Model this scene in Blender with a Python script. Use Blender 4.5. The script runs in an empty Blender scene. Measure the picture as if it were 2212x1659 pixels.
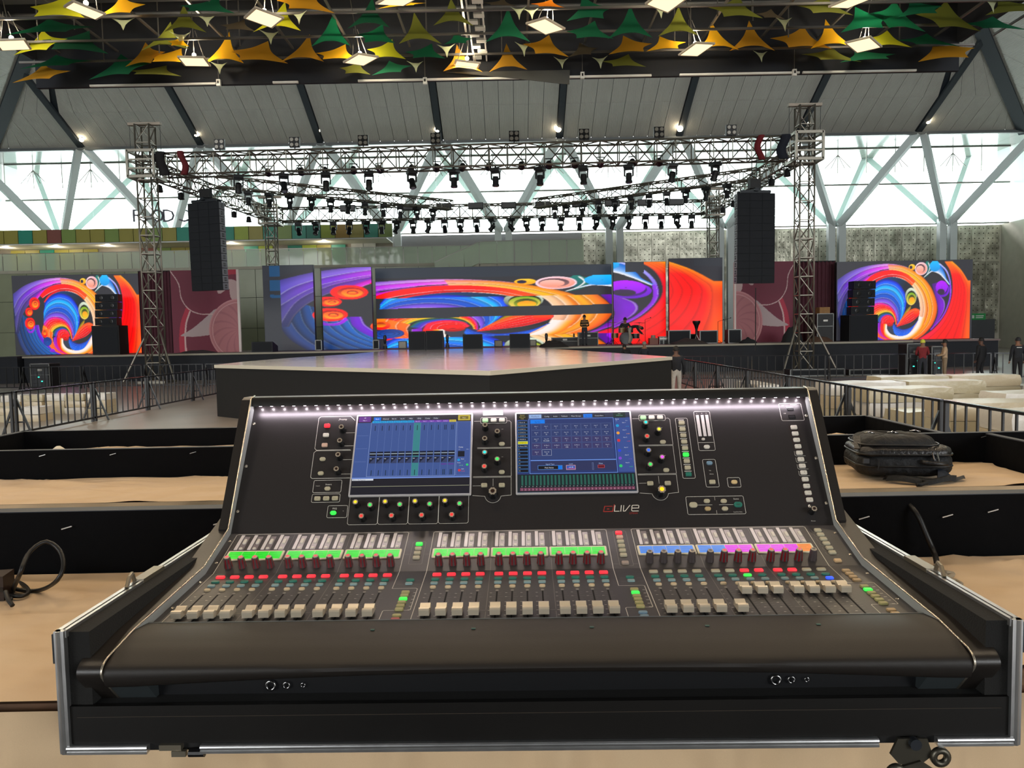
import bpy, math, random
import numpy as np
from mathutils import Matrix, Vector

scene = bpy.context.scene
COL = scene.collection
random.seed(7)
PI = math.pi
R = math.radians

# ------------------------------------------------------------------ camera
EYE = 2.2                       # camera height above the hall floor
F_PX, IW, IH = 1660.0, 2212, 1659
PITCH, ROLL = R(3.65), R(1.08)
_c, _s, _cr, _sr = math.cos(PITCH), math.sin(PITCH), math.cos(ROLL), math.sin(ROLL)
FWD = Vector((0, _c, -_s)); UP0 = Vector((0, _s, _c)); RT0 = Vector((1, 0, 0))
RT = RT0 * _cr - UP0 * _sr
UP = RT0 * _sr + UP0 * _cr
cam = bpy.data.cameras.new('camera')
cam.sensor_width = 36; cam.lens = F_PX / IW * 36; cam.clip_end = 500; cam.clip_start = 0.05
camo = bpy.data.objects.new('camera', cam); COL.objects.link(camo)
M = Matrix((RT, UP, -FWD)).transposed().to_4x4(); M.translation = (0, 0, EYE)
camo.matrix_world = M
scene.camera = camo

def at(px, py, Y):
    """world point seen at a photo pixel, at world depth Y"""
    d = FWD + RT * ((px - IW / 2) / F_PX) - UP * ((py - IH / 2) / F_PX)
    return Vector((0, 0, EYE)) + d * (Y / d.y)

def on_z(px, py, z):
    d = FWD + RT * ((px - IW / 2) / F_PX) - UP * ((py - IH / 2) / F_PX)
    return Vector((0, 0, EYE)) + d * ((z - EYE) / d.z)

# ------------------------------------------------------------------ world, exposure
world = bpy.data.worlds.new('overcast_sky'); scene.world = world
world.use_nodes = True
bg = world.node_tree.nodes['Background']
bg.inputs[0].default_value = (0.97, 0.99, 1.0, 1); bg.inputs[1].default_value = 10.0
scene.cycles.max_bounces = 7; scene.cycles.diffuse_bounces = 3; scene.cycles.glossy_bounces = 3; scene.cycles.transparent_max_bounces = 10
vs = scene.view_settings
scene.display_settings.display_device = 'sRGB'
vs.view_transform = 'Standard'; vs.look = 'None'; vs.exposure = 0.0; vs.gamma = 1.0; vs.use_curve_mapping = False
# the clerestory is the hall's daylight opening: a light portal guides sampling to it
lp = bpy.data.lights.new('clerestory_portal', 'AREA'); lp.shape = 'RECTANGLE'; lp.size = 110; lp.size_y = 8.5
lp.cycles.is_portal = True
lpo = bpy.data.objects.new('clerestory_portal', lp); COL.objects.link(lpo)
lpo.location = (0, 78.6, 16.2); lpo.rotation_euler = (R(-90), 0, 0)
lpo['kind'] = 'helper'
lp2 = lp.copy(); lp2.size_y = 16.5
lpo2 = bpy.data.objects.new('rear_opening_portal', lp2); COL.objects.link(lpo2)
lpo2.location = (0, -40.1, 13.25); lpo2.rotation_euler = (R(90), 0, 0); lpo2['kind'] = 'helper'
# ------------------------------------------------------------------ helpers
def srgb(r, g, b):
    f = lambda c: c / 12.92 if c <= 0.04045 else ((c + 0.055) / 1.055) ** 2.4
    return (f(r / 255), f(g / 255), f(b / 255))

MATS = {}
def mat(name, col, rough=0.6, metal=0.0, emit=None, estr=1.0, noise=0.0, nscale=20.0, bump=0.0, bscale=60.0, spec=0.5, alpha=None, stretch=None):
    if name in MATS: return MATS[name]
    m = bpy.data.materials.new(name); m.use_nodes = True
    nt = m.node_tree; b = nt.nodes['Principled BSDF']
    b.inputs['Base Color'].default_value = (*col, 1); b.inputs['Roughness'].default_value = rough
    b.inputs['Metallic'].default_value = metal
    b.inputs['Specular IOR Level'].default_value = spec
    if emit: b.inputs['Emission Color'].default_value = (*emit, 1); b.inputs['Emission Strength'].default_value = estr
    if noise or bump:
        tc = nt.nodes.new('ShaderNodeTexCoord')
        src = tc.outputs['Object']
        if stretch:
            mp = nt.nodes.new('ShaderNodeMapping'); mp.inputs['Scale'].default_value = stretch
            nt.links.new(src, mp.inputs['Vector']); src = mp.outputs['Vector']
    if noise:
        n = nt.nodes.new('ShaderNodeTexNoise'); n.inputs['Scale'].default_value = nscale; n.inputs['Detail'].default_value = 4
        nt.links.new(src, n.inputs['Vector'])
        r = nt.nodes.new('ShaderNodeValToRGB')
        r.color_ramp.elements[0].position = 0.3; r.color_ramp.elements[1].position = 0.7
        r.color_ramp.elements[0].color = (*[c * (1 - noise) for c in col], 1)
        r.color_ramp.elements[1].color = (*[min(1, c * (1 + noise)) for c in col], 1)
        nt.links.new(n.outputs['Fac'], r.inputs['Fac']); nt.links.new(r.outputs['Color'], b.inputs['Base Color'])
    if bump:
        n2 = nt.nodes.new('ShaderNodeTexNoise'); n2.inputs['Scale'].default_value = bscale; n2.inputs['Detail'].default_value = 3
        nt.links.new(src, n2.inputs['Vector'])
        bp = nt.nodes.new('ShaderNodeBump'); bp.inputs['Strength'].default_value = bump; bp.inputs['Distance'].default_value = 0.02
        nt.links.new(n2.outputs['Fac'], bp.inputs['Height']); nt.links.new(bp.outputs['Normal'], b.inputs['Normal'])
    MATS[name] = m
    return m

def mat_glow(name, col, s=1.0):
    if name in MATS: return MATS[name]
    m = bpy.data.materials.new(name); m.use_nodes = True; nt = m.node_tree
    nt.nodes.remove(nt.nodes['Principled BSDF'])
    e = nt.nodes.new('ShaderNodeEmission'); e.inputs[0].default_value = (*col, 1); e.inputs[1].default_value = s
    nt.links.new(e.outputs[0], nt.nodes['Material Output'].inputs[0])
    MATS[name] = m; return m

def mat_attr(name, s=1.0, rough=0.35, emissive=True, base=0.02):
    """colour attribute 'Col' shown as a lit picture (emissive) or as print"""
    if name in MATS: return MATS[name]
    m = bpy.data.materials.new(name); m.use_nodes = True; nt = m.node_tree; b = nt.nodes['Principled BSDF']
    a = nt.nodes.new('ShaderNodeAttribute'); a.attribute_name = 'Col'
    b.inputs['Roughness'].default_value = rough
    if emissive:
        b.inputs['Base Color'].default_value = (base, base, base, 1)
        nt.links.new(a.outputs['Color'], b.inputs['Emission Color']); b.inputs['Emission Strength'].default_value = s
    else:
        nt.links.new(a.outputs['Color'], b.inputs['Base Color'])
    MATS[name] = m; return m

def mat_glass(name, tint=(0.9, 1, 0.97), clear=0.85, rough=0.05):
    if name in MATS: return MATS[name]
    m = bpy.data.materials.new(name); m.use_nodes = True; nt = m.node_tree
    b = nt.nodes['Principled BSDF']; b.inputs['Base Color'].default_value = (*tint, 1); b.inputs['Roughness'].default_value = rough
    t = nt.nodes.new('ShaderNodeBsdfTransparent'); t.inputs[0].default_value = (*tint, 1)
    mx = nt.nodes.new('ShaderNodeMixShader'); mx.inputs[0].default_value = 1 - clear
    nt.links.new(t.outputs[0], mx.inputs[1]); nt.links.new(b.outputs[0], mx.inputs[2])
    nt.links.new(mx.outputs[0], nt.nodes['Material Output'].inputs[0])
    MATS[name] = m; return m

def mat_sail(name, col):
    if name in MATS: return MATS[name]
    m = bpy.data.materials.new(name); m.use_nodes = True; nt = m.node_tree
    b = nt.nodes['Principled BSDF']; b.inputs['Base Color'].default_value = (*col, 1); b.inputs['Roughness'].default_value = 0.75
    t = nt.nodes.new('ShaderNodeBsdfTranslucent'); t.inputs[0].default_value = (*col, 1)
    mx = nt.nodes.new('ShaderNodeMixShader'); mx.inputs[0].default_value = 0.45
    nt.links.new(b.outputs[0], mx.inputs[1]); nt.links.new(t.outputs[0], mx.inputs[2])
    nt.links.new(mx.outputs[0], nt.nodes['Material Output'].inputs[0])
    MATS[name] = m; return m

class MB:
    """collects geometry for ONE mesh"""
    def __init__(s): s.v = []; s.f = []; s.mi = []; s.cur = 0; s.col = None; s.cols = []
    def add(s, vs, fs):
        o = len(s.v); s.v += [tuple(p) for p in vs]
        for f in fs: s.f.append(tuple(i + o for i in f)); s.mi.append(s.cur); s.cols.append(s.col)
        return s
    def box(s, x0, x1, y0, y1, z0, z1):
        return s.add([(x0,y0,z0),(x1,y0,z0),(x1,y1,z0),(x0,y1,z0),(x0,y0,z1),(x1,y0,z1),(x1,y1,z1),(x0,y1,z1)],
                     [(0,3,2,1),(4,5,6,7),(0,1,5,4),(1,2,6,5),(2,3,7,6),(3,0,4,7)])
    def cbox(s, c, d): return s.box(c[0]-d[0]/2, c[0]+d[0]/2, c[1]-d[1]/2, c[1]+d[1]/2, c[2]-d[2]/2, c[2]+d[2]/2)
    def bar(s, p0, p1, w, h=None, up=(0,0,1)):
        """rectangular bar between two points"""
        h = h or w; p0 = Vector(p0); p1 = Vector(p1); d = (p1-p0).normalized(); u = Vector(up)
        if abs(d.dot(u)) > 0.98: u = Vector((0,1,0))
        x = d.cross(u).normalized(); y = x.cross(d).normalized()
        vs = [p + x*(w/2*a) + y*(h/2*b) for p in (p0,p1) for a,b in ((-1,-1),(1,-1),(1,1),(-1,1))]
        return s.add(vs, [(3,2,1,0),(4,5,6,7),(0,1,5,4),(1,2,6,5),(2,3,7,6),(3,0,4,7)])
    def tube(s, pts, r, n=8, close=False, caps=True):
        pts = [Vector(p) for p in pts]; m = len(pts); rings = []
        rr = r if isinstance(r, (list, tuple)) else [r]*m
        prev = None; o = len(s.v); vs = []; fs = []
        for i, p in enumerate(pts):
            a = pts[i-1] if (i or close) else p; b = pts[(i+1) % m] if (i < m-1 or close) else p
            d = (b-a).normalized()
            if prev is None:
                u = Vector((0,0,1)) if abs(d.z) < 0.9 else Vector((1,0,0))
                x = d.cross(u).normalized()
            else:
                x = (prev - d*prev.dot(d)); x = x.normalized() if x.length > 1e-6 else d.orthogonal().normalized()
            prev = x; y = d.cross(x)
            vs += [p + (x*math.cos(2*PI*k/n) + y*math.sin(2*PI*k/n))*rr[i] for k in range(n)]
        for i in range(m if close else m-1):
            j = (i+1) % m
            for k in range(n): fs.append((i*n+k, i*n+(k+1)%n, j*n+(k+1)%n, j*n+k))
        if caps and not close: fs.append(tuple(range(n))[::-1]); fs.append(tuple((m-1)*n+k for k in range(n)))
        return s.add(vs, fs)
    def cyl(s, p0, p1, r, n=10, r2=None): return s.tube([p0, p1], [r, r if r2 is None else r2], n)
    def prism(s, poly, a, b, axis='x'):
        """2D outline swept between a and b along an axis; outline in the two other axes (in x,y,z order)"""
        n = len(poly)
        mk = {'x': lambda t,p: (t,p[0],p[1]), 'y': lambda t,p: (p[0],t,p[1]), 'z': lambda t,p: (p[0],p[1],t)}[axis]
        vs = [mk(a,p) for p in poly] + [mk(b,p) for p in poly]
        fs = [tuple(range(n))[::-1], tuple(range(n,2*n))] + [(i,(i+1)%n,n+(i+1)%n,n+i) for i in range(n)]
        return s.add(vs, fs)
    def lathe(s, prof, n=16, c=(0,0,0)):
        """profile of (r,z) spun about z"""
        vs = [(c[0]+r*math.cos(2*PI*k/n), c[1]+r*math.sin(2*PI*k/n), c[2]+z) for r,z in prof for k in range(n)]
        fs = [(i*n+k, i*n+(k+1)%n, (i+1)*n+(k+1)%n, (i+1)*n+k) for i in range(len(prof)-1) for k in range(n)]
        fs += [tuple(range(n))[::-1], tuple((len(prof)-1)*n+k for k in range(n))]
        return s.add(vs, fs)
    def ball(s, c, r, nu=12, nv=8, sc=(1,1,1)):
        prof = [(max(1e-4, math.sin(PI*i/nv)), -math.cos(PI*i/nv)) for i in range(nv+1)]
        o = len(s.v); s.lathe(prof, nu)
        for i in range(o, len(s.v)):
            p = s.v[i]; s.v[i] = (c[0]+p[0]*r*sc[0], c[1]+p[1]*r*sc[1], c[2]+p[2]*r*sc[2])
        return s
    def grid(s, fn, nu, nv):
        vs = [fn(i/nu, j/nv) for j in range(nv+1) for i in range(nu+1)]
        fs = [(j*(nu+1)+i, j*(nu+1)+i+1, (j+1)*(nu+1)+i+1, (j+1)*(nu+1)+i) for j in range(nv) for i in range(nu)]
        return s.add(vs, fs)
    def mesh(s, name, mats=None, smooth=False):
        me = bpy.data.meshes.new(name); me.from_pydata(s.v, [], s.f); 
        for m in (mats if isinstance(mats, (list, tuple)) else [mats] if mats else []): me.materials.append(m)
        if any(s.mi): me.polygons.foreach_set('material_index', s.mi)
        if any(c is not None for c in s.cols):
            at_ = me.color_attributes.new('Col', 'FLOAT_COLOR', 'CORNER')
            buf = []
            for f, c in zip(s.f, s.cols):
                c = c or (0,0,0)
                buf += [*c, 1.0] * len(f)
            at_.data.foreach_set('color', buf)
        if smooth: me.shade_smooth() if smooth is True else (me.shade_smooth(), me.set_sharp_from_angle(angle=smooth))
        me.update(); return me
    def build(s, name, mats, parent=None, smooth=False, loc=None):
        return link(name, s.mesh(name, mats, smooth), parent, loc)

def link(name, me, parent=None, loc=None, mx=None):
    o = bpy.data.objects.new(name, me); COL.objects.link(o)
    if parent: o.parent = parent
    if loc is not None: o.location = loc
    if mx is not None: o.matrix_local = mx
    return o

def tag(o, label=None, cat=None, group=None, kind=None):
    if label: o['label'] = label
    if cat: o['category'] = cat
    if group: o['group'] = group
    if kind: o['kind'] = kind
    return o

def thing(name, label, cat, loc=(0,0,0), rz=0.0, group=None):
    o = bpy.data.objects.new(name, None); COL.objects.link(o); o.empty_display_size = 0.2
    o.location = loc; o.rotation_euler = (0, 0, rz)
    return tag(o, label, cat, group)

def structure(o): o['kind'] = 'structure'; return o

def dup(root, loc=None, rz=None, label=None, group=None, rot=None):
    r = root.copy(); COL.objects.link(r)
    if loc is not None: r.location = loc
    if rz is not None: r.rotation_euler = (0, 0, rz)
    if rot is not None: r.rotation_euler = rot
    if label: r['label'] = label
    if group: r['group'] = group
    for ch in [c for c in root.children]:
        c = ch.copy(); COL.objects.link(c); c.parent = r
        for g in ch.children:
            d = g.copy(); COL.objects.link(d); d.parent = c
    return r

ORD = ['first','second','third','fourth','fifth','sixth','seventh','eighth','ninth','tenth','eleventh','twelfth','thirteenth','fourteenth','fifteenth','sixteenth','seventeenth','eighteenth','nineteenth','twentieth','twenty-first','twenty-second','twenty-third','twenty-fourth','twenty-fifth','twenty-sixth','twenty-seventh','twenty-eighth','twenty-ninth','thirtieth']

_TXT = {}
def text_geo(t):
    """flat outline mesh of a string at size 1: (verts2d, faces, width)"""
    if t in _TXT: return _TXT[t]
    cu = bpy.data.curves.new('txt', 'FONT'); cu.body = t; cu.size = 1.0; cu.resolution_u = 2
    o = bpy.data.objects.new('txt', cu)
    me = bpy.data.meshes.new_from_object(o)
    vs = [(v.co.x, v.co.y) for v in me.vertices]; fs = [tuple(p.vertices) for p in me.polygons]
    bpy.data.objects.remove(o); bpy.data.curves.remove(cu); bpy.data.meshes.remove(me)
    w = max((v[0] for v in vs), default=0)
    _TXT[t] = (vs, fs, w); return _TXT[t]

def put_text(mb, t, x, y, size, place, align='c', sx=1.0):
    """add a string at (x,y) of a plane; place(x,y) gives the 3D point"""
    vs, fs, w = text_geo(t)
    off = {'c': -w/2, 'l': 0, 'r': -w}[align]
    mb.add([place(x + (vx+off)*size*sx, y + vy*size) for vx, vy in vs], fs)

def spline(pts, n=60):
    """Catmull-Rom through points -> n samples (numpy)"""
    P = np.array(pts, float); P = np.vstack([2*P[0]-P[1], P, 2*P[-1]-P[-2]])
    seg = np.linalg.norm(np.diff(P[1:-1], axis=0), axis=1); cum = np.concatenate([[0], np.cumsum(seg)])
    ts = np.linspace(0, cum[-1], n); out = []
    for t in ts:
        i = min(len(seg)-1, max(0, int(np.searchsorted(cum, t, 'right')-1))); u = (t-cum[i])/max(seg[i], 1e-9)
        a, b, c, d = P[i], P[i+1], P[i+2], P[i+3]
        out.append(0.5*((2*b)+(-a+c)*u+(2*a-5*b+4*c-d)*u*u+(-a+3*b-3*c+d)*u**3))
    return np.array(out)

BLACK = mat('matte_black', srgb(20,20,22), 0.6, noise=0.15, nscale=30)
BLACKG = mat('black_plastic', srgb(16,16,18), 0.35)
STEEL = mat('galvanised_steel', srgb(150,148,142), 0.4, 0.7)
ALU = mat('aluminium', srgb(196,196,196), 0.3, 0.9, noise=0.12, nscale=25)
WHITE = mat('white_paint', srgb(214,216,212), 0.55)
DKSTEEL = mat('dark_steel', srgb(38,42,48), 0.5, 0.3)
# ================================================================== THE HALL
FLOOR = mat('hall_floor', srgb(140,132,126), 0.35, noise=0.12, nscale=0.6)
WALLC = mat('cream_wall', srgb(176,172,156), 0.7, noise=0.05, nscale=1.5)
GREYW = mat('dark_grey_wall', srgb(84,84,82), 0.8)
RIB = mat('rib_dark', srgb(34,42,50), 0.6)
VCOL = mat('column_white', srgb(196,204,204), 0.5)
SOFF = mat('soffit_white', srgb(104,110,102), 0.15, noise=0.04, nscale=0.4)

structure(MB().box(-60,60,-41,96,-0.3,0).build('floor', FLOOR))
structure(MB().box(-49.9,-49.6,-40,79,0,12.4).build('wall_left', WALLC))
structure(MB().box(49.5,49.8,-40,79,0,12.4).build('wall_right', WALLC))
structure(MB().box(-49.9,-49.6,-40,79,12.4,23).build('wall_left', mat('pale_side_panel', srgb(205,214,210), 0.3)))
structure(MB().box(49.5,49.8,-40,79,12.4,23).build('wall_right', MATS['pale_side_panel']))
structure(MB().box(-49.9,49.8,-40.3,-40,0,5).build('wall_rear', WALLC))  # unseen opening above enlarged to send more daylight onto the mezzanine
structure(MB().box(-49.9,49.8,-40.3,-40,21.5,34).build('wall_rear', WALLC))

# corrugated roof: sloping panels between dark ribs, hipped at both ends
def corrugated():
    m = bpy.data.materials.new('corrugated_roof'); m.use_nodes = True; nt = m.node_tree; b = nt.nodes['Principled BSDF']
    b.inputs['Base Color'].default_value = (*srgb(168,168,160), 1); b.inputs['Roughness'].default_value = 0.6
    tc = nt.nodes.new('ShaderNodeTexCoord'); w = nt.nodes.new('ShaderNodeTexWave')
    w.wave_type = 'BANDS'; w.bands_direction = 'X'; w.inputs['Scale'].default_value = 3.0; w.inputs['Distortion'].default_value = 0.05
    nt.links.new(tc.outputs['Object'], w.inputs['Vector'])
    n = nt.nodes.new('ShaderNodeTexNoise'); n.inputs['Scale'].default_value = 1.3; nt.links.new(tc.outputs['Object'], n.inputs['Vector'])
    rp = nt.nodes.new('ShaderNodeMapRange'); rp.inputs['To Min'].default_value = 0.9; rp.inputs['To Max'].default_value = 1.08
    nt.links.new(n.outputs['Fac'], rp.inputs['Value'])
    mx = nt.nodes.new('ShaderNodeMix'); mx.data_type = 'RGBA'; mx.blend_type = 'MULTIPLY'; mx.inputs['Factor'].default_value = 1
    mx.inputs['A'].default_value = (*srgb(186,184,176), 1); nt.links.new(rp.outputs['Result'], mx.inputs['B'])
    nt.links.new(mx.outputs['Result'], b.inputs['Base Color'])
    bp = nt.nodes.new('ShaderNodeBump'); bp.inputs['Strength'].default_value = 0.5; bp.inputs['Distance'].default_value = 0.05
    nt.links.new(w.outputs['Fac'], bp.inputs['Height']); nt.links.new(bp.outputs['Normal'], b.inputs['Normal'])
    return m
CORR = corrugated()
NODE_X = [-0.57 + 10.86*k for k in range(-4, 5)]          # feet of the V columns
MID_X = [4.72 + 10.82*k for k in range(-5, 5)]     # heads of the V columns, the roof ribs
SL = 0.504                                               # roof pitch
ceil = structure(thing('ceiling', None, None)); 
RY, RZ = 71.0, 19.82
def roof_pt(x, y): return (x, y, RZ + (RY - y)*SL)
def hip(y): return 47 - (RY - y)
pw, nrow = 10.2/8, 3
edges_y = [71.0, 67.0, 58.0, 46.0]
pan_cache = {}
for bi in range(len(MID_X)-1):
    for k in range(8):
        x0 = MID_X[bi] + 0.33 + k*(10.19/8); x1 = x0 + 10.19/8 - 0.035
        for r in range(3):
            ya, yb = edges_y[r], edges_y[r+1] + 0.04
            if abs(x0) > hip(ya) + 0.5 and abs(x1) > hip(ya) + 0.5: continue
            key = r
            hx0 = min(max(x0, -hip(yb)), hip(yb)); hx1 = min(max(x1, -hip(yb)), hip(yb))
            cut = not (hx0 == x0 and hx1 == x1)
            if cut or key not in pan_cache:
                w = x1 - x0
                A = [(0, 0, 0), (w, 0, 0), (hx1 - x0, yb-ya, (ya-yb)*SL), (hx0 - x0, yb-ya, (ya-yb)*SL)]
                mb = MB(); mb.add(A + [(p[0], p[1], p[2]+0.08) for p in A], [(3,2,1,0),(4,5,6,7),(0,1,5,4),(1,2,6,5),(2,3,7,6),(3,0,4,7)])
                me = mb.mesh('roof_panel', CORR)
                if not cut: pan_cache[key] = me
            else: me = pan_cache[key]
            link('roof_panel', me, ceil, (x0, ya, roof_pt(0, ya)[2]))
for x in MID_X:
    if abs(x) < 47:
        yt = max(46.0, RY - (47 - abs(x)))
        link('rib', MB().bar((x, RY+0.2, RZ-0.12), (x, yt, roof_pt(0, yt)[2]-0.12), 0.52, 0.3).mesh('rib', RIB), ceil)
for sx in (-1, 1):                                       # hip beams and end slopes
    link('hip_beam', MB().bar((sx*47, RY, RZ-0.1), (sx*22, 46, 19.72+25*.504), 1.0, 0.5).mesh('hip_beam', RIB), ceil)
    for k in range(36):
        ya = RY - k*2.9; yb = ya - 2.86
        xa = 47 - max(0, 0); 
        xi = lambda y: 47 - min(max(0, RY - y), 25.0)
        A = [(sx*47, ya, RZ), (sx*47, yb, RZ), (sx*xi(yb), yb, RZ + (47-xi(yb))*SL), (sx*xi(ya), ya, RZ + (47-xi(ya))*SL)]
        mb = MB(); mb.add(A + [(p[0], p[1], p[2]+0.08) for p in A], [(3,2,1,0),(4,5,6,7),(0,1,5,4),(1,2,6,5),(2,3,7,6),(3,0,4,7)])
        link('roof_panel', mb.mesh('roof_panel', CORR), ceil)
rd = MB()
rd.add([roof_pt(-47,RY),roof_pt(47,RY),roof_pt(22,46),roof_pt(-22,46)], [(0,1,2,3)])
for sx in (-1, 1): rd.add([(sx*47,RY,RZ),(sx*47,-40,RZ),(sx*22,-40,RZ+25*SL),(sx*22,46,RZ+25*SL)], [(0,1,2,3)])
for i, p in enumerate(rd.v): rd.v[i] = (p[0], p[1], p[2]+0.16)
structure(rd.build('ceiling_deck', RIB))
structure(MB().box(-22.5,22.5,-40,46.5,32.5,32.8).build('ceiling_deck', GREYW))
# soffit panels between the roof edge and the glass, and out over the glass
sof = structure(thing('trim_1', None, None))
sm = MB().box(0,5.39,0,4.95,0,0.1).mesh('soffit_panel', SOFF)
for i in range(19):
    for j in range(3): link('soffit_panel', sm, sof, (-50.5 + i*5.425, RY - 0.1 + j*5.0, RZ))
for sx, x0 in ((-1,-49.6),(1,47.0)):
    for j in range(21): link('soffit_panel', MB().box(0,2.55,0,4.95,0,0.1).mesh('soffit_panel', SOFF), sof, (x0, RY - 5.1 - j*5.0, RZ))
structure(MB().box(-49.6,49.5,RY-0.35,RY-0.05,RZ-0.22,RZ+0.02).build('trim_2', mat('roof_edge', srgb(90,94,94), 0.5)))

# V columns
for x in NODE_X:
    c = structure(thing('column', None, None, (x, 76, 0)))
    for s in (-1, 1):
        MB().box(s*0.52-0.33, s*0.52+0.33, -0.3, 0.3, 0, 12.75).build('shaft', VCOL, c)
        MB().bar((s*0.35,0,12.4), (s*5.15,-5.1,19.8), 0.55, 0.62).build('strut', VCOL, c)
        MB().bar((s*0.3,0.6,12.4), (s*5.25,5.4,19.8), 0.5, 0.5).build('outer_strut', mat('outer_strut_pale', srgb(192,208,206), 0.5), c)

# clerestory glazing
GLASS = mat_glass('clear_glass', (0.93,1.0,0.98), 0.93)
win = structure(thing('window_1', None, None, (0, 76.7, 0)))
GX0, GX1, n = -49.4, 49.3, 35
pwid = (GX1-GX0)/n
g1 = MB().box(0.02,pwid-0.02,-0.012,0.012,12.42,16.25).mesh('pane', GLASS); g2 = MB().box(0.02,pwid-0.02,-0.012,0.012,16.35,19.75).mesh('pane', GLASS)
mull = MB().box(-0.03,0.03,-0.12,-0.03,17.4,19.9).mesh('mullion', STEEL)
sp = MB()
for a in (-1, 1):
    for b in (0.9, 1.7): sp.cyl((0,-0.1,19.2), (a*b*0.75,-0.1,17.9), 0.035, 6)
spm = sp.mesh('spider_bracket', STEEL)
for i in range(n):
    x = GX0 + i*pwid
    link('pane', g1, win, (x,0,0)); link('pane', g2, win, (x,0,0)); link('mullion', mull, win, (x,0,0))
    if i % 2: link('spider_bracket', spm, win, (x,0,0))
for z in (16.3, 19.76): MB().cyl((GX0,-0.12,z),(GX1,-0.12,z),0.09 if z < 18 else 0.06,8).build('transom', STEEL, win)
MB().box(GX0,GX1,-0.15,0.1,12.3,12.42).build('sill', STEEL, win)

# studded metal wall panels under the glass, right half, and the plain wall below
def studded():
    m = bpy.data.materials.new('studded_metal'); m.use_nodes = True; nt = m.node_tree; b = nt.nodes['Principled BSDF']
    b.inputs['Metallic'].default_value = 0.75; b.inputs['Roughness'].default_value = 0.38
    tc = nt.nodes.new('ShaderNodeTexCoord'); oi = nt.nodes.new('ShaderNodeObjectInfo')
    ad = nt.nodes.new('ShaderNodeVectorMath'); nt.links.new(tc.outputs['Object'], ad.inputs[0])
    mm = nt.nodes.new('ShaderNodeMath'); mm.operation = 'MULTIPLY'; mm.inputs[1].default_value = 37; nt.links.new(oi.outputs['Random'], mm.inputs[0])
    nt.links.new(mm.outputs[0], ad.inputs[1])
    n = nt.nodes.new('ShaderNodeTexNoise'); n.inputs['Scale'].default_value = 0.9; n.inputs['Detail'].default_value = 5; nt.links.new(ad.outputs[0], n.inputs['Vector'])
    r = nt.nodes.new('ShaderNodeValToRGB'); r.color_ramp.elements[0].position = 0.35; r.color_ramp.elements[1].position = 0.65
    r.color_ramp.elements[0].color = (*srgb(140,138,124),1); r.color_ramp.elements[1].color = (*srgb(206,204,186),1)
    nt.links.new(n.outputs['Fac'], r.inputs['Fac']); nt.links.new(r.outputs['Color'], b.inputs['Base Color'])
    bp = nt.nodes.new('ShaderNodeBump'); bp.inputs['Strength'].default_value = 0.5; bp.inputs['Distance'].default_value = 0.3
    nt.links.new(n.outputs['Fac'], bp.inputs['Height']); nt.links.new(bp.outputs['Normal'], b.inputs['Normal'])
    return m
STUD = studded()
STUDD = mat('stud_dark', srgb(70,68,60), 0.5, 0.5)
wb = structure(thing('wall_back', None, None, (0, 78, 0)))
MB().box(-49.6,49.5,0.1,0.4,0,12.35).build('wall_back_core', WALLC, wb)
pb = MB(); pb.box(0,1.38,-0.05,0.09,0,3.55)
pb.cur = 1
for i in range(3):
    for j in range(7): pb.cbox((0.25+i*0.44, -0.06, 0.3+j*0.5), (0.09,0.03,0.09))
pbm = pb.mesh('wall_panel', [STUD, STUDD])
for i in range(30):
    for j in range(3):
        link('wall_panel', pbm, wb, (7.3 + i*1.4, random.uniform(-.03,.03), 1.4 + 7.2 - j*3.6 + 0.1))
structure(MB().box(-14,7.2,77.7,78.0,8.4,12.3).build('wall_centre', mat('grey_shop_wall', srgb(128,124,126), 0.6)))

# mezzanine block on the left: coloured fascia, glass balustrade, grey-green wall panels
MX0, MX1, MY = -49.5, 6.2, 66.0
wm = structure(thing('wall_mezzanine', None, None, (0, MY, 0)))
MB().box(MX0,MX1,0.06,0.4,0,8.2).build('wall_core', mat('wall_joint', srgb(70,74,64), 0.8), wm)
GW = mat('grey_green_panel', srgb(150,156,130), 0.3, noise=0.06, nscale=0.7)
wpm = {h: MB().box(0.02,2.76,-0.02,0.08,0.02,h-0.02).mesh('wall_panel', GW) for h in (3.2,2.6,2.4)}
for i in range(20):
    z = 0
    for h in (3.2,2.6,2.4): link('wall_panel', wpm[h], wm, (MX0+i*2.78,0,z)); z += h
structure(MB().box(MX0,MX1,MY,78,8.2,8.45).build('floor_mezzanine', WALLC))
structure(MB().box(MX0,-10.5,MY+3.9,MY+4.2,8.45,12.2).build('wall_shopfront', mat('shop_wall', srgb(150,142,130), 0.6)))
RAIL_GL = mat_glass('green_glass', (0.76,0.83,0.72), 0.5)
bal = tag(thing('balustrade', 'long green glass balustrade along the mezzanine edge at left', 'railing', (0, MY+0.1, 8.45)))
gp = MB().box(0.03,1.19,-0.01,0.01,0.0,1.42).mesh('pane', RAIL_GL); bp_ = MB().box(-0.025,0.025,-0.04,0.0,-0.25,1.25).mesh('post', STEEL)
for i in range(40): link('pane', gp, bal, (MX0+0.2+i*1.22,0,0)); link('post', bp_, bal, (MX0+0.2+i*1.22,0,0))
MB().box(MX0,MX1-7,-0.03,0.03,1.42,1.47).build('handrail', STEEL, bal)
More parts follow.
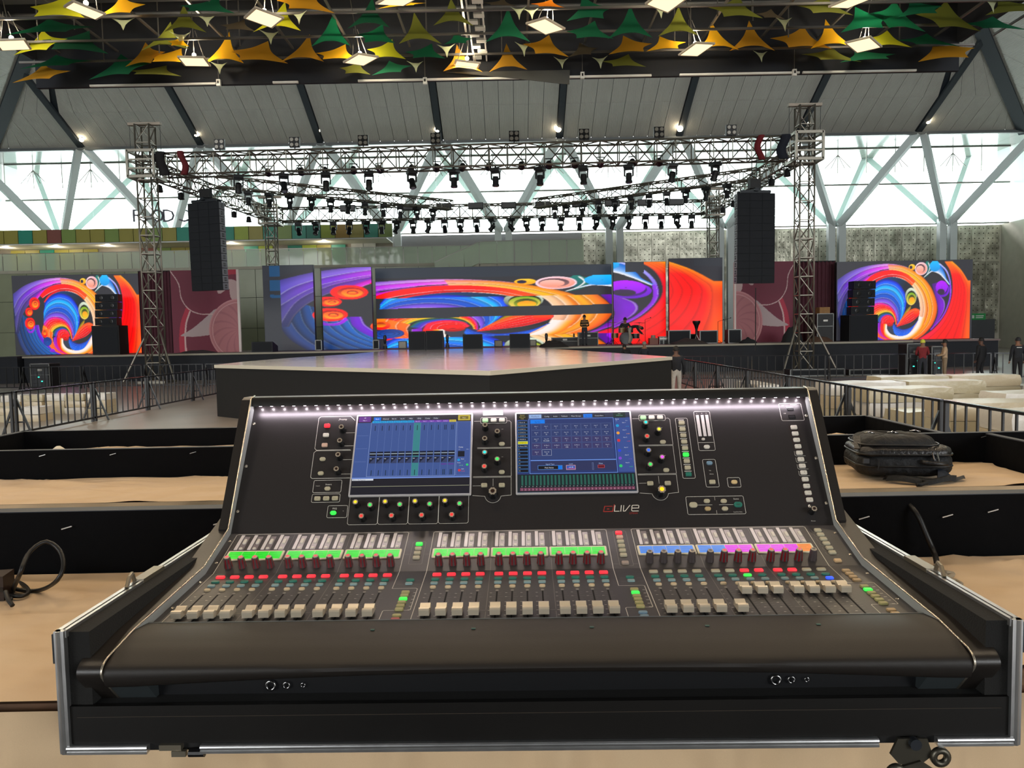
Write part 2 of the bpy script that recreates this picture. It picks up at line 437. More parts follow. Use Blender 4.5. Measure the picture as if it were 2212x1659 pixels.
# raised landing and ramp of panes towards the middle
lan = thing('balustrade', 'green glass balustrade of the sloping ramp and landing above the centre screen', 'railing', (0, 62.2, 0))
p0, p1, p2 = at(938,566,62), at(1035,521,62), at(1262,515,62)
zb = p1.z - 1.75
for i in range(6):
    a = p1.x + (p2.x-p1.x)*i/6 + 0.04; b = p1.x + (p2.x-p1.x)*(i+1)/6 - 0.04
    MB().box(a,b,-0.015,0.015,zb,p1.z).build('pane', RAIL_GL, lan); MB().box(a-0.07,a-0.02,-0.05,0.02,zb-0.2,p1.z-0.1).build('post', STEEL, lan)
for i in range(3):
    t0, t1 = i/3, (i+1)/3
    a = p0.x + (p1.x-p0.x)*t0; b = p0.x + (p1.x-p0.x)*t1 - 0.05; za = p0.z + (p1.z-p0.z)*t0; zc = p0.z + (p1.z-p0.z)*t1
    MB().prism([(a,za-1.7),(b,zc-1.7),(b,zc),(a,za)], -0.015, 0.015, 'y').build('pane', RAIL_GL, lan)
MB().bar((p0.x,0,p0.z),(p1.x,0,p1.z),0.06).build('handrail', STEEL, lan); MB().bar((p1.x,0,p1.z),(p2.x,0,p2.z),0.06).build('handrail', STEEL, lan)
MB().box(p1.x,p2.x,-0.05,3.9,zb-0.35,zb-0.05).build('deck', WALLC, lan)
MB().prism([(p0.x,p0.z-2.1),(p1.x,p1.z-2.1),(p1.x,p1.z-1.75),(p0.x,p0.z-1.75)], -0.05, 3.9, 'y').build('ramp', WALLC, lan)

# coloured cladding panels
CP = {'olive':(150,142,62),'teal':(38,140,118),'amber':(160,128,46),'maroon':(128,72,62),'green':(122,146,72),'lime':(150,168,52),'deep':(20,120,100)}
CPM = {k: mat('cladding_'+k, srgb(*v), 0.45, noise=0.05, nscale=0.8) for k, v in CP.items()}
cl = structure(thing('trim_3', None, None, (0, MY+0.6, 0)))
MB().box(MX0,-10.5,0.1,3.4,10.75,11.95).build('fascia_core', GREYW, cl)
MB().box(MX0,-10.5,-0.1,3.4,10.66,10.76).build('fascia_ledge', WHITE, cl)
seq = ['amber','olive','teal','green','olive','olive','teal','olive','maroon','green','olive','olive','green','olive','olive','green','olive','teal','lime','olive','teal','lime','olive','teal','green','teal','deep','lime']
fp = {}
x = MX0 + 4.2; i = 0
xs = MX0
while xs < -10.8:
    k = seq[(i) % len(seq)] if i < 60 else 'olive'
    if k not in fp: fp[k] = MB().box(0.02,1.2,0,0.1,10.8,11.93).mesh('cladding_panel', CPM[k])
    link('cladding_panel', fp[k], cl, (xs,0,0)); xs += 1.235; i += 1
low = ['olive','olive','teal','olive','olive','olive',None,None,None,'maroon','green','olive','olive','olive',None,None,'teal','lime',None,'deep','lime','olive','teal']
lp_ = {}
for j, k in enumerate(low):
    if not k: continue
    if k not in lp_: lp_[k] = MB().box(0.02,1.28,0,0.1,8.5,10.6).mesh('cladding_panel', CPM[k])
    link('cladding_panel', lp_[k], cl, (at(22,535,69.7).x + j*1.31, 3.1, 0))
door = structure(thing('door_1', None, None, (at(784,520,69.5).x, 69.6, 8.45)))
MB().box(-1.1,-0.02,0,0.08,0,2.2).build('leaf', WHITE, door); MB().box(0.02,1.1,0,0.08,0,2.2).build('leaf', WHITE, door)
for s in (-0.55, 0.5): MB().box(s-0.22,s+0.28,-0.03,0.02,1.25,1.7).build('pane', BLACKG, door)

# door and green exit sign on the far right wall
d2 = structure(thing('door_2', None, None, (at(2122,760,77.6).x, 77.75, 0)))
MB().box(-1.3,1.3,0,0.1,0,2.9).build('leaf', mat('door_grey', srgb(72,74,78), 0.5), d2); MB().box(-1.5,-1.3,-0.05,0.1,0,3.05).build('jamb', WHITE, d2)
sg = thing('exit_sign', 'green rectangular exit sign above the grey door at far right', 'sign', at(2113,684,77.7))
MB().box(-0.75,0.75,0,0.08,-0.32,0.32).build('board', mat('sign_green', srgb(30,120,62), 0.5, emit=srgb(30,120,62), estr=0.15), sg)
mb = MB()
for z, w in ((0.08,0.55),(-0.1,0.5)): mb.box(-0.25,w,-0.012,-0.002,z-0.05,z+0.05)
mb.box(-0.62,-0.4,-0.012,-0.002,-0.16,0.16)
mb.build('lettering', WHITE, sg)

# sign letters in front of the glass
fc = thing('wall_sign', 'thin dark capital letters reading FOOD C in front of the glazing', 'sign', (0, 74.6, 0))
LET = mat('sign_letter', srgb(86,84,96), 0.5)
for ch, px in zip('FOODC', (293,310,339,363,393)):
    p = at(px, 479, 74.6); vs, fs, w = text_geo(ch); S = 1.72
    mb = MB(); o = -w/2
    a = [(p.x+(v[0]+o)*S*1.02, 0, p.z+v[1]*S) for v in vs]; b = [(q[0],0.1,q[2]) for q in a]
    mb.add(a, fs); mb.add(b, [f[::-1] for f in fs]); mb.build('letter', LET, fc)
# recessed downlights under the mezzanine fascia
for i, px in enumerate((12, 120, 232, 500, 700)):
    p = at(px, 528, MY+2.0); t = thing('downlight', '%s small recessed downlight from the left under the coloured fascia' % ORD[i], 'ceiling lamp', (p.x, MY+2.0, 10.655), 0, 'downlights under the fascia')
    MB().cyl((0,0,-.03),(0,0,0),.16,14).build('lens', mat_glow('downlight_glow', srgb(255,226,180), 6), t)
    L = bpy.data.lights.new('downlight_light','POINT'); L.energy = 90; L.color = (1,.85,.65); L.shadow_soft_size = .15
    q = bpy.data.objects.new('downlight_light', L); COL.objects.link(q); q.parent = t; q.location = (0,0,-.25); q['kind'] = 'helper'
# ================================================================== STAGE, RUNWAY, SCREENS
DECK = 1.50
DKC = mat('black_stage_skirt', srgb(17,21,30), 0.75, noise=0.2, nscale=3)
DKC2 = mat('black_stage_board', srgb(26,27,30), 0.5)
DECKM = mat('grey_stage_deck', srgb(112,96,94), 0.55, noise=0.12, nscale=1.2)
EDGE = mat('stage_edge_trim', srgb(150,144,128), 0.5)
GLOSS = mat('white_gloss_vinyl', srgb(224,221,226), 0.12, noise=0.05, nscale=0.7, bump=0.25, bscale=1.2)

st = thing('main_stage', 'long black-skirted main stage with grey deck under the screens', 'stage')
def front_y(x): return 42.3 - 0.045*x                     # stage front runs very slightly across the view
xL, xR = -27.6, 21.5
def poly_box(mb, pts, z0, z1):
    n = len(pts); mb.add([(x,y,z0) for x,y in pts]+[(x,y,z1) for x,y in pts], [tuple(range(n))[::-1], tuple(range(n,2*n))]+[(i,(i+1)%n,n+(i+1)%n,n+i) for i in range(n)])
poly_box(b := MB(), [(xL,front_y(xL)),(xR,front_y(xR)),(xR,53),(xL,53)], 0, DECK-0.06); b.build('skirt', DKC, st)
poly_box(b := MB(), [(xL-.05,front_y(xL)-.06),(xR+.05,front_y(xR)-.06),(xR+.05,53),(xL-.05,53)], DECK-0.06, DECK); b.build('deck', DECKM, st)
poly_box(b := MB(), [(xL-.05,front_y(xL)-.09),(xR+.05,front_y(xR)-.09),(xR+.05,front_y(xR)-.06),(xL-.05,front_y(xL)-.06)], DECK-0.1, DECK-0.001); b.build('edge_trim', EDGE, st)
# side wing at the right end, a step lower
wg = thing('stage_wing', 'low black stage wing under the right side screen', 'stage')
poly_box(b := MB(), [(21.6,42.2),(26.6,42.0),(26.6,47),(21.6,47)], 0, 1.40); b.build('skirt', DKC, wg)
poly_box(b := MB(), [(21.6,42.1),(26.65,41.9),(26.65,47),(21.6,47)], 1.40, 1.5); b.build('deck', DECKM, wg)
wl = thing('stage_wing', 'black stage wing box at the far left stage end', 'stage')
poly_box(b := MB(), [(-29.3,43.2),(-27.7,43.1),(-27.7,52),(-29.3,52)], 0, 1.5); b.build('skirt', DKC, wl)

# runway with its diamond end: outline read on the deck plane
rw = thing('runway_stage', 'white glossy diamond-ended runway with black sides reaching toward the camera', 'stage')
Lc, Nc, Rc = on_z(465,788,DECK), on_z(1057,801,DECK), on_z(1450,770.5,DECK)
nl = on_z(846,758,DECK); nr = on_z(1176,756,DECK)
neckL = Vector((-6.9, front_y(-6.9), 0)); neckR = Vector((1.75, front_y(1.75), 0))
pts = [(Nc.x,Nc.y),(Rc.x,Rc.y)] + [tuple(p) for p in ((2.7,33.0),(1.85,38.0))] + [(neckR.x,neckR.y-0.1),(neckL.x,neckL.y-0.1),(-6.6,38.5),(-7.2,33.0),(-8.4,28.5),(-8.7,25.0)] + [(Lc.x,Lc.y)]
poly_box(b := MB(), pts, 0, DECK-0.07); b.build('skirt', DKC2, rw)
poly_box(b := MB(), [(x*1.0,y) for x,y in pts], DECK-0.07, DECK+0.0); b.build('top', GLOSS, rw)
for i, (a, c) in enumerate(((pts[-1],pts[0]),(pts[0],pts[1]))):
    MB().bar((a[0],a[1]-0.03,DECK-0.045),(c[0],c[1]-0.03,DECK-0.045),0.05,0.09).build('edge_trim', mat('white_edge', srgb(214,208,192), 0.4), rw)

# ---------------------------------------------------------------- the screen picture, painted once
CW, CH = 640, 382
CAN = np.zeros((CH, CW, 3)); CAN[:] = srgb(44,44,50)  # dark ground lifted to grey for hall light on the screen
def s2l(c): return np.array(srgb(*c))
def to_px(P): return (P[...,0]-40)/2095*CW, (P[...,1]-100)/1250*CH
def splat(P, C):
    x, y = to_px(P); xi = np.floor(x).astype(int); yi = np.floor(y).astype(int)
    ok = (xi >= 0) & (xi < CW) & (yi >= 0) & (yi < CH)
    CAN[yi[ok], xi[ok]] = C[ok]
def lerp_stops(t, stops):
    ts = np.array([s[0] for s in stops]); cs = np.array([s2l(s[1]) for s in stops])
    return np.stack([np.interp(t, ts, cs[:,k]) for k in range(3)], -1)
def strip(A, B, along=None, across=None, n=1, dark=0.55, rim=True, nt=2000, ns=420, pw=1.0):
    a = spline(A, nt); b = spline(B, nt); s = np.linspace(0, 1, ns)
    P = a[:,None,:]*(1-s[None,:,None]) + b[:,None,:]*s[None,:,None]
    t = np.linspace(0,1,nt)
    C = np.ones((nt,ns,3))
    if along: C = lerp_stops(t, along)[:,None,:]*np.ones((1,ns,1))
    if across:
        Cx = lerp_stops(s, across)[None,:,:]*np.ones((nt,1,1))
        C = Cx if not along else 0.5*(C+Cx)
    fr = (s*n) % 1.0
    sh = (1-dark) + dark*np.clip(fr*1.9, 0, 1)**pw
    C = C*sh[None,:,None]
    if rim: C = np.where((fr > 0.9)[None,:,None], C*0.7+0.3*np.maximum(C.max(-1,keepdims=True)*1.1, C), C)
    splat(P.reshape(-1,2), np.clip(C,0,1).reshape(-1,3))
def disc(cx, cy, rx, ry, c0, c1, ang=-1.57, rim=None):
    r = np.sqrt(np.linspace(0,1,200)); th = np.linspace(0,2*PI,700)
    P = np.stack([cx+rx*r[:,None]*np.cos(th), cy+ry*r[:,None]*np.sin(th)], -1)
    g = 0.5+0.5*r[:,None]*np.cos(th[None,:]-ang)
    C = s2l(c0)*g[...,None] + s2l(c1)*(1-g[...,None])
    if rim is not None: C = np.where((r > 0.95)[:,None,None], s2l(rim), C)
    splat(P.reshape(-1,2), C.reshape(-1,3))
def LL(p): return (40+(p[0]-100)*2095/2010, 100+(p[1]-105)*1250/1225)
def LLs(ps): return [LL(p) for p in ps]
# blue waves, lower left
strip(LLs([(100,560),(110,900),(160,1150),(260,1345)]), LLs([(470,900),(540,1130),(680,1260),(860,1345)]), across=[(0,(60,70,120)),(.25,(20,60,110)),(.6,(0,90,160)),(1,(0,110,190))], n=7, dark=.7)
strip(LLs([(440,860),(460,1000),(560,1160),(800,1345)]), LLs([(490,860),(520,1000),(640,1180),(870,1345)]), along=[(0,(120,70,200)),(1,(120,60,220))], dark=.3)
# purple arcs, upper left
for A, B, al in [
    ([(40,1000),(75,800),(160,600),(330,410),(520,290)], [(100,1000),(140,820),(220,640),(370,470),(560,340)], [(0,(40,44,84)),(.5,(74,66,120)),(1,(130,70,190))]),
    ([(45,780),(110,590),(250,420),(450,290),(700,200)], [(60,980),(150,640),(300,440),(500,310),(720,225)], [(0,(74,72,126)),(.5,(104,80,170)),(1,(190,90,230))]),
    ([(45,590),(150,425),(330,285),(560,190),(850,150),(1050,165)], [(60,720),(210,480),(380,345),(600,250),(860,200),(1100,215)], [(0,(90,86,150)),(.35,(130,80,210)),(.7,(230,110,240)),(1,(255,170,200))]),
    ([(45,365),(250,235),(520,150),(850,122),(1100,165),(1250,235)], [(45,600),(150,430),(330,290),(560,195),(850,152),(1100,185),(1240,250)], [(0,(92,86,172)),(.4,(150,120,220)),(.7,(240,170,240)),(1,(255,200,215))]),
    ([(330,520),(480,360),(650,265),(850,215),(1050,225),(1200,280)], [(360,560),(500,400),(660,295),(850,240),(1050,250),(1200,310)], [(0,(200,80,200)),(.5,(240,100,220)),(1,(255,140,140))])]:
    strip(A, B, along=al, dark=.45)
# orange-yellow great arc
strip([(850,130),(1100,170),(1350,300),(1520,480),(1620,700),(1645,880),(1590,1080),(1470,1240),(1330,1350)],
      [(900,330),(1080,370),(1230,480),(1330,640),(1370,800),(1360,960),(1290,1130),(1160,1245),(1040,1292)],
      along=[(0,(255,190,200)),(.12,(255,200,150)),(.3,(255,196,80)),(.6,(255,150,40)),(1,(255,110,20))],
      across=[(0,(255,90,20)),(.2,(255,140,40)),(.35,(255,200,80)),(.55,(255,120,30)),(.72,(255,230,215)),(1,(255,240,235))], n=4, dark=.42)
# red arcs under the purple
strip([(495,395),(600,300),(750,238),(950,226),(1150,290),(1290,410)], [(540,437),(650,370),(800,315),(950,300),(1120,345),(1260,450)], along=[(0,(255,24,60)),(.5,(255,60,70)),(1,(255,110,60))], dark=.25)
strip([(560,500),(640,400),(790,318),(950,302),(1120,347),(1255,455)], [(580,520),(660,425),(790,352),(950,332),(1110,375),(1235,480)], along=[(0,(255,40,60)),(.5,(190,24,50)),(1,(255,120,80))], dark=.2)
# dark inside, then the blue fan
strip([(560,520),(700,390),(900,335),(1100,380),(1250,500),(1340,680),(1370,860),(1340,1040)], [(600,900),(700,900),(800,900),(900,900),(1000,950),(1050,1000),(1100,1050),(1150,1100)], along=[(0,(10,70,140)),(.3,(12,60,100)),(.5,(30,34,44)),(1,(34,32,36))], dark=0, rim=False)
strip([(545,650),(600,490),(720,400),(850,373),(1000,425),(1100,545),(1150,680),(1135,860),(1080,1000)], [(535,850),(610,775),(720,742),(850,762),(950,850),(1000,960),(1015,1040),(1015,1090),(1010,1130)],
      across=[(0,(0,70,220)),(.18,(0,120,245)),(.34,(0,190,255)),(.55,(0,120,230)),(.75,(20,90,190)),(.85,(120,100,215)),(1,(150,110,225))], n=5, dark=.55)
# magenta, red and orange fan into the eye of the swirl
strip([(530,855),(620,768),(740,742),(880,792),(970,900),(1000,1000),(1003,1110)], [(660,1020),(710,945),(800,902),(880,905),(940,950),(975,1030),(988,1112)],
      across=[(0,(200,60,200)),(.2,(255,20,110)),(.45,(255,40,30)),(.7,(255,130,30)),(.92,(255,210,90)),(1,(90,140,60))], n=6, dark=.45)
strip([(525,870),(510,960),(560,1110),(650,1260),(820,1352)], [(680,1000),(665,1080),(690,1190),(770,1290),(930,1352)], across=[(0,(255,150,40)),(.5,(255,120,20)),(1,(255,90,20))], along=[(0,(255,150,40)),(1,(255,50,20))], n=3, dark=.3)
strip([(680,1040),(720,960),(800,918),(890,925),(950,985)], [(735,1060),(770,985),(840,945),(910,960),(955,1030)], across=[(0,(60,120,70)),(.3,(0,90,160)),(1,(120,60,200))], dark=.3)
strip([(735,1060),(740,1160),(800,1280),(930,1352)], [(690,1080),(690,1190),(760,1290),(890,1352)], along=[(0,(140,60,210)),(1,(240,30,120))], dark=.3)
strip([(745,1080),(770,985),(850,945),(930,975),(965,1045)], [(845,1100),(848,1060),(880,1035),(920,1040),(940,1075)], across=[(0,(255,30,110)),(.5,(255,10,50)),(1,(220,0,40))], n=3, dark=.4)
strip([(745,1080),(745,1180),(810,1290),(960,1352)], [(835,1090),(850,1180),(910,1255),(1040,1292)], across=[(0,(255,10,80)),(.4,(255,50,20)),(.75,(255,170,90)),(1,(255,235,220))], dark=.1, rim=False)
# pale crescent at the bottom and the dark cup
strip([(845,1095),(850,1190),(930,1268),(1060,1295),(1200,1250),(1310,1130),(1362,980)], [(800,1120),(810,1260),(920,1345),(1060,1372),(1250,1320),(1400,1180),(1470,1000)], across=[(0,(255,245,240)),(.35,(255,240,235)),(.7,(255,190,120)),(1,(255,130,30))], dark=0, rim=False)
strip([(850,1110),(870,1190),(950,1250),(1060,1280)], [(950,1080),(1000,1110),(1050,1150),(1100,1200)], along=[(0,(60,60,70)),(1,(40,60,90))], dark=0, rim=False)
strip([(955,1080),(1010,1145),(1120,1180),(1260,1130),(1350,1030)], [(940,1150),(975,1250),(1060,1288),(1200,1245),(1345,1040)], across=[(0,(70,50,120)),(.2,(10,90,200)),(.6,(0,110,230)),(1,(0,120,240))], n=4, dark=.4)
disc(890,1078,52,50,(255,20,60),(150,0,40)); disc(885,1082,30,28,(255,40,80),(170,0,40)); disc(884,1086,14,12,(120,0,30),(240,30,60))
# red leaf, yellow sliver, green ring
strip([(1080,1000),(1140,890),(1200,820),(1230,800)], [(1060,1040),(1130,950),(1190,880),(1215,850)], across=[(0,(110,110,40)),(1,(200,150,40))], dark=.2)
strip([(1000,1132),(1090,990),(1190,885),(1290,845),(1362,868)], [(1010,1135),(1120,1105),(1240,1060),(1330,985),(1368,930)], across=[(0,(255,120,30)),(.5,(255,40,20)),(1,(200,10,50))], n=5, dark=.4)
disc(1315,925,46,52,(255,70,20),(255,110,50),1.6)
disc(1225,650,92,135,(225,235,215),(60,80,50),-1.2); disc(1232,672,78,112,(30,36,20),(60,70,30)); disc(1230,690,74,98,(120,170,60),(255,214,130),-1.57); disc(1236,700,56,72,(30,34,16),(170,190,80)); disc(1240,715,44,50,(240,160,60),(255,200,90))
# top right ornaments
disc(1235,182,50,46,(255,210,110),(255,170,60)); disc(1218,184,22,26,(30,30,50),(40,40,70))
disc(1480,190,40,95,(20,120,110),(30,90,100)); disc(1382,208,97,100,(255,210,220),(240,160,140),-2.4,(255,225,235)); disc(1372,205,72,68,(80,60,70),(150,110,110)); disc(1362,218,58,58,(255,200,190),(255,160,140))
strip([(1490,115),(1515,200),(1480,290),(1425,350)], [(1560,140),(1550,230),(1500,310),(1440,352)], across=[(0,(255,255,255)),(.25,(30,110,100)),(1,(20,90,80))], dark=0, rim=False)
strip([(1660,130),(1710,190),(1760,290),(1790,380),(1850,470)], [(1430,348),(1540,262),(1650,285),(1730,350),(1840,480)], across=[(0,(40,110,200)),(.5,(150,190,240)),(1,(250,250,255))], dark=0, rim=False)
disc(1600,175,82,84,(0,190,250),(0,150,220))
strip([(1680,130),(1790,240),(1850,400),(1870,560)], [(1660,130),(1775,250),(1835,400),(1855,560)], along=[(0,(190,200,250)),(1,(130,80,220))], dark=0, rim=False)
# purple wave and ring
strip([(1560,460),(1600,600),(1655,800),(1650,980),(1560,1180)], [(1690,420),(1660,600),(1760,740),(1750,900),(1600,1150)], along=[(0,(90,50,140)),(.5,(130,60,200)),(1,(120,50,160))], dark=.35)
strip([(1840,470),(1845,640),(1810,800),(1720,990),(1540,1190)], [(1862,470),(1866,640),(1826,810),(1735,1000),(1555,1200)], along=[(0,(150,90,230)),(1,(150,70,190))], dark=.2)
disc(1735,555,100,112,(150,70,230),(110,40,190)); disc(1722,540,90,100,(40,20,60),(80,40,130)); disc(1714,512,92,102,(190,80,255),(140,50,210)); disc(1705,585,56,46,(50,44,54),(60,40,80),1.5)
# red fan, right
strip([(1760,105),(1850,260),(1890,480),(1872,700),(1780,950),(1600,1180),(1350,1352)], [(1880,105),(2010,230),(2110,380),(2165,500),(2180,800),(2180,1080),(2180,1352)],
      along=[(0,(255,190,60)),(.2,(255,90,40)),(.45,(255,10,40)),(1,(255,0,80))], across=[(0,(255,0,120)),(.3,(255,0,70)),(.6,(255,40,40)),(.85,(255,130,40)),(1,(255,170,50))], n=6, dark=.42, rim=False)
# left rings of the picture
for (x, y, r) in ((440,520,88),(345,650,60),(350,830,82)):
    cx, cy = LL((x,y)); disc(cx,cy,r,r*1.12,(255,60,20),(255,20,40)); disc(cx+8,cy+4,r*.72,r*.78,(150,10,20),(255,120,40)); disc(cx+14,cy+6,r*.55,r*.6,(255,100,30),(255,170,70)); disc(cx+16,cy+6,r*.3,r*.32,(140,20,10),(255,90,20)); disc(cx+15,cy+9,r*.2,r*.22,(255,150,60),(255,110,40))
strip(LLs([(290,930),(330,980),(390,970),(430,900)]), LLs([(290,900),(335,950),(385,940),(420,870)]), along=[(0,(110,60,180)),(1,(170,80,230))], dark=0)
cx, cy = LL((580,990)); disc(cx,cy,46,66,(255,120,40),(255,60,20)); disc(cx,cy-10,24,36,(160,30,10),(255,160,60))
for r in (70,48,26): cx, cy = LL((620,1120)); disc(cx,cy,r,r,(0,60,130),(10,90,170),-1.57,(30,50,110))
cx, cy = LL((690,1265)); disc(cx,cy,40,26,(160,60,220),(120,40,190))

for _ in range(1):
    Pd = np.pad(CAN, ((1,1),(1,1),(0,0)), 'edge'); CAN = 0.5*CAN + 0.125*(Pd[:-2,1:-1]+Pd[2:,1:-1]+Pd[1:-1,:-2]+Pd[1:-1,2:])
_m = CAN.mean(-1, keepdims=True); CAN = np.clip(_m + (CAN-_m)*1.25, 0.004, 1)
SCR = mat_attr('led_picture', 1.0, 0.5, True, 0.012)
SCRB = mat('led_cabinet', srgb(24,25,28), 0.6)
def sample(u, v):
    x = np.clip(u*CW-0.5, 0, CW-1.001); y = np.clip(v*CH-0.5, 0, CH-1.001)
    xi = x.astype(int); yi = y.astype(int); fx = (x-xi)[...,None]; fy = (y-yi)[...,None]
    xj = np.minimum(xi+1,CW-1); yj = np.minimum(yi+1,CH-1)
    return (CAN[yi,xi]*(1-fx)*(1-fy)+CAN[yi,xj]*fx*(1-fy)+CAN[yj,xi]*(1-fx)*fy+CAN[yj,xj]*fx*fy)
OFF_AMBIENT = np.array(srgb(44,47,55))  # unlit cells glow grey, standing in for hall light on the screen
def led_screen(label, Lp, Rp, topL, topR, Y, fn, nx, nz, bottom=None, turn=0.0, pw=None):
    """an upright LED wall: foot at photo pixels Lp/Rp, picture colour fn(px,py)"""
    a = at(Lp[0], Lp[1], Y+turn); b = at(Rp[0], Rp[1], Y-turn)
    z0 = DECK+0.002 if bottom is None else bottom
    zt = 0.5*(at(Lp[0],topL,Y+turn).z + at(Rp[0],topR,Y-turn).z)
    w = math.hypot(b.x-a.x, b.y-a.y); rz = math.atan2(b.y-a.y, b.x-a.x); h = zt - z0
    t = thing('led_screen', label, 'screen', (a.x, a.y, z0), rz, None)
    MB().box(0,w,0.02,0.3,0,h).build('cabinet', SCRB, t)
    me = bpy.data.meshes.new('picture')
    xs = np.linspace(0.015,w-0.015,nx+1); zs = np.linspace(0.015,h-0.015,nz+1)
    X, Z = np.meshgrid(xs, zs)
    V = np.stack([X, np.zeros_like(X), Z], -1).reshape(-1,3)
    idx = np.arange((nx+1)*(nz+1)).reshape(nz+1,nx+1)
    Fq = np.stack([idx[:-1,:-1], idx[:-1,1:], idx[1:,1:], idx[1:,:-1]], -1).reshape(-1,4)
    me.vertices.add(len(V)); me.vertices.foreach_set('co', V.ravel())
    me.loops.add(Fq.size); me.loops.foreach_set('vertex_index', Fq.ravel())
    me.polygons.add(len(Fq)); me.polygons.foreach_set('loop_start', np.arange(0,Fq.size,4)); me.polygons.foreach_set('loop_total', np.full(len(Fq),4))
    px = Lp[0] + (Rp[0]-Lp[0])*X/w
    yb = Lp[1] + (Rp[1]-Lp[1])*X/w; ytp = topL + (topR-topL)*X/w
    py = yb + (ytp-yb)*Z/h
    C = fn(px, py, X/w, 1-Z/h)
    ca = me.color_attributes.new('Col', 'FLOAT_COLOR', 'POINT')
    ca.data.foreach_set('color', np.concatenate([C.reshape(-1,3), np.ones((C.shape[0]*C.shape[1],1))],1).astype(np.float32).ravel())
    me.materials.append(SCR); me.update(calc_edges=True)
    link('picture', me, t)
    return t
def side_pic(px, py, u, v):
    C = sample(0.0+(u-0.005)*1.04, (v-0.02)*1.02); C[(v < 0.012) | (u > 0.985)] = OFF_AMBIENT; return C
led_screen('left side screen showing a rainbow swirl behind the black speaker stack', (34,761.5), (311,757), 596, 590, 46.8, side_pic, 250, 150, 1.53)
led_screen('right side screen showing a rainbow swirl beyond the staff at the barrier', (1806,740), (2098.5,735.5), 566, 560, 44.2, side_pic, 250, 150, 1.502)
def pic_c12(px, py, u, v):
    C = sample((px-598)/945, (py-566.5)/186); C[py < 577 - (px-694)*0.012] = OFF_AMBIENT; return C
def pic_c1(px, py, u, v):
    C = sample((px-598)/945, (py-566.5)/186); C[px < 610] = OFF_AMBIENT*0.85; C[py < 596-(px-610)*0.3] = OFF_AMBIENT
    k = (px > 588) & (px < 610) & (py > 574) & (py < 640); C[k & (((py-574) % 30) < 22)] = srgb(24,70,110); return C
def pic_c3(px, py, u, v):
    yy = py + (px-1106)*0.0155
    vv = np.select([yy < 640, yy < 662, yy < 683, yy < 726], [0.012+(yy-600)/168, 0.385+(yy-640)/168, 0*yy, 0.638+(yy-683)/168], 0.30+(yy-726)/150)
    C = sample((px-598)/945, vv); C[yy < 597] = np.array(srgb(42,50,62)); C[(yy >= 662) & (yy < 683)] = OFF_AMBIENT; return C
def pic_c45(px, py, u, v):
    C = sample((px-598)/945, (py-560)/187); C[(px > 1352) & (px < 1392) & (py < 588)] = OFF_AMBIENT; C[(px > 1500) & (py < 574)] = OFF_AMBIENT; return C
led_screen('tall swirl screen with unlit left strip, leftmost of the centre row', (573,752), (682,749.5), 573, 572, 46.6, pic_c1, 110, 120)
led_screen('tall narrow swirl screen with orange eye shapes, second of the centre row', (699,751), (807,748.5), 578, 576, 47.4, pic_c12, 110, 120)
led_screen('wide centre swirl screen crossed by a dark horizontal band', (815,750.5), (1323,747.5), 580, 570, 49.5, pic_c3, 420, 150)
led_screen('tall narrow purple and red screen behind the drum kit', (1326,745.5), (1439,743), 567, 564, 47.8, pic_c45, 115, 130)
led_screen('tall narrow red and orange fan screen at the right end of the centre row', (1446,743), (1561,740.5), 559, 555.5, 46.8, pic_c45, 115, 130)

# maroon curtains and printed banners
MAROON = mat('maroon_curtain', srgb(84,40,52), 0.8, noise=0.1, nscale=2)
def curtain(label, x0, x1, y0, y1, Y):
    a = at(x0,y1,Y); b = at(x1,y1,Y); h = at((x0+x1)/2,y0,Y).z - DECK + 0.05
    t = thing('stage_curtain', label, 'curtain', (a.x,Y,DECK+0.002))
    w = b.x-a.x; n = 60
    pts = [(w*i/n, 0.09*math.sin(i*2*PI/6)+0.02*math.sin(i*1.7)) for i in range(n+1)]
    mb = MB(); mb.grid(lambda u,v: (w*u, 0.08*math.sin(u*n/6*2*PI)+0.02*math.sin(u*n*1.1), h*v), 90, 1); mb.build('drape', MAROON, t, True)
    MB().cyl((0,0.02,h),(w,0.02,h),0.04,8).build('rail', BLACK, t)
    for i in (0.05, w-0.05): MB().cyl((i,0.1,0),(i,0.1,h),0.04,8).build('pole', BLACK, t)
curtain('plain maroon curtain between left side screen and pink flower banner', 306, 374, 588, 757, 46.4)
curtain('plain maroon curtain beside the right side screen', 1719, 1804, 567, 738, 45.0)

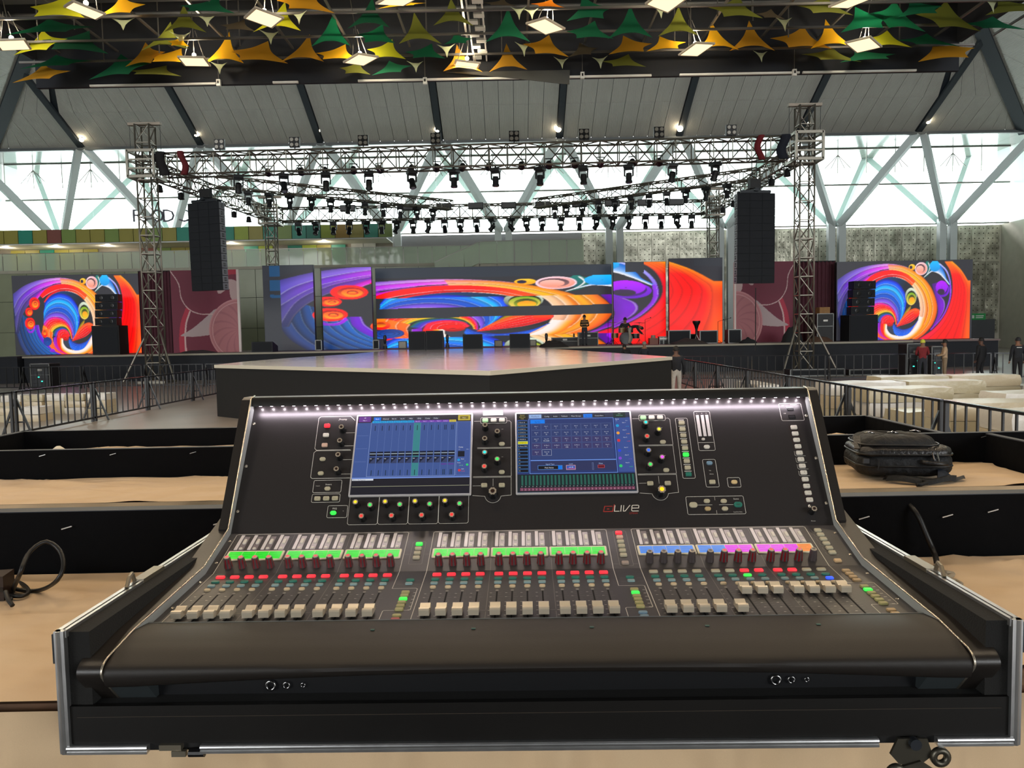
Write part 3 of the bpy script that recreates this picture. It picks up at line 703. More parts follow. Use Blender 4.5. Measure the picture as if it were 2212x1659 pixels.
def banner(label, x0, x1, y0, y1, Y, flip):
    a = at(x0,y1,Y); b = at(x1,y1,Y); w = b.x-a.x; h = at((x0+x1)/2,y0,Y).z - DECK + 0.02
    t = thing('printed_banner', label, 'banner', (a.x,Y,DECK+0.002))
    nx, nz = 160, 200
    U, V_ = np.meshgrid(np.linspace(0,1,nx+1), np.linspace(0,1,nz+1)); X = (U if not flip else 1-U)*.84; Z = 1-V_
    C = np.empty(U.shape+(3,)); C[:] = srgb(112,32,56)
    def band(pts, w0, w1, col):
        P = spline(pts, 60); d = np.full(U.shape, 9.0); wv = np.zeros(U.shape)
        for k, q in enumerate(P):
            dd = np.hypot(X-q[0], Z-q[1]); m = dd < d; d = np.where(m, dd, d); wv = np.where(m, w0+(w1-w0)*k/59, wv)
        C[d < wv] = srgb(*col)
    band([(.13,1.0),(.12,.85),(.14,.65),(.2,.48)], .05, .03, (176,40,66)); band([(.16,1.0),(.155,.85),(.175,.65),(.23,.5)], .012, .01, (206,170,170))
    band([(.1,.79),(.25,.76),(.42,.70),(.6,.62)], .005, .15, (178,158,160)); band([(.62,.26),(.72,.18),(.8,.2),(.84,.3)], .03, .09, (186,158,158))
    band([(.0,.0),(.1,.16),(.13,.34),(.22,.47),(.36,.53),(.52,.535)], .007, .007, (208,176,176)); band([(.72,.03),(.8,.02),(.9,.04)], .04, .03, (168,36,60))
    d = np.hypot(X-.85, Z-.74)
    C[d < .385] = srgb(196,136,140); C[d < .37] = srgb(180,116,122); C[d < .345] = srgb(198,148,150); C[d < .335] = srgb(172,108,114)
    ang = np.arctan2(Z-.74, X-.85); C[(d < .33) & (np.sin(ang*14+d*30) > .75)] = srgb(160,98,106)
    me = bpy.data.meshes.new('print'); Vv = np.stack([U*w, np.zeros_like(U), V_*h], -1).reshape(-1,3); idx = np.arange((nx+1)*(nz+1)).reshape(nz+1,nx+1)
    Fq = np.stack([idx[:-1,:-1], idx[:-1,1:], idx[1:,1:], idx[1:,:-1]], -1).reshape(-1,4)
    me.from_pydata(Vv.tolist(), [], Fq.tolist()); ca = me.color_attributes.new('Col','FLOAT_COLOR','POINT')
    ca.data.foreach_set('color', np.concatenate([C.reshape(-1,3), np.ones((C.shape[0]*C.shape[1],1))],1).astype(np.float32).ravel())
    me.materials.append(mat_attr('banner_print', 1, 0.6, False)); link('print', me, t)
    MB().box(0,w,0.01,0.08,0,h).build('backing', MAROON, t)
    MB().box(w if not flip else -0.12,(w+0.14) if not flip else 0,-0.02,0.1,0,h).build('edge_strip', mat('banner_edge', srgb(214,200,196), 0.5), t)
banner('pink flower print banner behind the left truss tower', 375, 517, 584, 756, 46.0, False)
banner('pink flower print banner below the right hanging speaker array', 1590, 1718, 566, 742, 45.2, True)
# ================================================================== TRUSS RIG, LIGHTS, SPEAKERS
TRU = mat('truss_aluminium', srgb(140,135,124), 0.42, 0.75)
def truss(name, label, p0, p1, w=0.8, h=1.0, bays=None, r=0.052, cat='truss', group=None, vert=True):
    p0 = Vector(p0); p1 = Vector(p1); d = p1-p0; L = d.length; d.normalize()
    up = Vector((0,0,1)) if abs(d.z) < 0.9 else Vector((0,1,0))
    x = d.cross(up).normalized(); y = x.cross(d).normalized()
    t = thing(name, label, cat, p0, 0, group)
    cor = [x*(a*w/2)+y*(b*h/2) for a,b in ((-1,-1),(1,-1),(1,1),(-1,1))]
    for c in cor: MB().tube([c, c+d*L], r, 8).build('chord', TRU, t, True)
    n = bays or max(2, int(L/0.95)); mb = MB(); rr = r*0.62
    for i in range(n+1):
        q = d*(L*i/n)
        for k in range(4): mb.tube([cor[k]+q, cor[(k+1)%4]+q], rr, 5, caps=False)
        if i < n:
            q2 = d*(L*(i+1)/n)
            for k in range(4):
                a, b = (k, (k+1)%4) if i % 2 == 0 else ((k+1)%4, k)
                mb.tube([cor[a]+q, cor[b]+q2], rr, 5, caps=False)
    o = mb.build('lacing', TRU, t); o['kind'] = 'stuff'
    return t
RZT = 11.45
FL, FR = Vector((-19.05,41.2,RZT)), Vector((15.2,40.0,RZT))
BL, BRr = Vector((-17.6,57.5,RZT-0.1)), Vector((15.1,57.5,RZT-0.1))
truss('lighting_truss', 'front horizontal truss beam spanning between the two near towers', FL+Vector((0.9,0,0)), FR-Vector((0.9,0,0)), 0.9, 1.08)
truss('lighting_truss', 'side truss running back from the near left tower', FL+Vector((0.1,0.9,-0.1)), BL-Vector((0.05,0.8,0)), 0.7, 0.8)
truss('lighting_truss', 'side truss running back from the near right tower', FR+Vector((0,0.9,-0.1)), BRr-Vector((0,0.8,0)), 0.7, 0.8)
truss('lighting_truss', 'rear horizontal truss beam behind the screens', BL+Vector((0.6,0,0)), BRr-Vector((0.6,0,0)), 0.8, 0.95)
dl0, dl1 = at(468,405,45.5), at(974,452,55.2); dr0, dr1 = at(1157,448,55.2), at(1637,387,46.2)
for v in (dl0,dl1,dr0,dr1): v.z = RZT
truss('lighting_truss', 'slanting inner truss on the left, hung with lights', dl0, dl1, 0.6, 0.62)
truss('lighting_truss', 'slanting inner truss on the right, hung with lights', dr0, dr1, 0.6, 0.62)
for p, lab, w in ((FL,'near left ground-support truss tower with raking braces',0.74),(FR,'near right ground-support truss tower with raking braces',0.74),(BL,'far left truss tower showing above the screens',0.7),(BRr,'far right truss tower showing above the screens',0.7)):
    top = 13.55 if p.y < 50 else 12.6
    t = truss('truss_tower', lab, (p.x,p.y,0.12), (p.x,p.y,top), w, w, int(top/0.92), 0.05)
    MB().box(-0.75,0.75,-0.75,0.75,-0.12,0.0).build('base_plate', TRU, t)
    zc = p.z-0.12
    sl = MB(); a = 0.68
    for z in (zc-0.66, zc+0.66):
        for s in (-1,1): sl.box(-a,a,s*a-0.06,s*a+0.06,z-0.07,z+0.07); sl.box(s*a-0.06,s*a+0.06,-a,a,z-0.07,z+0.07)
    for sx in (-1,1):
        for sy in (-1,1): sl.box(sx*a-0.06,sx*a+0.06,sy*a-0.06,sy*a+0.06,zc-0.7,zc+0.7)
        for z in (zc-0.25, zc+0.2): sl.box(sx*a-0.05,sx*a+0.05,-a,a,z-0.04,z+0.04); sl.box(-a,a,sx*a-0.05,sx*a+0.05,z-0.04,z+0.04)
    sl.build('sleeve_block', TRU, t)
    MB().box(-0.85,0.85,-0.12,0.12,top-0.12,top+0.02).build('head_beam', mat('brown_beam', srgb(150,138,124), 0.5, 0.4), t)
    for s in (-1,1): MB().cyl((s*0.8,0,top-0.12),(s*0.8,0,zc+0.7),0.012,5).build('lift_chain', DKSTEEL, t)
    if p.y < 50:
        for s, dy in ((-1,0.3),(1,0.3)):
            MB().cyl((s*0.3,-0.3*dy,2.7),(s*1.35,-0.9,0.0),0.05,6).build('brace', TRU, t)

# red strops and black cable bundle at the ends of the front beam
for i,(px,c,lab) in enumerate(((434,(110,30,36),'dark red cloth strop near the left end of the front beam'),(388,(24,22,24),'black cable bundle at the left end of the front beam'),(1636,(122,28,36),'dark red cloth strop near the right end of the front beam'),(1684,(22,26,40),'black cable bundle at the right end of the front beam'))):
    f = FL + (FR-FL)*((px-345)/1390)
    t = MB(); w = 0.16 if c[0] > 60 else 0.24
    t.grid(lambda u,v: (f.x+(u-.5)*2*w+0.12*math.sin(v*5+i), f.y-0.58-0.1*math.sin(u*PI)-0.04*math.sin(v*9), f.z-0.62+v*1.2), 6, 8)
    t.grid(lambda u,v: (f.x+(u-.5)*2*w+0.12*math.sin(v*5+i), f.y-0.5, f.z-0.62+v*1.2), 6, 8)
    tag(t.build('hanging_strop' if c[0] > 60 else 'cable_bundle', mat('strop_%d'%i, srgb(*c), 0.8), None, True), lab, 'strop' if c[0] > 60 else 'cable')

# ---- fixtures
FX = mat('fixture_black', srgb(22,24,28), 0.45)
LENS = mat('fixture_lens', srgb(150,156,160), 0.15, 0.2)
def mover_proto(s=1.0):
    base = MB(); base.box(-.2*s,.2*s,-.2*s,.2*s,-.2*s,-.06*s); base.cyl((0,0,-.06*s),(0,0,.03*s),.045*s,8)
    yoke = MB(); yoke.box(-.21*s,.21*s,-.06*s,.06*s,-.27*s,-.2*s)
    for a in (-1,1): yoke.prism([(a*.21*s,-.2*s),(a*.15*s,-.2*s),(a*.15*s,-.56*s),(a*.21*s,-.52*s)] if a > 0 else [(-.15*s,-.2*s),(-.21*s,-.2*s),(-.21*s,-.52*s),(-.15*s,-.56*s)], -.05*s, .05*s, 'y')
    head = MB(); head.lathe([(.03*s,.16*s),(.12*s,.14*s),(.14*s,.02*s),(.13*s,-.16*s),(.155*s,-.2*s),(.155*s,-.28*s),(.1*s,-.3*s)], 12)
    lens = MB(); lens.lathe([(.0*s+.001,-.315*s),(.1*s,-.302*s)], 12)
    return base.mesh('base', FX), yoke.mesh('yoke', FX), head.mesh('head', FX, R(40)), lens.mesh('lens', LENS)
def par_proto():
    can = MB(); can.lathe([(.05,.2),(.14,.14),(.17,-.05),(.19,-.2),(.15,-.22)], 12)
    yk = MB(); yk.box(-.21,-.19,-.03,.03,-.02,.34); yk.box(.19,.21,-.03,.03,-.02,.34); yk.box(-.21,.21,-.03,.03,.32,.36)
    return can.mesh('can', FX, R(40)), yk.mesh('yoke', FX)
MV = mover_proto(1.2); MVs = mover_proto(1.05)
PARM = par_proto()
def mover(p, label, group, proto=MV, tilt=0.0, pan=0.0, flip=False):
    t = thing('moving_head_light', label, 'stage light', p, pan, group)
    if flip: t.rotation_euler = (PI, 0, pan)
    b, y, h, l = proto; s = 1.2 if proto is MV else 1.05
    link('base', b, t); link('yoke', y, t)
    ho = link('head', h, t, (0,0,-.54*s)); ho.rotation_euler = (tilt,0,0); link('lens', l, ho)
    return t
def par(p, label, group, tilt):
    t = thing('par_light', label, 'stage light', p, random.uniform(-.4,.4), group)
    o = link('can', PARM[0], t, (0,0,.05)); o.rotation_euler = (tilt,0,0); link('yoke', PARM[1], t)
def on_beam(px, A, B):
    """point of a straight beam seen at photo column px"""
    lo, hi = 0.0, 1.0
    f = lambda q: (q-A)  # noqa
    def col(q):
        r = q - Vector((0,0,EYE)); return IW/2 + F_PX*r.dot(RT)/r.dot(FWD)
    for _ in range(40):
        m = (lo+hi)/2
        if col(A+(B-A)*m) < px: lo = m
        else: hi = m
    return A+(B-A)*lo
xs1 = [520,617,707,799,891,981,1070,1165,1258,1355,1448,1540]
for i, x in enumerate(xs1):
    p = on_beam(x, FL, FR); mover((p.x,p.y-0.45,p.z-0.628), ORD[i]+' moving head from the left hung under the front beam', 'moving heads under the front beam', MV, random.choice((0,0,.5,-.4)), random.uniform(-.5,.5))
for i, x in enumerate([575,646,699,761,817,887,942,998,1055,1126,1186,1241,1299,1368,1425]):
    p = on_beam(x, FL, FR); par((p.x,p.y+0.25,p.z-0.46), ORD[i]+' small can light from the left inside the front beam', 'can lights inside the front beam', R(70))
for i, x in enumerate([532,577,621,668,709,747,783,823,859,895,930]):
    p = on_beam(x, dl0, dl1)+0.3*(dl1-dl0).cross(Vector((0,0,1))).normalized(); mover((p.x,p.y,p.z-0.393), ORD[i]+' moving head from the left on the left slanting truss', 'moving heads on the left slanting truss', MVs, random.choice((0,0.2,-.2)), random.uniform(-.8,.8))
for i, x in enumerate([1203,1228,1262,1298,1333,1368,1406,1444,1485,1529,1574]):
    p = on_beam(x, dr0, dr1)+0.3*(dr1-dr0).cross(Vector((0,0,1))).normalized(); mover((p.x,p.y,p.z-0.393), ORD[i]+' moving head from the left on the right slanting truss', 'moving heads on the right slanting truss', MVs, random.choice((0,0.2,-.2)), random.uniform(-.8,.8))
for i, x in enumerate([647,685,722] + [740+q/2.989 for q in (47,155,255,352,458,557,660,760,865,968,1083,1185,1287,1405,1525,1635,1740,1845,1948,2050,2150)] + [1491]):
    p = on_beam(x, BL, BRr); mover((p.x,p.y-0.4,p.z-0.563), ORD[i]+' moving head from the left under the rear beam', 'moving heads under the rear beam', MV, random.choice((0.5,-.5,.8,0)), random.uniform(-1.2,1.2))
wash = MB().box(-.55,.55,-.2,.2,-.22,.22).mesh('housing', FX); washl = MB().box(-.5,.5,-.21,-.2,-.17,.17).mesh('lens_strip', mat('wash_grey', srgb(96,96,98), 0.4))
for i, x in enumerate([756,887,961,1029,1099,1172,1250,1320,1389,1456]):
    p = on_beam(x, BL, BRr); t = thing('wash_light', ORD[i]+' boxy wash light from the left on top of the rear beam', 'stage light', (p.x,p.y-.66,p.z+.3), 0, 'wash lights on the rear beam')
    link('housing', wash, t); link('lens_strip', washl, t); MB().box(-.05,.05,.2,.24,-.1,.2).build('clamp', FX, t)
# blinders on top of the front beam
blb = MB().box(-.26,.26,-.06,.1,0,.52).mesh('housing', FX)
cell = MB(); cell.lathe([(.1,0),(.1,.03),(.085,.045)], 14); cellm = cell.mesh('lamp_cell', mat('blinder_lens', srgb(176,172,164), 0.2, 0.3))
for i, x in enumerate([483,643,789,944,1111,1260,1420,1574]):
    p = on_beam(x, FL, FR); t = thing('blinder_light', ORD[i]+' four-cell blinder from the left on top of the front beam', 'stage light', (p.x,p.y-.45,p.z+.64), 0, 'blinders on the front beam')
    link('housing', blb, t)
    for a in (-.13,.13):
        for b in (.13,.39): o = link('lamp_cell', cellm, t, (a,-.06,b)); o.rotation_euler = (R(90),0,0)
    MB().cyl((0,0.02,-.14),(0,0.02,.02),.03,6).build('clamp', FX, t)
# small lamps under the side trusses
for lab, A, B, n in (('left', FL, BL, 6), ('right', FR, BRr, 6)):
    for i in range(n):
        q = A + (B-A)*(0.1+0.14*i); par((q.x-0.25,q.y,RZT-0.9), ORD[i]+' can light from the front under the %s side truss' % lab, 'can lights under the %s side truss' % lab, 0.0)

# ---- hanging line arrays
ARR = mat('speaker_grille', srgb(15,20,28), 0.75, bump=0.4, bscale=220)
SIDE = mat('speaker_side', srgb(120,124,132), 0.55); SIDED = mat('speaker_side_dark', srgb(30,33,40), 0.6)
def line_array(label, px, ytop, ybot, Y, w, rz, n=12, light_side=1):
    top = at(px, ytop, Y); bot = at(px, ybot, Y); h = (top.z-bot.z)/n
    t = thing('hanging_line_array', label, 'speaker array', (top.x,Y,top.z), rz)
    cb = MB(); d = 0.55
    cb.prism([(-w/2,0),(w/2,0),(w/2*0.93,d),(-w/2*0.93,d)], -h+0.004, -0.004, 'z')
    cb.cur = 1; s = light_side
    cb.add([(s*w/2*1.002,0.02,-h+.02),(s*w/2*0.935,d,-h+.02),(s*w/2*0.935,d,-.02),(s*w/2*1.002,0.02,-.02)], [(0,1,2,3)])
    cb.cur = 0
    for xx in (-w*0.167, w*0.167): cb.box(xx-.012,xx+.012,-.016,0,-h+.012,-.012)
    cb.cur = 2
    for a,bq in ((.3,.35),(.3,.65),(.45,.35),(.45,.65)):
        xq = s*(w/2*(1.006-0.07*a)); cb.cbox((xq,d*a+.08,-h*bq),(.03,.07,h*.2))
    cbm = cb.mesh('cabinet', [ARR, SIDE if light_side else SIDED, BLACKG])
    y = 0; z = 0; ang = 0
    for k in range(n):
        o = link('cabinet', cbm, t, (0,y,z)); ang = R(0.25)*k; o.rotation_euler = (ang,0,0)
        z -= h*math.cos(ang); y -= h*math.sin(ang)*-0.6
    fb = MB(); fb.box(-w*.4,w*.4,.05,.13,0.02,.16); fb.box(-w*.4,w*.4,.42,.5,0.02,.16); fb.box(-.1,.1,-.1,.6,.1,.26); fb.build('fly_frame', DKSTEEL, t)
    MB().box(-.28,.28,.1,.42,.26,.72).build('chain_hoist', BLACK, t)
    ht = 10.925-top.z
    for a in (-.12,.12): MB().cyl((a,.27,.7),(a,.27,max(.9,ht)),.02,6).build('chain', DKSTEEL, t)
    return t
la = line_array('left hanging column of twelve black line-array speakers', 438, 437, 628, 40.4, 1.95, R(-18))
lb = line_array('right hanging column of twelve black line-array speakers', 1634, 417, 612, 39.4, 2.0, R(7), 12, -1)
MB().cyl((0.1,.3,-4.75),(0.1,.3,-8.0),.025,6).build('tie_cable', BLACK, lb)

# ---- ground stacks on the stage
def ground_stack(px0, px1, y_sub, y_foot, y_top, Y, rz, lab):
    a = at(px0, y_foot, Y); b = at(px1, y_foot, Y); w = b.x-a.x; cx = (a.x+b.x)/2
    zs = at(px0, y_sub, Y).z - DECK; zt = at(px0, y_top, Y).z - DECK
    s = thing('subwoofer', 'large black subwoofer cabinet under the %s speaker stack' % lab, 'speaker', (cx,Y,DECK), rz)
    MB().box(-w/2,w/2,-.45,.45,0,zs).build('cabinet', mat('sub_paint', srgb(24,25,28), 0.7, bump=.2, bscale=120), s)
    MB().box(-w/2+.07,w/2-.07,-.47,-.45,.08,zs-.08).build('grille', ARR, s)
    n = 4; h = (zt-zs)/n; wc = w*0.8
    cb = MB(); cb.prism([(-wc/2,-.35),(wc/2,-.35),(wc/2*.85,.3),(-wc/2*.85,.3)], .015, h-.015, 'z')
    cbm = cb.mesh('cabinet', SCRB)
    dr = MB(); dr.lathe([(.1,0),(.13,.02),(.08,.03)], 12); drm = dr.mesh('horn', BLACKG)
    for k in range(n):
        t = thing('line_array_speaker', '%s small line-array speaker from the bottom of the %s speaker stack' % (ORD[k], lab), 'speaker', (cx+0.03*k,Y,DECK+zs+h*k), rz+R(1.5)*k, '%s stacked speakers' % lab)
        link('cabinet', cbm, t); MB().box(-wc/2+.05,wc/2-.05,-.365,-.35,.05,h-.05).build('grille', ARR, t)
        for q in (-.25,.25): o = link('horn', drm, t, (q*wc,-.36,h/2)); o.rotation_euler = (R(90),0,0)
ground_stack(209, 271, 704, 761, 636, 45.6, R(-6), 'left')
ground_stack(1822, 1888, 681, 739, 608, 43.6, R(8), 'right')
# ================================================================== STAGE GEAR, BARRIERS, PARCELS, PEOPLE
CASEB = mat('road_case_black', srgb(30,31,34), 0.6, noise=0.2, nscale=8); WOODB = mat('plain_cardboard', srgb(150,112,70), 0.8, noise=0.1, nscale=6)
def gear(name, label, cat, px0, px1, y_top, y_foot, Y, d, build, group=None, base=None, rz=0):
    """something standing on the deck (or floor) with the width and height the photo shows"""
    a = at(px0,y_foot,Y); b = at(px1,y_foot,Y); z0 = DECK if base is None else base
    w = b.x-a.x; h = at((px0+px1)/2,y_top,Y).z - z0
    t = thing(name, label, cat, ((a.x+b.x)/2, Y, z0+0.002), rz, group)
    build(t, w, h, d); return t
def g_monitor(t, w, h, d):
    MB().prism([(-d/2,0),(d/2,0),(d/2,h*.55),(-d/2+.08,h),(-d/2,h*.97)] , -w/2, w/2, 'x').build('cabinet', mat('monitor_paint', srgb(26,30,36), 0.65, bump=.15, bscale=90), t)
    MB().box(-w/2+.05,w/2-.05,-d/2-.012,-d/2,.05,h*.93).build('grille', ARR, t)
def g_cab(t, w, h, d):
    MB().box(-w/2,w/2,-d/2,d/2,0,h).build('cabinet', CASEB, t); MB().box(-w/2+.06,w/2-.06,-d/2-.015,-d/2,.07,h-.07).build('grille', ARR, t)
    f = MB()
    for x in (-w/2,w/2): f.box(x-.025,x+.025,-d/2-.02,-d/2+.04,0,h)
    for z in (0.02,h): f.box(-w/2,w/2,-d/2-.02,-d/2+.04,z-.02,z+.02)
    f.build('corner_trim', mat('case_trim', srgb(110,112,110), .4, .6), t)
def g_case(t, w, h, d):
    MB().box(-w/2,w/2,-d/2,d/2,0,h).build('body', CASEB, t); e = MB()
    for x in (-w/2,w/2):
        for z in (.02,h-.01): e.bar((x,-d/2-.01,z),(x,d/2,z),.04)
        e.bar((x,-d/2-.01,0),(x,-d/2-.01,h),.04)
    e.bar((-w/2,-d/2-.01,h-.01),(w/2,-d/2-.01,h-.01),.04); e.bar((-w/2,-d/2-.01,h*.55),(w/2,-d/2-.01,h*.55),.03)
    e.build('edge_trim', MATS.get('case_trim') or STEEL, t)
    MB().cbox((0,-d/2-.03,h*.75),(.25,.04,.1)).build('latch', STEEL, t)
def g_rack(t, w, h, d):
    g_case(t, w, h, d); n = 5
    for k in range(n):
        z = h*.06+k*h*.17; MB().box(-w/2+.07,w/2-.07,-d/2-.03,-d/2-.005,z,z+h*.15).build('rack_unit', mat('rack_unit_grey', srgb(52,54,58), .4, .3), t)
    led = MB()
    for k in (1,2): led.cbox((random.uniform(-.1,.15),-d/2-.036,h*.13+k*h*.17),(.08,.01,.05))
    led.build('status_light', mat_glow('teal_led', srgb(60,220,190), 2), t)
def g_mini(t, w, h, d):
    MB().cyl((0,0,0),(0,0,h*.22),w*.42,10,w*.36).build('base', FX, t)
    MB().box(-w*.3,w*.3,-.05,.05,h*.22,h*.36).build('yoke', FX, t)
    hd = MB(); hd.lathe([(w*.14,h*.34),(w*.24,h*.5),(w*.32,h*.85),(w*.2,h)], 12); hd.build('head', FX, t, R(40))
def g_foot(t, w, h, d):
    MB().box(-w/2,w/2,-.1,.15,0,h).build('housing', FX, t); MB().box(-w/2+.05,w/2-.05,-.115,-.1,.05,h-.04).build('lens', mat('footlight_lens', srgb(140,136,124), .3), t)
gear('stage_monitor','black floor monitor, left of the pair at the runway neck','speaker',885,921,716,757,40.6,.7,g_monitor,'floor monitors on the runway neck')
gear('stage_monitor','black floor monitor, right of the pair at the runway neck','speaker',922,959,714.5,756.5,40.6,.7,g_monitor,'floor monitors on the runway neck')
gear('stage_monitor','black floor monitor third from the left at the runway neck','speaker',1001,1043,722,754.5,40.7,.7,g_monitor,'floor monitors on the runway neck')
gear('stage_monitor','black floor monitor nearest the crouching stagehand at the runway neck','speaker',1101,1145,721,753.5,40.7,.7,g_monitor,'floor monitors on the runway neck')
gear('stage_monitor','low black wedge monitor below the leftmost centre screen','speaker',550,595,738,757,43.6,1.0,g_monitor)
for i,(x0,x1,y0,y1) in enumerate(((826,838,724,748),(961,972,723,747),(1175,1186,720,744),(1237,1243,720,745))):
    gear('pin_light', ORD[i]+' small standing moving light from the left before the screens','stage light',x0,x1,y0,y1,46.3,.4,g_mini,'small moving lights on the deck')
for i,(x0,x1,y0,y1) in enumerate(((861,879,737,748),(1068,1086,735,746),(1144,1159,734,745))):
    gear('foot_light', ORD[i]+' small square foot light from the left on the deck','stage light',x0,x1,y0,y1,46.0,.3,g_foot,'foot lights on the deck')
gear('small_speaker','small black speaker in the first gap between centre screens','speaker',684,697,735,751,46.0,.5,g_cab)
gear('small_speaker','small black speaker in the second gap between centre screens','speaker',808,820,735,750.5,46.9,.5,g_cab)
gear('road_case','low black road case left of the man in the striped jumper','case',1192,1247,729,747,45.0,.8,g_case)
gear('road_case','tall black road case right behind the man in the striped jumper','case',1249,1290,718,747,46.0,.8,g_case)
gear('guitar_amp','large black guitar amplifier cabinet below the red fan screen','speaker',1442,1488,714,743,44.4,.7,g_cab)
gear('guitar_amp','black amplifier beside the djembe stand','speaker',1509,1546,714.5,741,44.4,.7,g_cab)
gear('stage_monitor','black upright monitor at the right end of the centre stage','speaker',1570,1597,712,739,43.4,.7,g_cab)
gear('amp_head','small black amplifier on the deck right of the guitar amplifier','speaker',1488,1507,722,742,46.0,.5,g_cab)
# wooden box drum, narrow cases by the drum kit
gear('box_drum','brown wooden box drum with a small drum on top beside the drum kit','drum',1402,1420,725,744,44.6,.5,lambda t,w,h,d: (MB().box(-w/2,w/2,-d/2,d/2,0,h*.72).build('body', mat('drum_wood', srgb(112,58,40),.5), t), MB().cyl((0,0,h*.72),(0,0,h*1.05),w*.3,12,w*.24).build('small_drum', mat('drum_skin', srgb(150,118,104),.5), t)))
for i,x in enumerate((1423,1432)):
    gear('road_case', ('left','right')[i]+' one of two thin black cases beside the guitar amplifier','case',x,x+8,727,744,44.6,.5,g_case,'thin cases by the guitar amplifier')
def g_djembe(t,w,h,d):
    for a in range(3): MB().cyl((.25*math.cos(a*2.1),.25*math.sin(a*2.1),0),(0,0,h*.4),.02,5).build('leg', STEEL, t)
    b = MB(); b.lathe([(w*.16,h*.4),(w*.15,h*.62),(w*.3,h*.8),(w*.5,h*.92),(w*.5,h)], 14); b.build('shell', BLACKG, t, R(50))
gear('djembe_drum','black goblet drum on a thin stand before the red fan screen','drum',1496,1513,693,741,43.6,.5,g_djembe)
# cloth heaps and bags on the deck
def heap(label, px, py, Y, w, h, base, c, seed):
    rnd = random.Random(seed); a = at(px,py,Y); ph = [rnd.uniform(0,6) for _ in range(4)]
    mb = MB(); mb.grid(lambda u,v: ((u-.5)*w*(1+.1*math.sin(v*9+ph[0])), (v-.5)*w*.7, h*max(0,math.sin(PI*u))**.6*max(0,math.sin(PI*v))**.6*(1+.25*math.sin(u*11+ph[1])*math.sin(v*9+ph[2]))), 16, 12)
    o = mb.build('cloth_heap', mat('heap_%d'%seed, srgb(*c), .9), None, True); o.location = (a.x,Y,base+.003); tag(o, label, 'cloth')
heap('crumpled dark cable heap at the deck edge beside the runway neck', 1196, 748, 42.4, 1.5, .35, DECK, (38,34,34), 1)
heap('black bag lying on the deck near the right end', 1616, 741, 42.0, .85, .28, DECK, (20,22,26), 2)
heap('low dark cable pile before the guitar amplifiers', 1488, 744, 42.6, 1.9, .3, DECK, (58,52,50), 3)
heap('dark rolled cable ramp on the deck below the left flower banner', 425, 756, 43.9, 2.0, .16, DECK, (52,46,50), 4)
# equipment cluster, right of the stage
gear('road_case','dark road case stack behind the right truss tower','case',1756,1790,678,738,43.6,1.2,g_case)
gear('cardboard_box','plain brown cardboard box on top of the dark road case','box',1766,1788,664,678,43.6,.6,lambda t,w,h,d: (MB().box(-w/2,w/2,-d/2,d/2,0,h).build('carton', WOODB, t), MB().box(-w/2,w/2,-.03,.03,h,h+.004).build('tape', mat('tape', srgb(176,140,90),.4), t)), base=at(1777,678,43.6).z+.015)
gear('equipment_rack','metal-framed equipment rack between road case and right subwoofer','rack',1795,1819,680,738,45.0,.9,g_rack)
heap('dark cloth bundle on the deck by the right truss tower', 1711, 740, 43.0, 1.1, .8, DECK, (30,32,34), 5)
heap('brown rolled mat on the deck behind the right truss tower', 1770, 738, 42.2, 1.3, .3, DECK, (84,60,44), 6)
# on the hall floor
gear('equipment_rack','black amplifier rack by the barrier, left of the red-jacketed man','rack',1949,1985,742,822,35.2,.8,g_rack,base=0.0)
gear('equipment_rack','black amplifier rack by the barrier, right of the red-jacketed man','rack',2001,2023,748,821,34.0,.8,g_rack,base=0.0)
gear('road_case','low brown-topped case on the floor before the amplifier racks','case',1945,1996,811,826,33.9,.8,g_case,base=0.0)
gear('equipment_rack','open amplifier rack on the floor at the far left stage corner','rack',81,121,785,842,38.0,.9,g_rack,base=0.0)
# monitors lying before the stage
gear('subwoofer','long low black subwoofer on the floor before the right stage front','speaker',1700,1815,797,826,36.5,.9,g_cab,base=0.0)
gear('subwoofer','second long low black subwoofer on the floor before the right stage front','speaker',1826,1942,797,825,36.5,.9,g_cab,base=0.0)

# ---- drum kit and cymbal stands
dk = thing('drum_kit','drum kit with cymbals on stands before the purple screen','drum kit',(at(1352,744,45.4).x,45.4,DECK+.016))
CHR = mat('chrome', srgb(190,190,192), .15, 1.0); BRASS = mat('cymbal_brass', srgb(150,120,60), .3, .9); DRW = mat('kit_shell', srgb(40,36,36), .35)
o = MB().cyl((0,-.3,.36),(0,.25,.36),.36,24).build('bass_drum', DRW, dk, R(40)); MB().cyl((0,-.315,.36),(0,-.3,.36),.34,24).build('drum_head', mat('drum_head', srgb(26,26,28), .3), o)
for x,y,z,r in ((-.25,-.1,.85,.2),(.22,-.1,.85,.2),(.6,.3,.5,.25),(-.6,.3,.55,.2)):
    o = MB().cyl((x,y,z-.16),(x,y,z+.12),r,18).build('tom_drum', mat('tom_gold', srgb(120,96,60),.3,.4) if x < 0 else DRW, dk, R(40)); MB().cyl((x,y,z+.12),(x,y,z+.13),r*.97,18).build('drum_head', mat('drum_skin_w', srgb(190,180,170),.5), o)
for x,y,z,r in ((-.85,.0,1.3,.32),(.8,.0,1.25,.34),(-.7,.35,.95,.24)):
    o = MB().cyl((x,y,0),(x,y,z),.018,6).build('cymbal_stand', CHR, dk)
    c = MB(); c.lathe([(.02,.04),(.08,.03),(r,0),(r-.005,-.006)], 20, (x,y,z)); c.build('cymbal', BRASS, o, True)
    for a in range(3): MB().cyl((x,y,.3),(x+.28*math.cos(a*2.1),y+.28*math.sin(a*2.1),0),.012,5).build('leg', CHR, o)
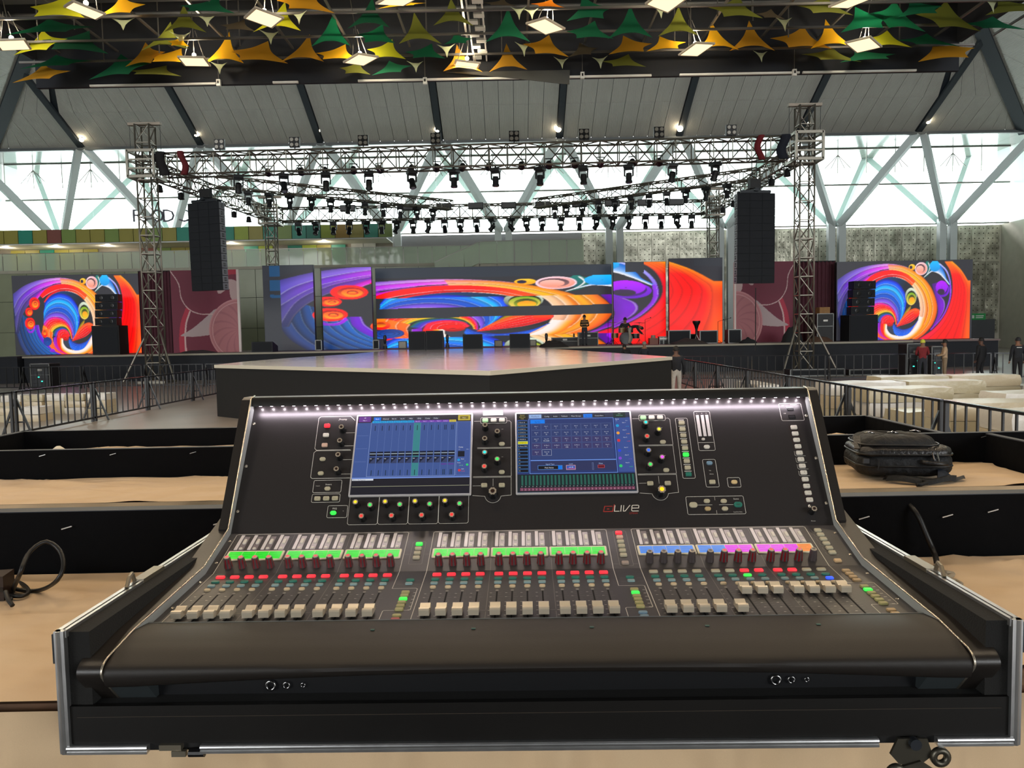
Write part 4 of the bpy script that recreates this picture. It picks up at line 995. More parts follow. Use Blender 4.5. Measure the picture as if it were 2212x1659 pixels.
for i,(px,h) in enumerate(((1314,1.5),(1394,1.45),(1551,1.25),(1566,1.35))):
    p = at(px,744,45.0); t = thing('microphone_stand', ORD[i]+' thin microphone stand from the left on the deck','stand',(p.x,45.0,DECK+.002),0,'microphone stands on the deck')
    MB().cyl((0,0,.05),(0,0,h),.014,6).build('pole', BLACK, t)
    for a in range(3): MB().cyl((0,0,.18),(.25*math.cos(a*2.1),.25*math.sin(a*2.1),0.01),.012,5).build('leg', BLACK, t)
    MB().cyl((0,0,h),(.3,-.1,h+.1),.01,5).build('boom_arm', BLACK, t); MB().ball((.3,-.1,h+.1),.035,8,6).build('microphone', DKSTEEL, t)

# ---- crowd barriers
BAR = mat('barrier_black', srgb(20,20,22), .35); BART = mat('barrier_rail', srgb(46,48,52), .22, .4)
bar_mesh = MB().box(-.017,.017,-.012,.012,.1,1.06).mesh('bar', BAR)
def barrier(A, B, label, group, sp=.27):
    A = Vector((*A,0)); B = Vector((*B,0)); L = (B-A).length; rz = math.atan2(B.y-A.y, B.x-A.x)
    t = thing('crowd_barrier', label, 'barrier', A, rz, group)
    MB().box(.02,L-.02,-.03,.03,1.06,1.1).build('top_rail', BART, t); MB().box(.02,L-.02,-.02,.02,.08,.13).build('bottom_rail', BAR, t)
    n = max(3, int((L-.2)/sp))
    for i in range(1, n): link('bar', bar_mesh, t, (L*i/n,0,0))
    for x in (.05, L-.05): MB().box(x-.03,x+.03,-.03,.03,0.0,1.08).build('post', BAR, t)
    mb = MB(); mb.bar((.05,0,.95),(.05,-.36,.02),.04); mb.bar((.05,0,.36),(.05,-.24,.36),.03); mb.build('brace', BAR, t)
    mb = MB(); mb.bar((.05,0,.95),(.05,.36,.02),.04); mb.bar((.05,0,.36),(.05,.24,.36),.03); mb.build('brace', BAR, t)
ys = [11.2,14.6,18.05,21.5,24.7,28.2,31.6]
for i in range(6): barrier((-11.75,ys[i]+.03),(-11.75,ys[i+1]-.03), ORD[i]+' barrier section from the camera in the left barrier line','left barrier line')
ys = [8.1,11.6,15.1,18.6,22.1,25.6,29.0,32.2]
rx = lambda y: 6.5+.022*(y-10)
for i in range(7): barrier((rx(ys[i]),ys[i]+.03),(rx(ys[i+1]),ys[i+1]-.03), ORD[i]+' barrier section from the camera in the right barrier line','right barrier line')
for i in range(5): barrier((-26.8+3.0*i+.03,37.4-.1*i),(-26.8+3.0*(i+1)-.03,37.3-.1*i), ORD[i]+' barrier section from the left in the line before the left stage','barrier line before the left stage', .32)
for i in range(5): barrier((7.4+3.1*i+.03,34.6-.75*i),(7.4+3.1*(i+1)-.03,34.6-.75*(i+1)), ORD[i]+' barrier section from the left in the line before the right stage','barrier line before the right stage', .32)

# ---- plastic-wrapped furniture parcels
def wrap_mat(name, c, seed):
    m = mat(name, c, .3, bump=.6, bscale=9, spec=.6); return m
WR = [wrap_mat('wrapped_beige', srgb(190,176,148), 1), wrap_mat('wrapped_cream', srgb(184,174,146), 2), wrap_mat('wrapped_white', srgb(206,202,194), 3)]
def parcel_mesh(w, d, h, seed, m):
    rnd = random.Random(seed); mb = MB(); nx, ny, nz = 8, 4, 3
    def warp(p):
        x, y, z = p; ex = (abs(2*x/w))**6; ey = (abs(2*y/d))**6; ez = (abs(2*z/h-1))**6
        k = 1-.011*(ex*ey+ey*ez+ex*ez)
        n = math.sin(x*7+seed)*math.cos(y*9+seed*2)*.012 + math.sin(z*20+x*5+seed)*.008
        return (x*(k+n), y*(k+n), max(0, h/2+(z-h/2)*(k-.0)) + (n*.6 if z > h*.9 else 0))
    faces = (lambda u,v: (-w/2+w*u,-d/2,h*v), lambda u,v: (w/2-w*u,d/2,h*v), lambda u,v: (-w/2,d/2-d*u,h*v), lambda u,v: (w/2,-d/2+d*u,h*v), lambda u,v: (-w/2+w*u,-d/2+d*v,h), lambda u,v: (-w/2+w*u,d/2-d*v,0))
    for f, (a, b) in zip(faces, ((nx,nz),(nx,nz),(ny,nz),(ny,nz),(nx,ny),(nx,ny))): mb.grid(lambda u,v: warp(f(u,v)), a, b)
    return mb.mesh('wrapped_parcel', m, R(32))
pm = [parcel_mesh(.62,.7,.2,s,WR[(0,2,0,1)[s]]) for s in range(4)]
for c in range(8):
    Yc = 24.2 + .05*(c % 3); Xc = -17.6 + c*.66
    for k in range(3):
        if c in (2,) and k == 2: continue
        o = link('wrapped_parcel', pm[(c*2+k*3+1)%4], None, (Xc+random.uniform(-.015,.015), Yc+random.uniform(-.02,.02), .205*k)); o.rotation_euler.z = random.uniform(-.02,.02)
        tag(o, '%s wrapped parcel from the left in the %s layer of the left pile' % (ORD[c], ('bottom','middle','top')[k]), 'parcel', 'wrapped parcels behind the left barrier')
for c in range(5):
    for k in range(2):
        o = link('wrapped_parcel', pm[(c+k)%4], None, (-16.6+c*.72, 21.9+.04*c, .205*k)); tag(o, '%s wrapped parcel from the left in the %s layer of the front left row' % (ORD[c], ('bottom','top')[k]), 'parcel', 'wrapped parcels behind the left barrier')
ps = [parcel_mesh(1.85,.85,.3,s+5,WR[(1,1,0,2)[s]]) for s in range(4)]
rows = [(20.6,7.7,4),(18.6,7.5,4),(16.7,7.55,3),(14.9,7.4,3),(13.2,7.35,2),(11.6,7.3,2)]
rn = ['farthest','second farthest','third farthest','third nearest','second nearest','nearest']
for ri,(Yr,X0,n) in enumerate(rows):
    for c in range(n):
        top = 3 if (ri+c) % 3 else 2
        for k in range(top):
            o = link('wrapped_parcel', ps[(ri+c*2+k)%4], None, (X0+.95+c*1.93+random.uniform(-.03,.03), Yr+random.uniform(-.06,.06), .305*k)); o.rotation_euler.z = random.uniform(-.03,.03)
            tag(o, '%s long parcel from the left, %s layer, %s row behind the right barrier' % (ORD[c], ('bottom','second','third')[k], rn[ri]), 'parcel', 'wrapped parcels behind the right barrier')
# small white parcels at the left end of the right-hand rows
for c in range(3):
    for k in range(3):
        o = link('wrapped_parcel', pm[1 if k != 1 else 3], None, (7.45, 22.6+c*.8, .205*k)); tag(o, '%s small white parcel from the camera, %s layer, beside the far right barrier' % (ORD[c], ('bottom','middle','top')[k]), 'parcel', 'small white parcels')

# ---- people
SKIN = mat('skin', srgb(132,92,70), .6); SKIN2 = mat('skin_dark', srgb(96,66,52), .6)
def person(label, loc, rz, J, torso, legs, shoes=BLACK, hair=srgb(18,15,14), skin=SKIN, cap=None, thick=1.0, height=1.72, marks=None):
    """J overrides joints of a 1.72 m standing figure; the body is one skinned surface"""
    D = dict(pel=(0,0,.95), spi=(0,0,1.12), che=(0,.0,1.32), nec=(0,0,1.47), hb=(0,-.015,1.56), ht=(0,-.015,1.66),
             sl=(-.17,0,1.41), el=(-.24,.02,1.14), wl=(-.25,-.05,.9), hl=(-.25,-.07,.84), sr=(.17,0,1.41), er=(.24,.02,1.14), wr=(.25,-.05,.9), hr=(.25,-.07,.84),
             tl=(-.09,0,.9), kl=(-.1,-.01,.5), al=(-.1,.03,.09), ol=(-.11,-.13,.04), tr=(.09,0,.9), kr=(.1,-.01,.5), ar=(.1,.03,.09), orr=(.11,-.13,.04))
    D.update(J); rad = dict(pel=(.155,.115), spi=(.14,.105), che=(.165,.115), nec=(.06,.06), hb=(.078,.09), ht=(.075,.09), sl=(.075,.075), el=(.052,.052), wl=(.036,.036), hl=(.03,.042), tl=(.09,.095), kl=(.066,.066), al=(.047,.047), ol=(.045,.032))
    for a, b in (('sl','sr'),('el','er'),('wl','wr'),('hl','hr'),('tl','tr'),('kl','kr'),('al','ar'),('ol','orr')): rad[b] = rad[a]
    ks = list(D); ix = {k: i for i, k in enumerate(ks)}
    E = [('pel','spi'),('spi','che'),('che','nec'),('nec','hb'),('hb','ht'),('che','sl'),('sl','el'),('el','wl'),('wl','hl'),('che','sr'),('sr','er'),('er','wr'),('wr','hr'),('pel','tl'),('tl','kl'),('kl','al'),('al','ol'),('pel','tr'),('tr','kr'),('kr','ar'),('ar','orr')]
    s = height/1.72
    me = bpy.data.meshes.new('skel'); me.from_pydata([tuple(c*s for c in D[k]) for k in ks], [(ix[a],ix[b]) for a,b in E], [])
    o = bpy.data.objects.new('skel', me); COL.objects.link(o)
    m = o.modifiers.new('s','SKIN'); m.use_smooth_shade = True
    for i, k in enumerate(ks):
        sv = me.skin_vertices[0].data[i]; q = thick if k in ('pel','spi','che','tl','tr','sl','sr','el','er') else 1.0
        sv.radius = (rad[k][0]*s*q, rad[k][1]*s*q); sv.use_root = (k == 'pel')
    m2 = o.modifiers.new('d','SUBSURF'); m2.levels = 1; m2.render_levels = 1
    dg = bpy.context.evaluated_depsgraph_get(); dg.update()
    body = bpy.data.meshes.new_from_object(o.evaluated_get(dg)); bpy.data.objects.remove(o); bpy.data.meshes.remove(me)
    # fingers: four and a thumb on each hand, joined to the same mesh
    import bmesh
    bm = bmesh.new(); bm.from_mesh(body)
    fing = MB()
    for wk, hk, sg in (('wl','hl',-1),('wr','hr',1)):
        w = Vector(D[wk])*s; h = Vector(D[hk])*s; d = (h-w).normalized(); sd = d.cross(Vector((0,1,0)) if abs(d.y) < .9 else Vector((1,0,0))).normalized(); nn = sd.cross(d)
        for i, L in enumerate((.062,.075,.072,.055)):
            b0 = h + d*.01 + nn*(.03-.02*i); fing.tube([b0, b0+d*L*.55+sd*.004, b0+d*L+sd*.018], [.0095,.0085,.007], 5)
        b0 = h - d*.03 + nn*.035; fing.tube([b0, b0+d*.03+nn*.02, b0+d*.055+nn*.022], [.011,.01,.008], 5)
    body_f = fing.mesh('f'); bm.from_mesh(body_f); bpy.data.meshes.remove(body_f)
    bm.to_mesh(body); bm.free()
    mats = [skin, torso, legs, shoes]
    for mm in mats: body.materials.append(mm)
    zone = {'pel':2,'spi':1,'che':1,'nec':0,'hb':0,'ht':0,'sl':1,'sr':1,'el':1,'er':1,'wl':1,'wr':1,'hl':0,'hr':0,'tl':2,'tr':2,'kl':2,'kr':2,'al':3,'ar':3,'ol':3,'orr':3}
    PT = [(Vector(D[k])*s, zone[k], k) for k in ks]
    for a, b in (('tl','kl'),('kl','al'),('tr','kr'),('kr','ar')):
        for f in (.3,.6,.85): PT.append((Vector(D[a])*s*(1-f)+Vector(D[b])*s*f, 2, ''))
    for a, b in (('sl','el'),('el','wl'),('sr','er'),('er','wr')): PT.append(((Vector(D[a])+Vector(D[b]))*.5*s, 1, ''))
    PT.append(((Vector(D['pel'])+Vector(D['spi']))*.5*s, 1, ''))
    PT.append(((Vector(D['che'])*.35+Vector(D['nec'])*.65)*s, 1, ''))
    for p in body.polygons:
        c = p.center; p.material_index = min(PT, key=lambda q: (q[0]-c).length_squared)[1]; p.use_smooth = True
    t = thing('person', label, 'person', loc, rz)
    link('body', body, t)
    hb, ht = Vector(D['hb'])*s, Vector(D['ht'])*s; up = (ht-hb).normalized(); c = (hb+ht)*.5
    f = Vector((0,-1,0)) - up*Vector((0,-1,0)).dot(up); f = f.normalized() if f.length > .1 else Vector((0,0,-1)); r = f.cross(up)
    P = lambda a,b,d: c + r*a*s + f*b*s + up*d*s
    hm = MB(); hm.grid(lambda u,v: tuple(P(.096*math.sin(v*PI*.56)*math.cos(2*PI*u), -.012+.112*math.sin(v*PI*.56)*math.sin(2*PI*u)*(.75 if math.sin(2*PI*u) > 0 and v > .6 else 1), .035+.125*math.cos(v*PI*.56))), 16, 8)
    hm.build('cap' if cap else 'hair', mat('cap_%02x%02x%02x' % cap, srgb(*cap), .7) if cap else mat('hair_dark', hair, .7), t, True)
    fm = MB(); fm.cyl(P(0,.085,.0), P(0,.118,-.02), .012, 6, .016); fm.build('nose', skin, t)
    em = MB(); [em.ball(P(a,.088,.02), .009, 6, 4) for a in (-.03,.03)]; em.build('eyes', BLACKG, t)
    mm2 = MB(); mm2.bar(P(-.022,.09,-.055), P(.022,.09,-.055), .01); mm2.build('mouth', mat('lip', srgb(120,66,60), .5), t)
    am = MB(); [am.ball(P(a,-.005,-.0), .022, 6, 4, (.5,1,1.4)) for a in (-.088,.088)]; am.build('ears', skin, t)
    if marks: marks(t, s)
    return t
def cl(n, c, r=.85): return mat(n, srgb(*c), r, noise=.12, nscale=14)
def striped():
    m = bpy.data.materials.new('striped_jumper'); m.use_nodes = True; nt = m.node_tree; b = nt.nodes['Principled BSDF']; b.inputs['Roughness'].default_value = .9
    tc = nt.nodes.new('ShaderNodeTexCoord'); w = nt.nodes.new('ShaderNodeTexWave'); w.bands_direction = 'Z'; w.inputs['Scale'].default_value = 2.2; w.inputs['Distortion'].default_value = 1.0
    r = nt.nodes.new('ShaderNodeValToRGB'); r.color_ramp.interpolation = 'CONSTANT'; r.color_ramp.elements[0].color = (*srgb(22,20,20),1); r.color_ramp.elements[1].position = .5; r.color_ramp.elements[1].color = (*srgb(136,104,62),1)
    nt.links.new(tc.outputs['Object'], w.inputs['Vector']); nt.links.new(w.outputs['Fac'], r.inputs['Fac']); nt.links.new(r.outputs['Color'], b.inputs['Base Color']); return m
def floor_at(px, py, z=0.0): p = on_z(px, py, z); return (p.x, p.y, z)
fold = dict(el=(-.23,-.06,1.15), wl=(-.1,-.24,1.12), hl=(-.02,-.27,1.12), er=(.23,-.06,1.15), wr=(.1,-.24,1.1), hr=(.02,-.27,1.1))
p = at(1263,745,43.6); person('person in a black and ochre striped jumper standing on the deck', (p.x,43.6,DECK+.002), R(165), dict(fold), striped(), cl('dark_trousers',(38,40,48)))
p = at(1360,747,43.3)
bend = dict(pel=(0,0,.93), spi=(.16,-.02,1.04), che=(.38,-.05,1.09), nec=(.53,-.06,1.05), hb=(.6,-.07,.99), ht=(.68,-.07,.95), sl=(.36,-.22,1.06), el=(.5,-.3,.82), wl=(.66,-.28,.66), hl=(.71,-.27,.62), sr=(.4,.12,1.08), er=(.52,.16,.82), wr=(.68,.1,.64), hr=(.73,.08,.6), tl=(-.02,-.09,.88), kl=(.02,-.12,.48), al=(-.08,-.13,.09), ol=(.06,-.16,.04), tr=(-.02,.09,.88), kr=(.1,.1,.48), ar=(.04,.13,.09), orr=(.18,.12,.04))
person('person in grey trousers and black jacket bending over beside the drum kit', (p.x,43.3,DECK+.002), 0, bend, cl('black_jacket',(24,26,30)), cl('grey_trousers',(150,142,130)))
seat = dict(pel=(0,0,.58), spi=(0,0,.76), che=(0,-.03,.96), nec=(0,-.05,1.11), hb=(0,-.08,1.2), ht=(0,-.08,1.3), sl=(-.17,-.03,1.05), el=(-.3,-.15,.85), wl=(-.2,-.38,.9), hl=(-.17,-.44,.9), sr=(.17,-.03,1.05), er=(.3,-.15,.85), wr=(.2,-.38,.9), hr=(.17,-.44,.9), tl=(-.1,-.02,.56), kl=(-.2,-.4,.52), al=(-.22,-.34,.09), ol=(-.24,-.5,.04), tr=(.1,-.02,.56), kr=(.2,-.4,.52), ar=(.22,-.34,.09), orr=(.24,-.5,.04))
p = at(1351,742,46.2); dr = person('person in dark clothes seated on a stool behind the drum kit', (p.x,46.35,DECK+.002), 0, seat, cl('charcoal_top',(30,31,36)), cl('black_trousers',(26,26,30)), cap=(24,24,28), height=2.0)
stl = thing('drum_stool','round black stool under the seated drummer','stool',(p.x,46.35,DECK+.002)); MB().cyl((0,0,.46),(0,0,.52),.18,16).build('seat', BLACKG, stl); MB().cyl((0,0,.02),(0,0,.46),.03,8).build('post', STEEL, stl); MB().cyl((0,0,0),(0,0,.03),.2,12).build('foot', STEEL, stl)
stand_r = dict(el=(-.25,.0,1.14), wl=(-.24,-.1,.92))
person('person in white trousers and black jacket walking behind the runway corner', floor_at(1461,869), R(178), dict(kl=(-.1,-.03,.5), kr=(.11,.03,.5), al=(-.1,.0,.09), ar=(.11,.1,.1), orr=(.12,-.06,.04)), cl('black_padded_jacket',(24,26,34)), cl('white_trousers',(190,186,180)), skin=SKIN2)
p = at(1356,770,36.5); person('person in black stooping before the stage behind the runway', (p.x,36.5,0), R(200), dict(spi=(0,-.06,1.1), che=(0,-.16,1.27), nec=(0,-.26,1.38), hb=(0,-.32,1.45), ht=(0,-.34,1.55), sl=(-.17,-.16,1.36), sr=(.17,-.16,1.36), el=(-.25,-.2,1.1), er=(.25,-.2,1.1), wl=(-.22,-.38,.95), wr=(.22,-.38,.95), hl=(-.2,-.44,.93), hr=(.2,-.44,.93)), cl('black_shirt',(22,22,26)), MATS['black_trousers'])
p = at(1392,770,36.0); person('person in a grey knitted cap standing behind the runway', (p.x,36.0,0), R(170), {}, cl('navy_top',(28,32,42)), MATS['dark_trousers'], cap=(128,128,122), height=1.74)
person('person in a dark red jacket and yellow helmet at the amplifier racks', floor_at(1992,826), R(160), dict(fold), cl('red_jacket',(118,30,36)), MATS['dark_trousers'], cap=(206,206,72), height=1.68)
person('person in a beige jacket standing right of the amplifier racks', floor_at(2040,826), R(-110), dict(fold, al=(-.1,.06,.09)), cl('beige_jacket',(186,158,128)), cl('khaki_trousers',(132,114,92)), height=1.66)
person('person all in black walking away beyond the right barrier', floor_at(2118,826), R(205), dict(kl=(-.1,-.06,.5), al=(-.1,.1,.12), ol=(-.11,-.04,.05), kr=(.11,-.05,.5), ar=(.11,-.06,.09), orr=(.12,-.22,.04)), cl('black_coat',(20,21,25)), cl('black_jeans',(22,22,26)), skin=SKIN2, thick=1.1)
def back_text(t, s):
    mb = MB(); mb.box(-.08,.1,.131*s,.135*s,1.36*s,1.385*s); mb.build('back_print', WHITE, t)
person('person in a dark hooded top at the right edge of the photo', floor_at(2197,829), R(172), dict(kl=(-.1,0,.5)), cl('dark_hoodie',(28,30,36)), MATS['black_jeans'], cap=(30,30,34), thick=1.12, marks=back_text)
# ================================================================== FRONT-OF-HOUSE PLATFORM, TABLES, SCREENS OF BLACK CLOTH
TZ = EYE - 0.5785                       # table tops
PLAT = 0.80
PLATM = mat('platform_black', srgb(24,23,22), .8)
pf = thing('foh_platform','black plywood mixing platform under the tables','platform'); MB().box(-2.78,2.3,-1.6,4.34,0,PLAT).build('deck', PLATM, pf)
def cloth(name, c, bump=.5):
    m = bpy.data.materials.new(name); m.use_nodes = True; nt = m.node_tree; b = nt.nodes['Principled BSDF']
    b.inputs['Base Color'].default_value = (*c,1); b.inputs['Roughness'].default_value = .75; b.inputs['Sheen Weight'].default_value = .1
    tc = nt.nodes.new('ShaderNodeTexCoord'); mp = nt.nodes.new('ShaderNodeMapping'); mp.inputs['Scale'].default_value = (2.0,2.9,2.4); mp.inputs['Rotation'].default_value = (0,0,.5)
    nt.links.new(tc.outputs['Object'], mp.inputs['Vector'])
    n = nt.nodes.new('ShaderNodeTexNoise'); n.inputs['Scale'].default_value = 1.4; n.inputs['Detail'].default_value = 2.5; nt.links.new(mp.outputs['Vector'], n.inputs['Vector'])
    wv = nt.nodes.new('ShaderNodeTexNoise'); wv.inputs['Scale'].default_value = 600; nt.links.new(tc.outputs['Object'], wv.inputs['Vector'])
    mr = nt.nodes.new('ShaderNodeMapRange'); mr.inputs['To Min'].default_value = .94; mr.inputs['To Max'].default_value = 1.05; nt.links.new(wv.outputs['Fac'], mr.inputs['Value'])
    mx = nt.nodes.new('ShaderNodeMix'); mx.data_type = 'RGBA'; mx.blend_type = 'MULTIPLY'; mx.inputs['Factor'].default_value = 1; mx.inputs['A'].default_value = (*c,1); nt.links.new(mr.outputs['Result'], mx.inputs['B']); nt.links.new(mx.outputs['Result'], b.inputs['Base Color'])
    bp = nt.nodes.new('ShaderNodeBump'); bp.inputs['Strength'].default_value = bump; bp.inputs['Distance'].default_value = .10; nt.links.new(n.outputs['Fac'], bp.inputs['Height']); nt.links.new(bp.outputs['Normal'], b.inputs['Normal'])
    MATS[name] = m; return m
BEIGE = cloth('beige_tablecloth', srgb(212,182,144), .8)
BLKCL = mat('black_panel_cloth', srgb(7,7,9), .9, bump=.25, bscale=14, noise=.2, nscale=4, spec=.12)
WOODT = mat('worn_plywood', srgb(92,66,46), .7, noise=.35, nscale=7, stretch=(1,8,1))

def fold_cloth(name, label, x0, x1, y0, y1, z, drop, seed, front_curve=None, thick=True):
    """cloth lying on a table top with its front edge hanging down in folds"""
    rnd = random.Random(seed); ph = [rnd.uniform(0,6.3) for _ in range(6)]
    t = thing(name, label, 'tablecloth')
    nx, ny = 120, 34
    creases = [(rnd.uniform(x0,x1), rnd.uniform(y0,y1), rnd.uniform(-.5,.5), rnd.uniform(.25,.8), rnd.uniform(.004,.010)) for _ in range(46)]
    def top(u, v):
        x = x0+(x1-x0)*u; fy = y0 + (front_curve(x) if front_curve else 0); y = fy+(y1-fy)*v
        h = .0015
        for cx, cy, a, L, A in creases:
            dx, dy = x-cx, y-cy; s = dx*math.cos(a)+dy*math.sin(a); n = -dx*math.sin(a)+dy*math.cos(a)
            if abs(s) < L: h += A*math.exp(-(n/.014)**2)*math.cos(s/L*PI/2)
        return (x, y, z+h)
    MB().grid(top, nx, ny).build('top_sheet', BEIGE, t, True)
    if drop:
        def fall(u, v):
            x = x0+(x1-x0)*u; fy = y0 + (front_curve(x) if front_curve else 0)
            a = v**.8; f = (math.sin(x*31+ph[0]+2*math.sin(x*5))*.5+math.sin(x*17+ph[1])*.5)
            return (x+.02*v*math.sin(x*9+ph[2]), fy-.004-.012*a-.014*a*f, z+.0015-drop*v)
        MB().grid(fall, 240, 14).build('front_drop', BEIGE, t, True)
    return t
def table(label, x0, x1, y0, y1):
    t = thing('trestle_table', label, 'table', ((x0+x1)/2,(y0+y1)/2,PLAT))
    w, d, h = (x1-x0)/2, (y1-y0)/2, TZ-PLAT-.004
    MB().box(-w,w,-d,d,h-.03,h).build('table_top', WOODT, t)
    for a in (-1,1):
        for b in (-1,1): MB().box(a*(w-.08)-.02,a*(w-.08)+.02,b*(d-.06)-.02,b*(d-.06)+.02,0.0,h-.03).build('leg', DKSTEEL, t)
    return t
table('plywood table under the mixing console', -2.4, 2.2, 1.213, 1.90)
table('plywood table under the backpack', -2.4, 1.98, 2.76, 3.23)
table('plywood table in the row nearest the barriers', -2.4, 1.85, 3.92, 4.18)
fold_cloth('tablecloth','wrinkled beige cloth on the table under the mixing console', -2.42, 2.22, 1.21, 1.895, TZ, 0, 3, lambda x: (0 if x < .7 else .10*min(1,(x-.7)/.25)))
# separate cloth hanging down the table front
rnd = random.Random(5)
mb = MB(); mb.grid(lambda u,v: (-2.42+4.64*u, 1.19-.012*v-.024*v**.3*(math.sin(u*190+2.5*math.sin(u*23)+v*3)*.55+math.sin(u*97+v*2)*.5+.3*math.sin(u*331)), TZ-.006-.55*v), 500, 22)
tag(mb.build('tablecloth', BEIGE, None, True), 'gathered beige cloth hanging below the mixing console tray', 'tablecloth')
fold_cloth('tablecloth','wrinkled beige cloth on the table under the backpack', -2.42, 1.99, 2.745, 3.235, TZ, .33, 8)
fold_cloth('tablecloth','narrow beige cloth on the table nearest the barriers', -2.42, 1.86, 3.905, 4.185, TZ, .3, 12)
tag(heap_o := MB().grid(lambda u,v: (on_z(222,954,TZ).x+(u-.5)*.16, 4.02+(v-.5)*.1, TZ+.004+.03*math.sin(PI*u)*math.sin(PI*v)*(1+.3*math.sin(u*14))), 12, 8).build('paper_scrap', mat('paper_white', srgb(222,214,196), .8), None, True), 'crumpled white paper on the table nearest the barriers at left', 'paper')
def screen_panel(label, x0, x1, y, ztop, thick, staples, side=None, base=TZ-.25):
    t = thing('cloth_barrier', label, 'partition', (0,y,0))
    def face(u,v):
        x = x0+(x1-x0)*u; return (x, -.009-.004*math.sin(x*8+3*v)*math.sin(PI*v)-.003*math.sin(x*23)*v*(1-v)*4, base+(ztop-base)*v)
    MB().grid(face, 60, 6).build('cloth_face', BLKCL, t, True)
    MB().box(x0,x1,0,thick,base,ztop).build('board', mat('panel_top_lit', srgb(58,60,66), .6), t)  # paler board colour stands in for light on the panel top
    for (sx, sz) in staples: MB().bar((sx-.013,-.016,sz-.003),(sx+.013,-.016,sz+.004),.0025).build('staple', ALU, t)
    MB().box(x0+.02,x1-.02,0.004,thick-.004,PLAT,base).build('frame', BLACK, t)
    return t
st1 = [(-1.12,TZ+.118),(-.74,TZ+.122),(-.41,TZ+.121)] + [(q.x,q.z) for q in (at(1865,1118,1.9),at(2045,1114,1.9),at(2143,1103,1.9))]
screen_panel('black cloth-covered panel closest behind the mixing console', -2.44, 2.24, 1.912, TZ+.157, .045, st1)
screen_panel('black cloth-covered panel behind the backpack', -2.44, 2.24, 3.255, TZ+.126, .03, [(x,TZ+.105) for x in (-2.0,-1.7,-1.36,-1.05,-.8)]+[(2.0,TZ+.11)])
screen_panel('black cloth-covered panel farthest from the mixing console', -2.70, 1.95, 4.21, TZ+.098, .03, [])
def side_panel(label, x, y0, y1, zt):
    t = thing('cloth_barrier', label, 'partition', (x,y0,0)); MB().box(-.012,.012,0,y1-y0,PLAT,zt).build('board', BLKCL, t); MB().box(-.014,.014,0,y1-y0,zt,zt+.004).build('lit_top_edge', MATS['panel_top_lit'], t)  # paler strip paints light along the top of the side panel
side_panel('black side panel closing the farthest table row on the left', -2.70, 3.3, 4.2, TZ+.096)
side_panel('black side panel closing the farthest table row on the right', 1.95, 3.3, 4.2, TZ+.096)
side_panel('black side panel closing the backpack table on the right', 2.02, 2.72, 3.24, TZ+.12)

# ---- backpack lying on its back
bpk = thing('backpack','black backpack lying flat on the beige cloth', 'backpack', (on_z(1972,1042,TZ).x, 2.97, TZ+.006), R(-9)); bpk.scale = (.80,.92,.88)
NYL = mat('black_nylon', srgb(12,13,16), .65, bump=.35, bscale=45, noise=.2, nscale=12); NYLB = mat('navy_nylon', srgb(18,25,38), .6, bump=.3, bscale=40); LEA = mat('black_leatherette', srgb(34,32,32), .35, bump=.2, bscale=70)
def pillow(w, d, h, z0, cx=0, cy=0, k=4.0, taper=0.0, fl=.55):
    def f(u, v):
        th = 2*PI*u; ph = PI*(v-.5)
        c, s = math.cos(th), math.sin(th); q = 2/k
        X = abs(c)**q*math.copysign(1,c); Y = abs(s)**q*math.copysign(1,s)
        rr = math.cos(ph)**.35 if abs(v-.5) < .5 else 0
        Z = math.copysign(abs(math.sin(ph))**.6, math.sin(ph))
        tz = 1-taper*(Z*.5+.5)
        return (cx+X*rr*w/2*tz + .004*math.sin(9*u*6), cy+Y*rr*d/2*tz, z0+h*(.5+.5*Z)+.004*math.sin(X*14)*math.sin(Y*9))
    return MB().grid(f, 48, 20)
pillow(.43,.30,.105,.012,k=5).build('main_compartment', NYL, bpk, True)
pillow(.435,.302,.05,.095,k=5,taper=.06).build('upper_band', LEA, bpk, True)
fr = pillow(.37,.26,.055,.132,-.02,.0,k=4,taper=.22).build('front_pocket', NYL, bpk, True)
pz = [(.215*math.copysign(abs(math.cos(a))**.4,math.cos(a)), .15*math.copysign(abs(math.sin(a))**.4,math.sin(a)), .112) for a in [2*PI*i/60 for i in range(60)]]
MB().tube(pz,.004,6,True).build('zip_line', BLACKG, bpk, True)
pz2 = [(q[0]*1.0,q[1]*1.0,.062) for q in pz]; MB().tube(pz2,.005,6,True).build('seam_piping', BLACKG, bpk, True)
pz3 = [(-.02+q[0]*.84,q[1]*.85,.15) for q in pz]; MB().tube(pz3,.004,6,True).build('pocket_piping', BLACKG, bpk, True)
for dx, z in ((.10,.125),(.117,.125),(.118,.100)): 
    o = MB().bar((dx,-.158,z),(dx+.006,-.166,z-.032 if z > .11 else z-.012),.008,.004); o.build('zip_pull', CHR, bpk)
MB().tube([(.05,-.152,.085),(.07,-.168,.083),(.13,-.168,.078),(.165,-.15,.075)],.009,8).build('grab_handle', LEA, bpk, True)
MB().cbox((-.185,-.142,.085),(.026,.012,.02)).build('logo_patch', mat('patch_grey', srgb(58,60,64), .5), bpk)
MB().tube([(-.13,-.152,.095),(-.135,-.156,.06),(-.14,-.156,.05)],.003,6).build('zip_cord', BLACK, bpk)
for (x,y) in ((-.14,-.03),(-.03,-.02),(.09,.03)): MB().tube([(x-.02,y,.19),(x,y-.01,.196),(x+.025,y-.012,.19)],.004,6).build('pull_tab', CHR, bpk, True)
MB().bar((-.21,-.1,.13),(-.19,-.02,.175),.03,.006).build('compression_strap', LEA, bpk)
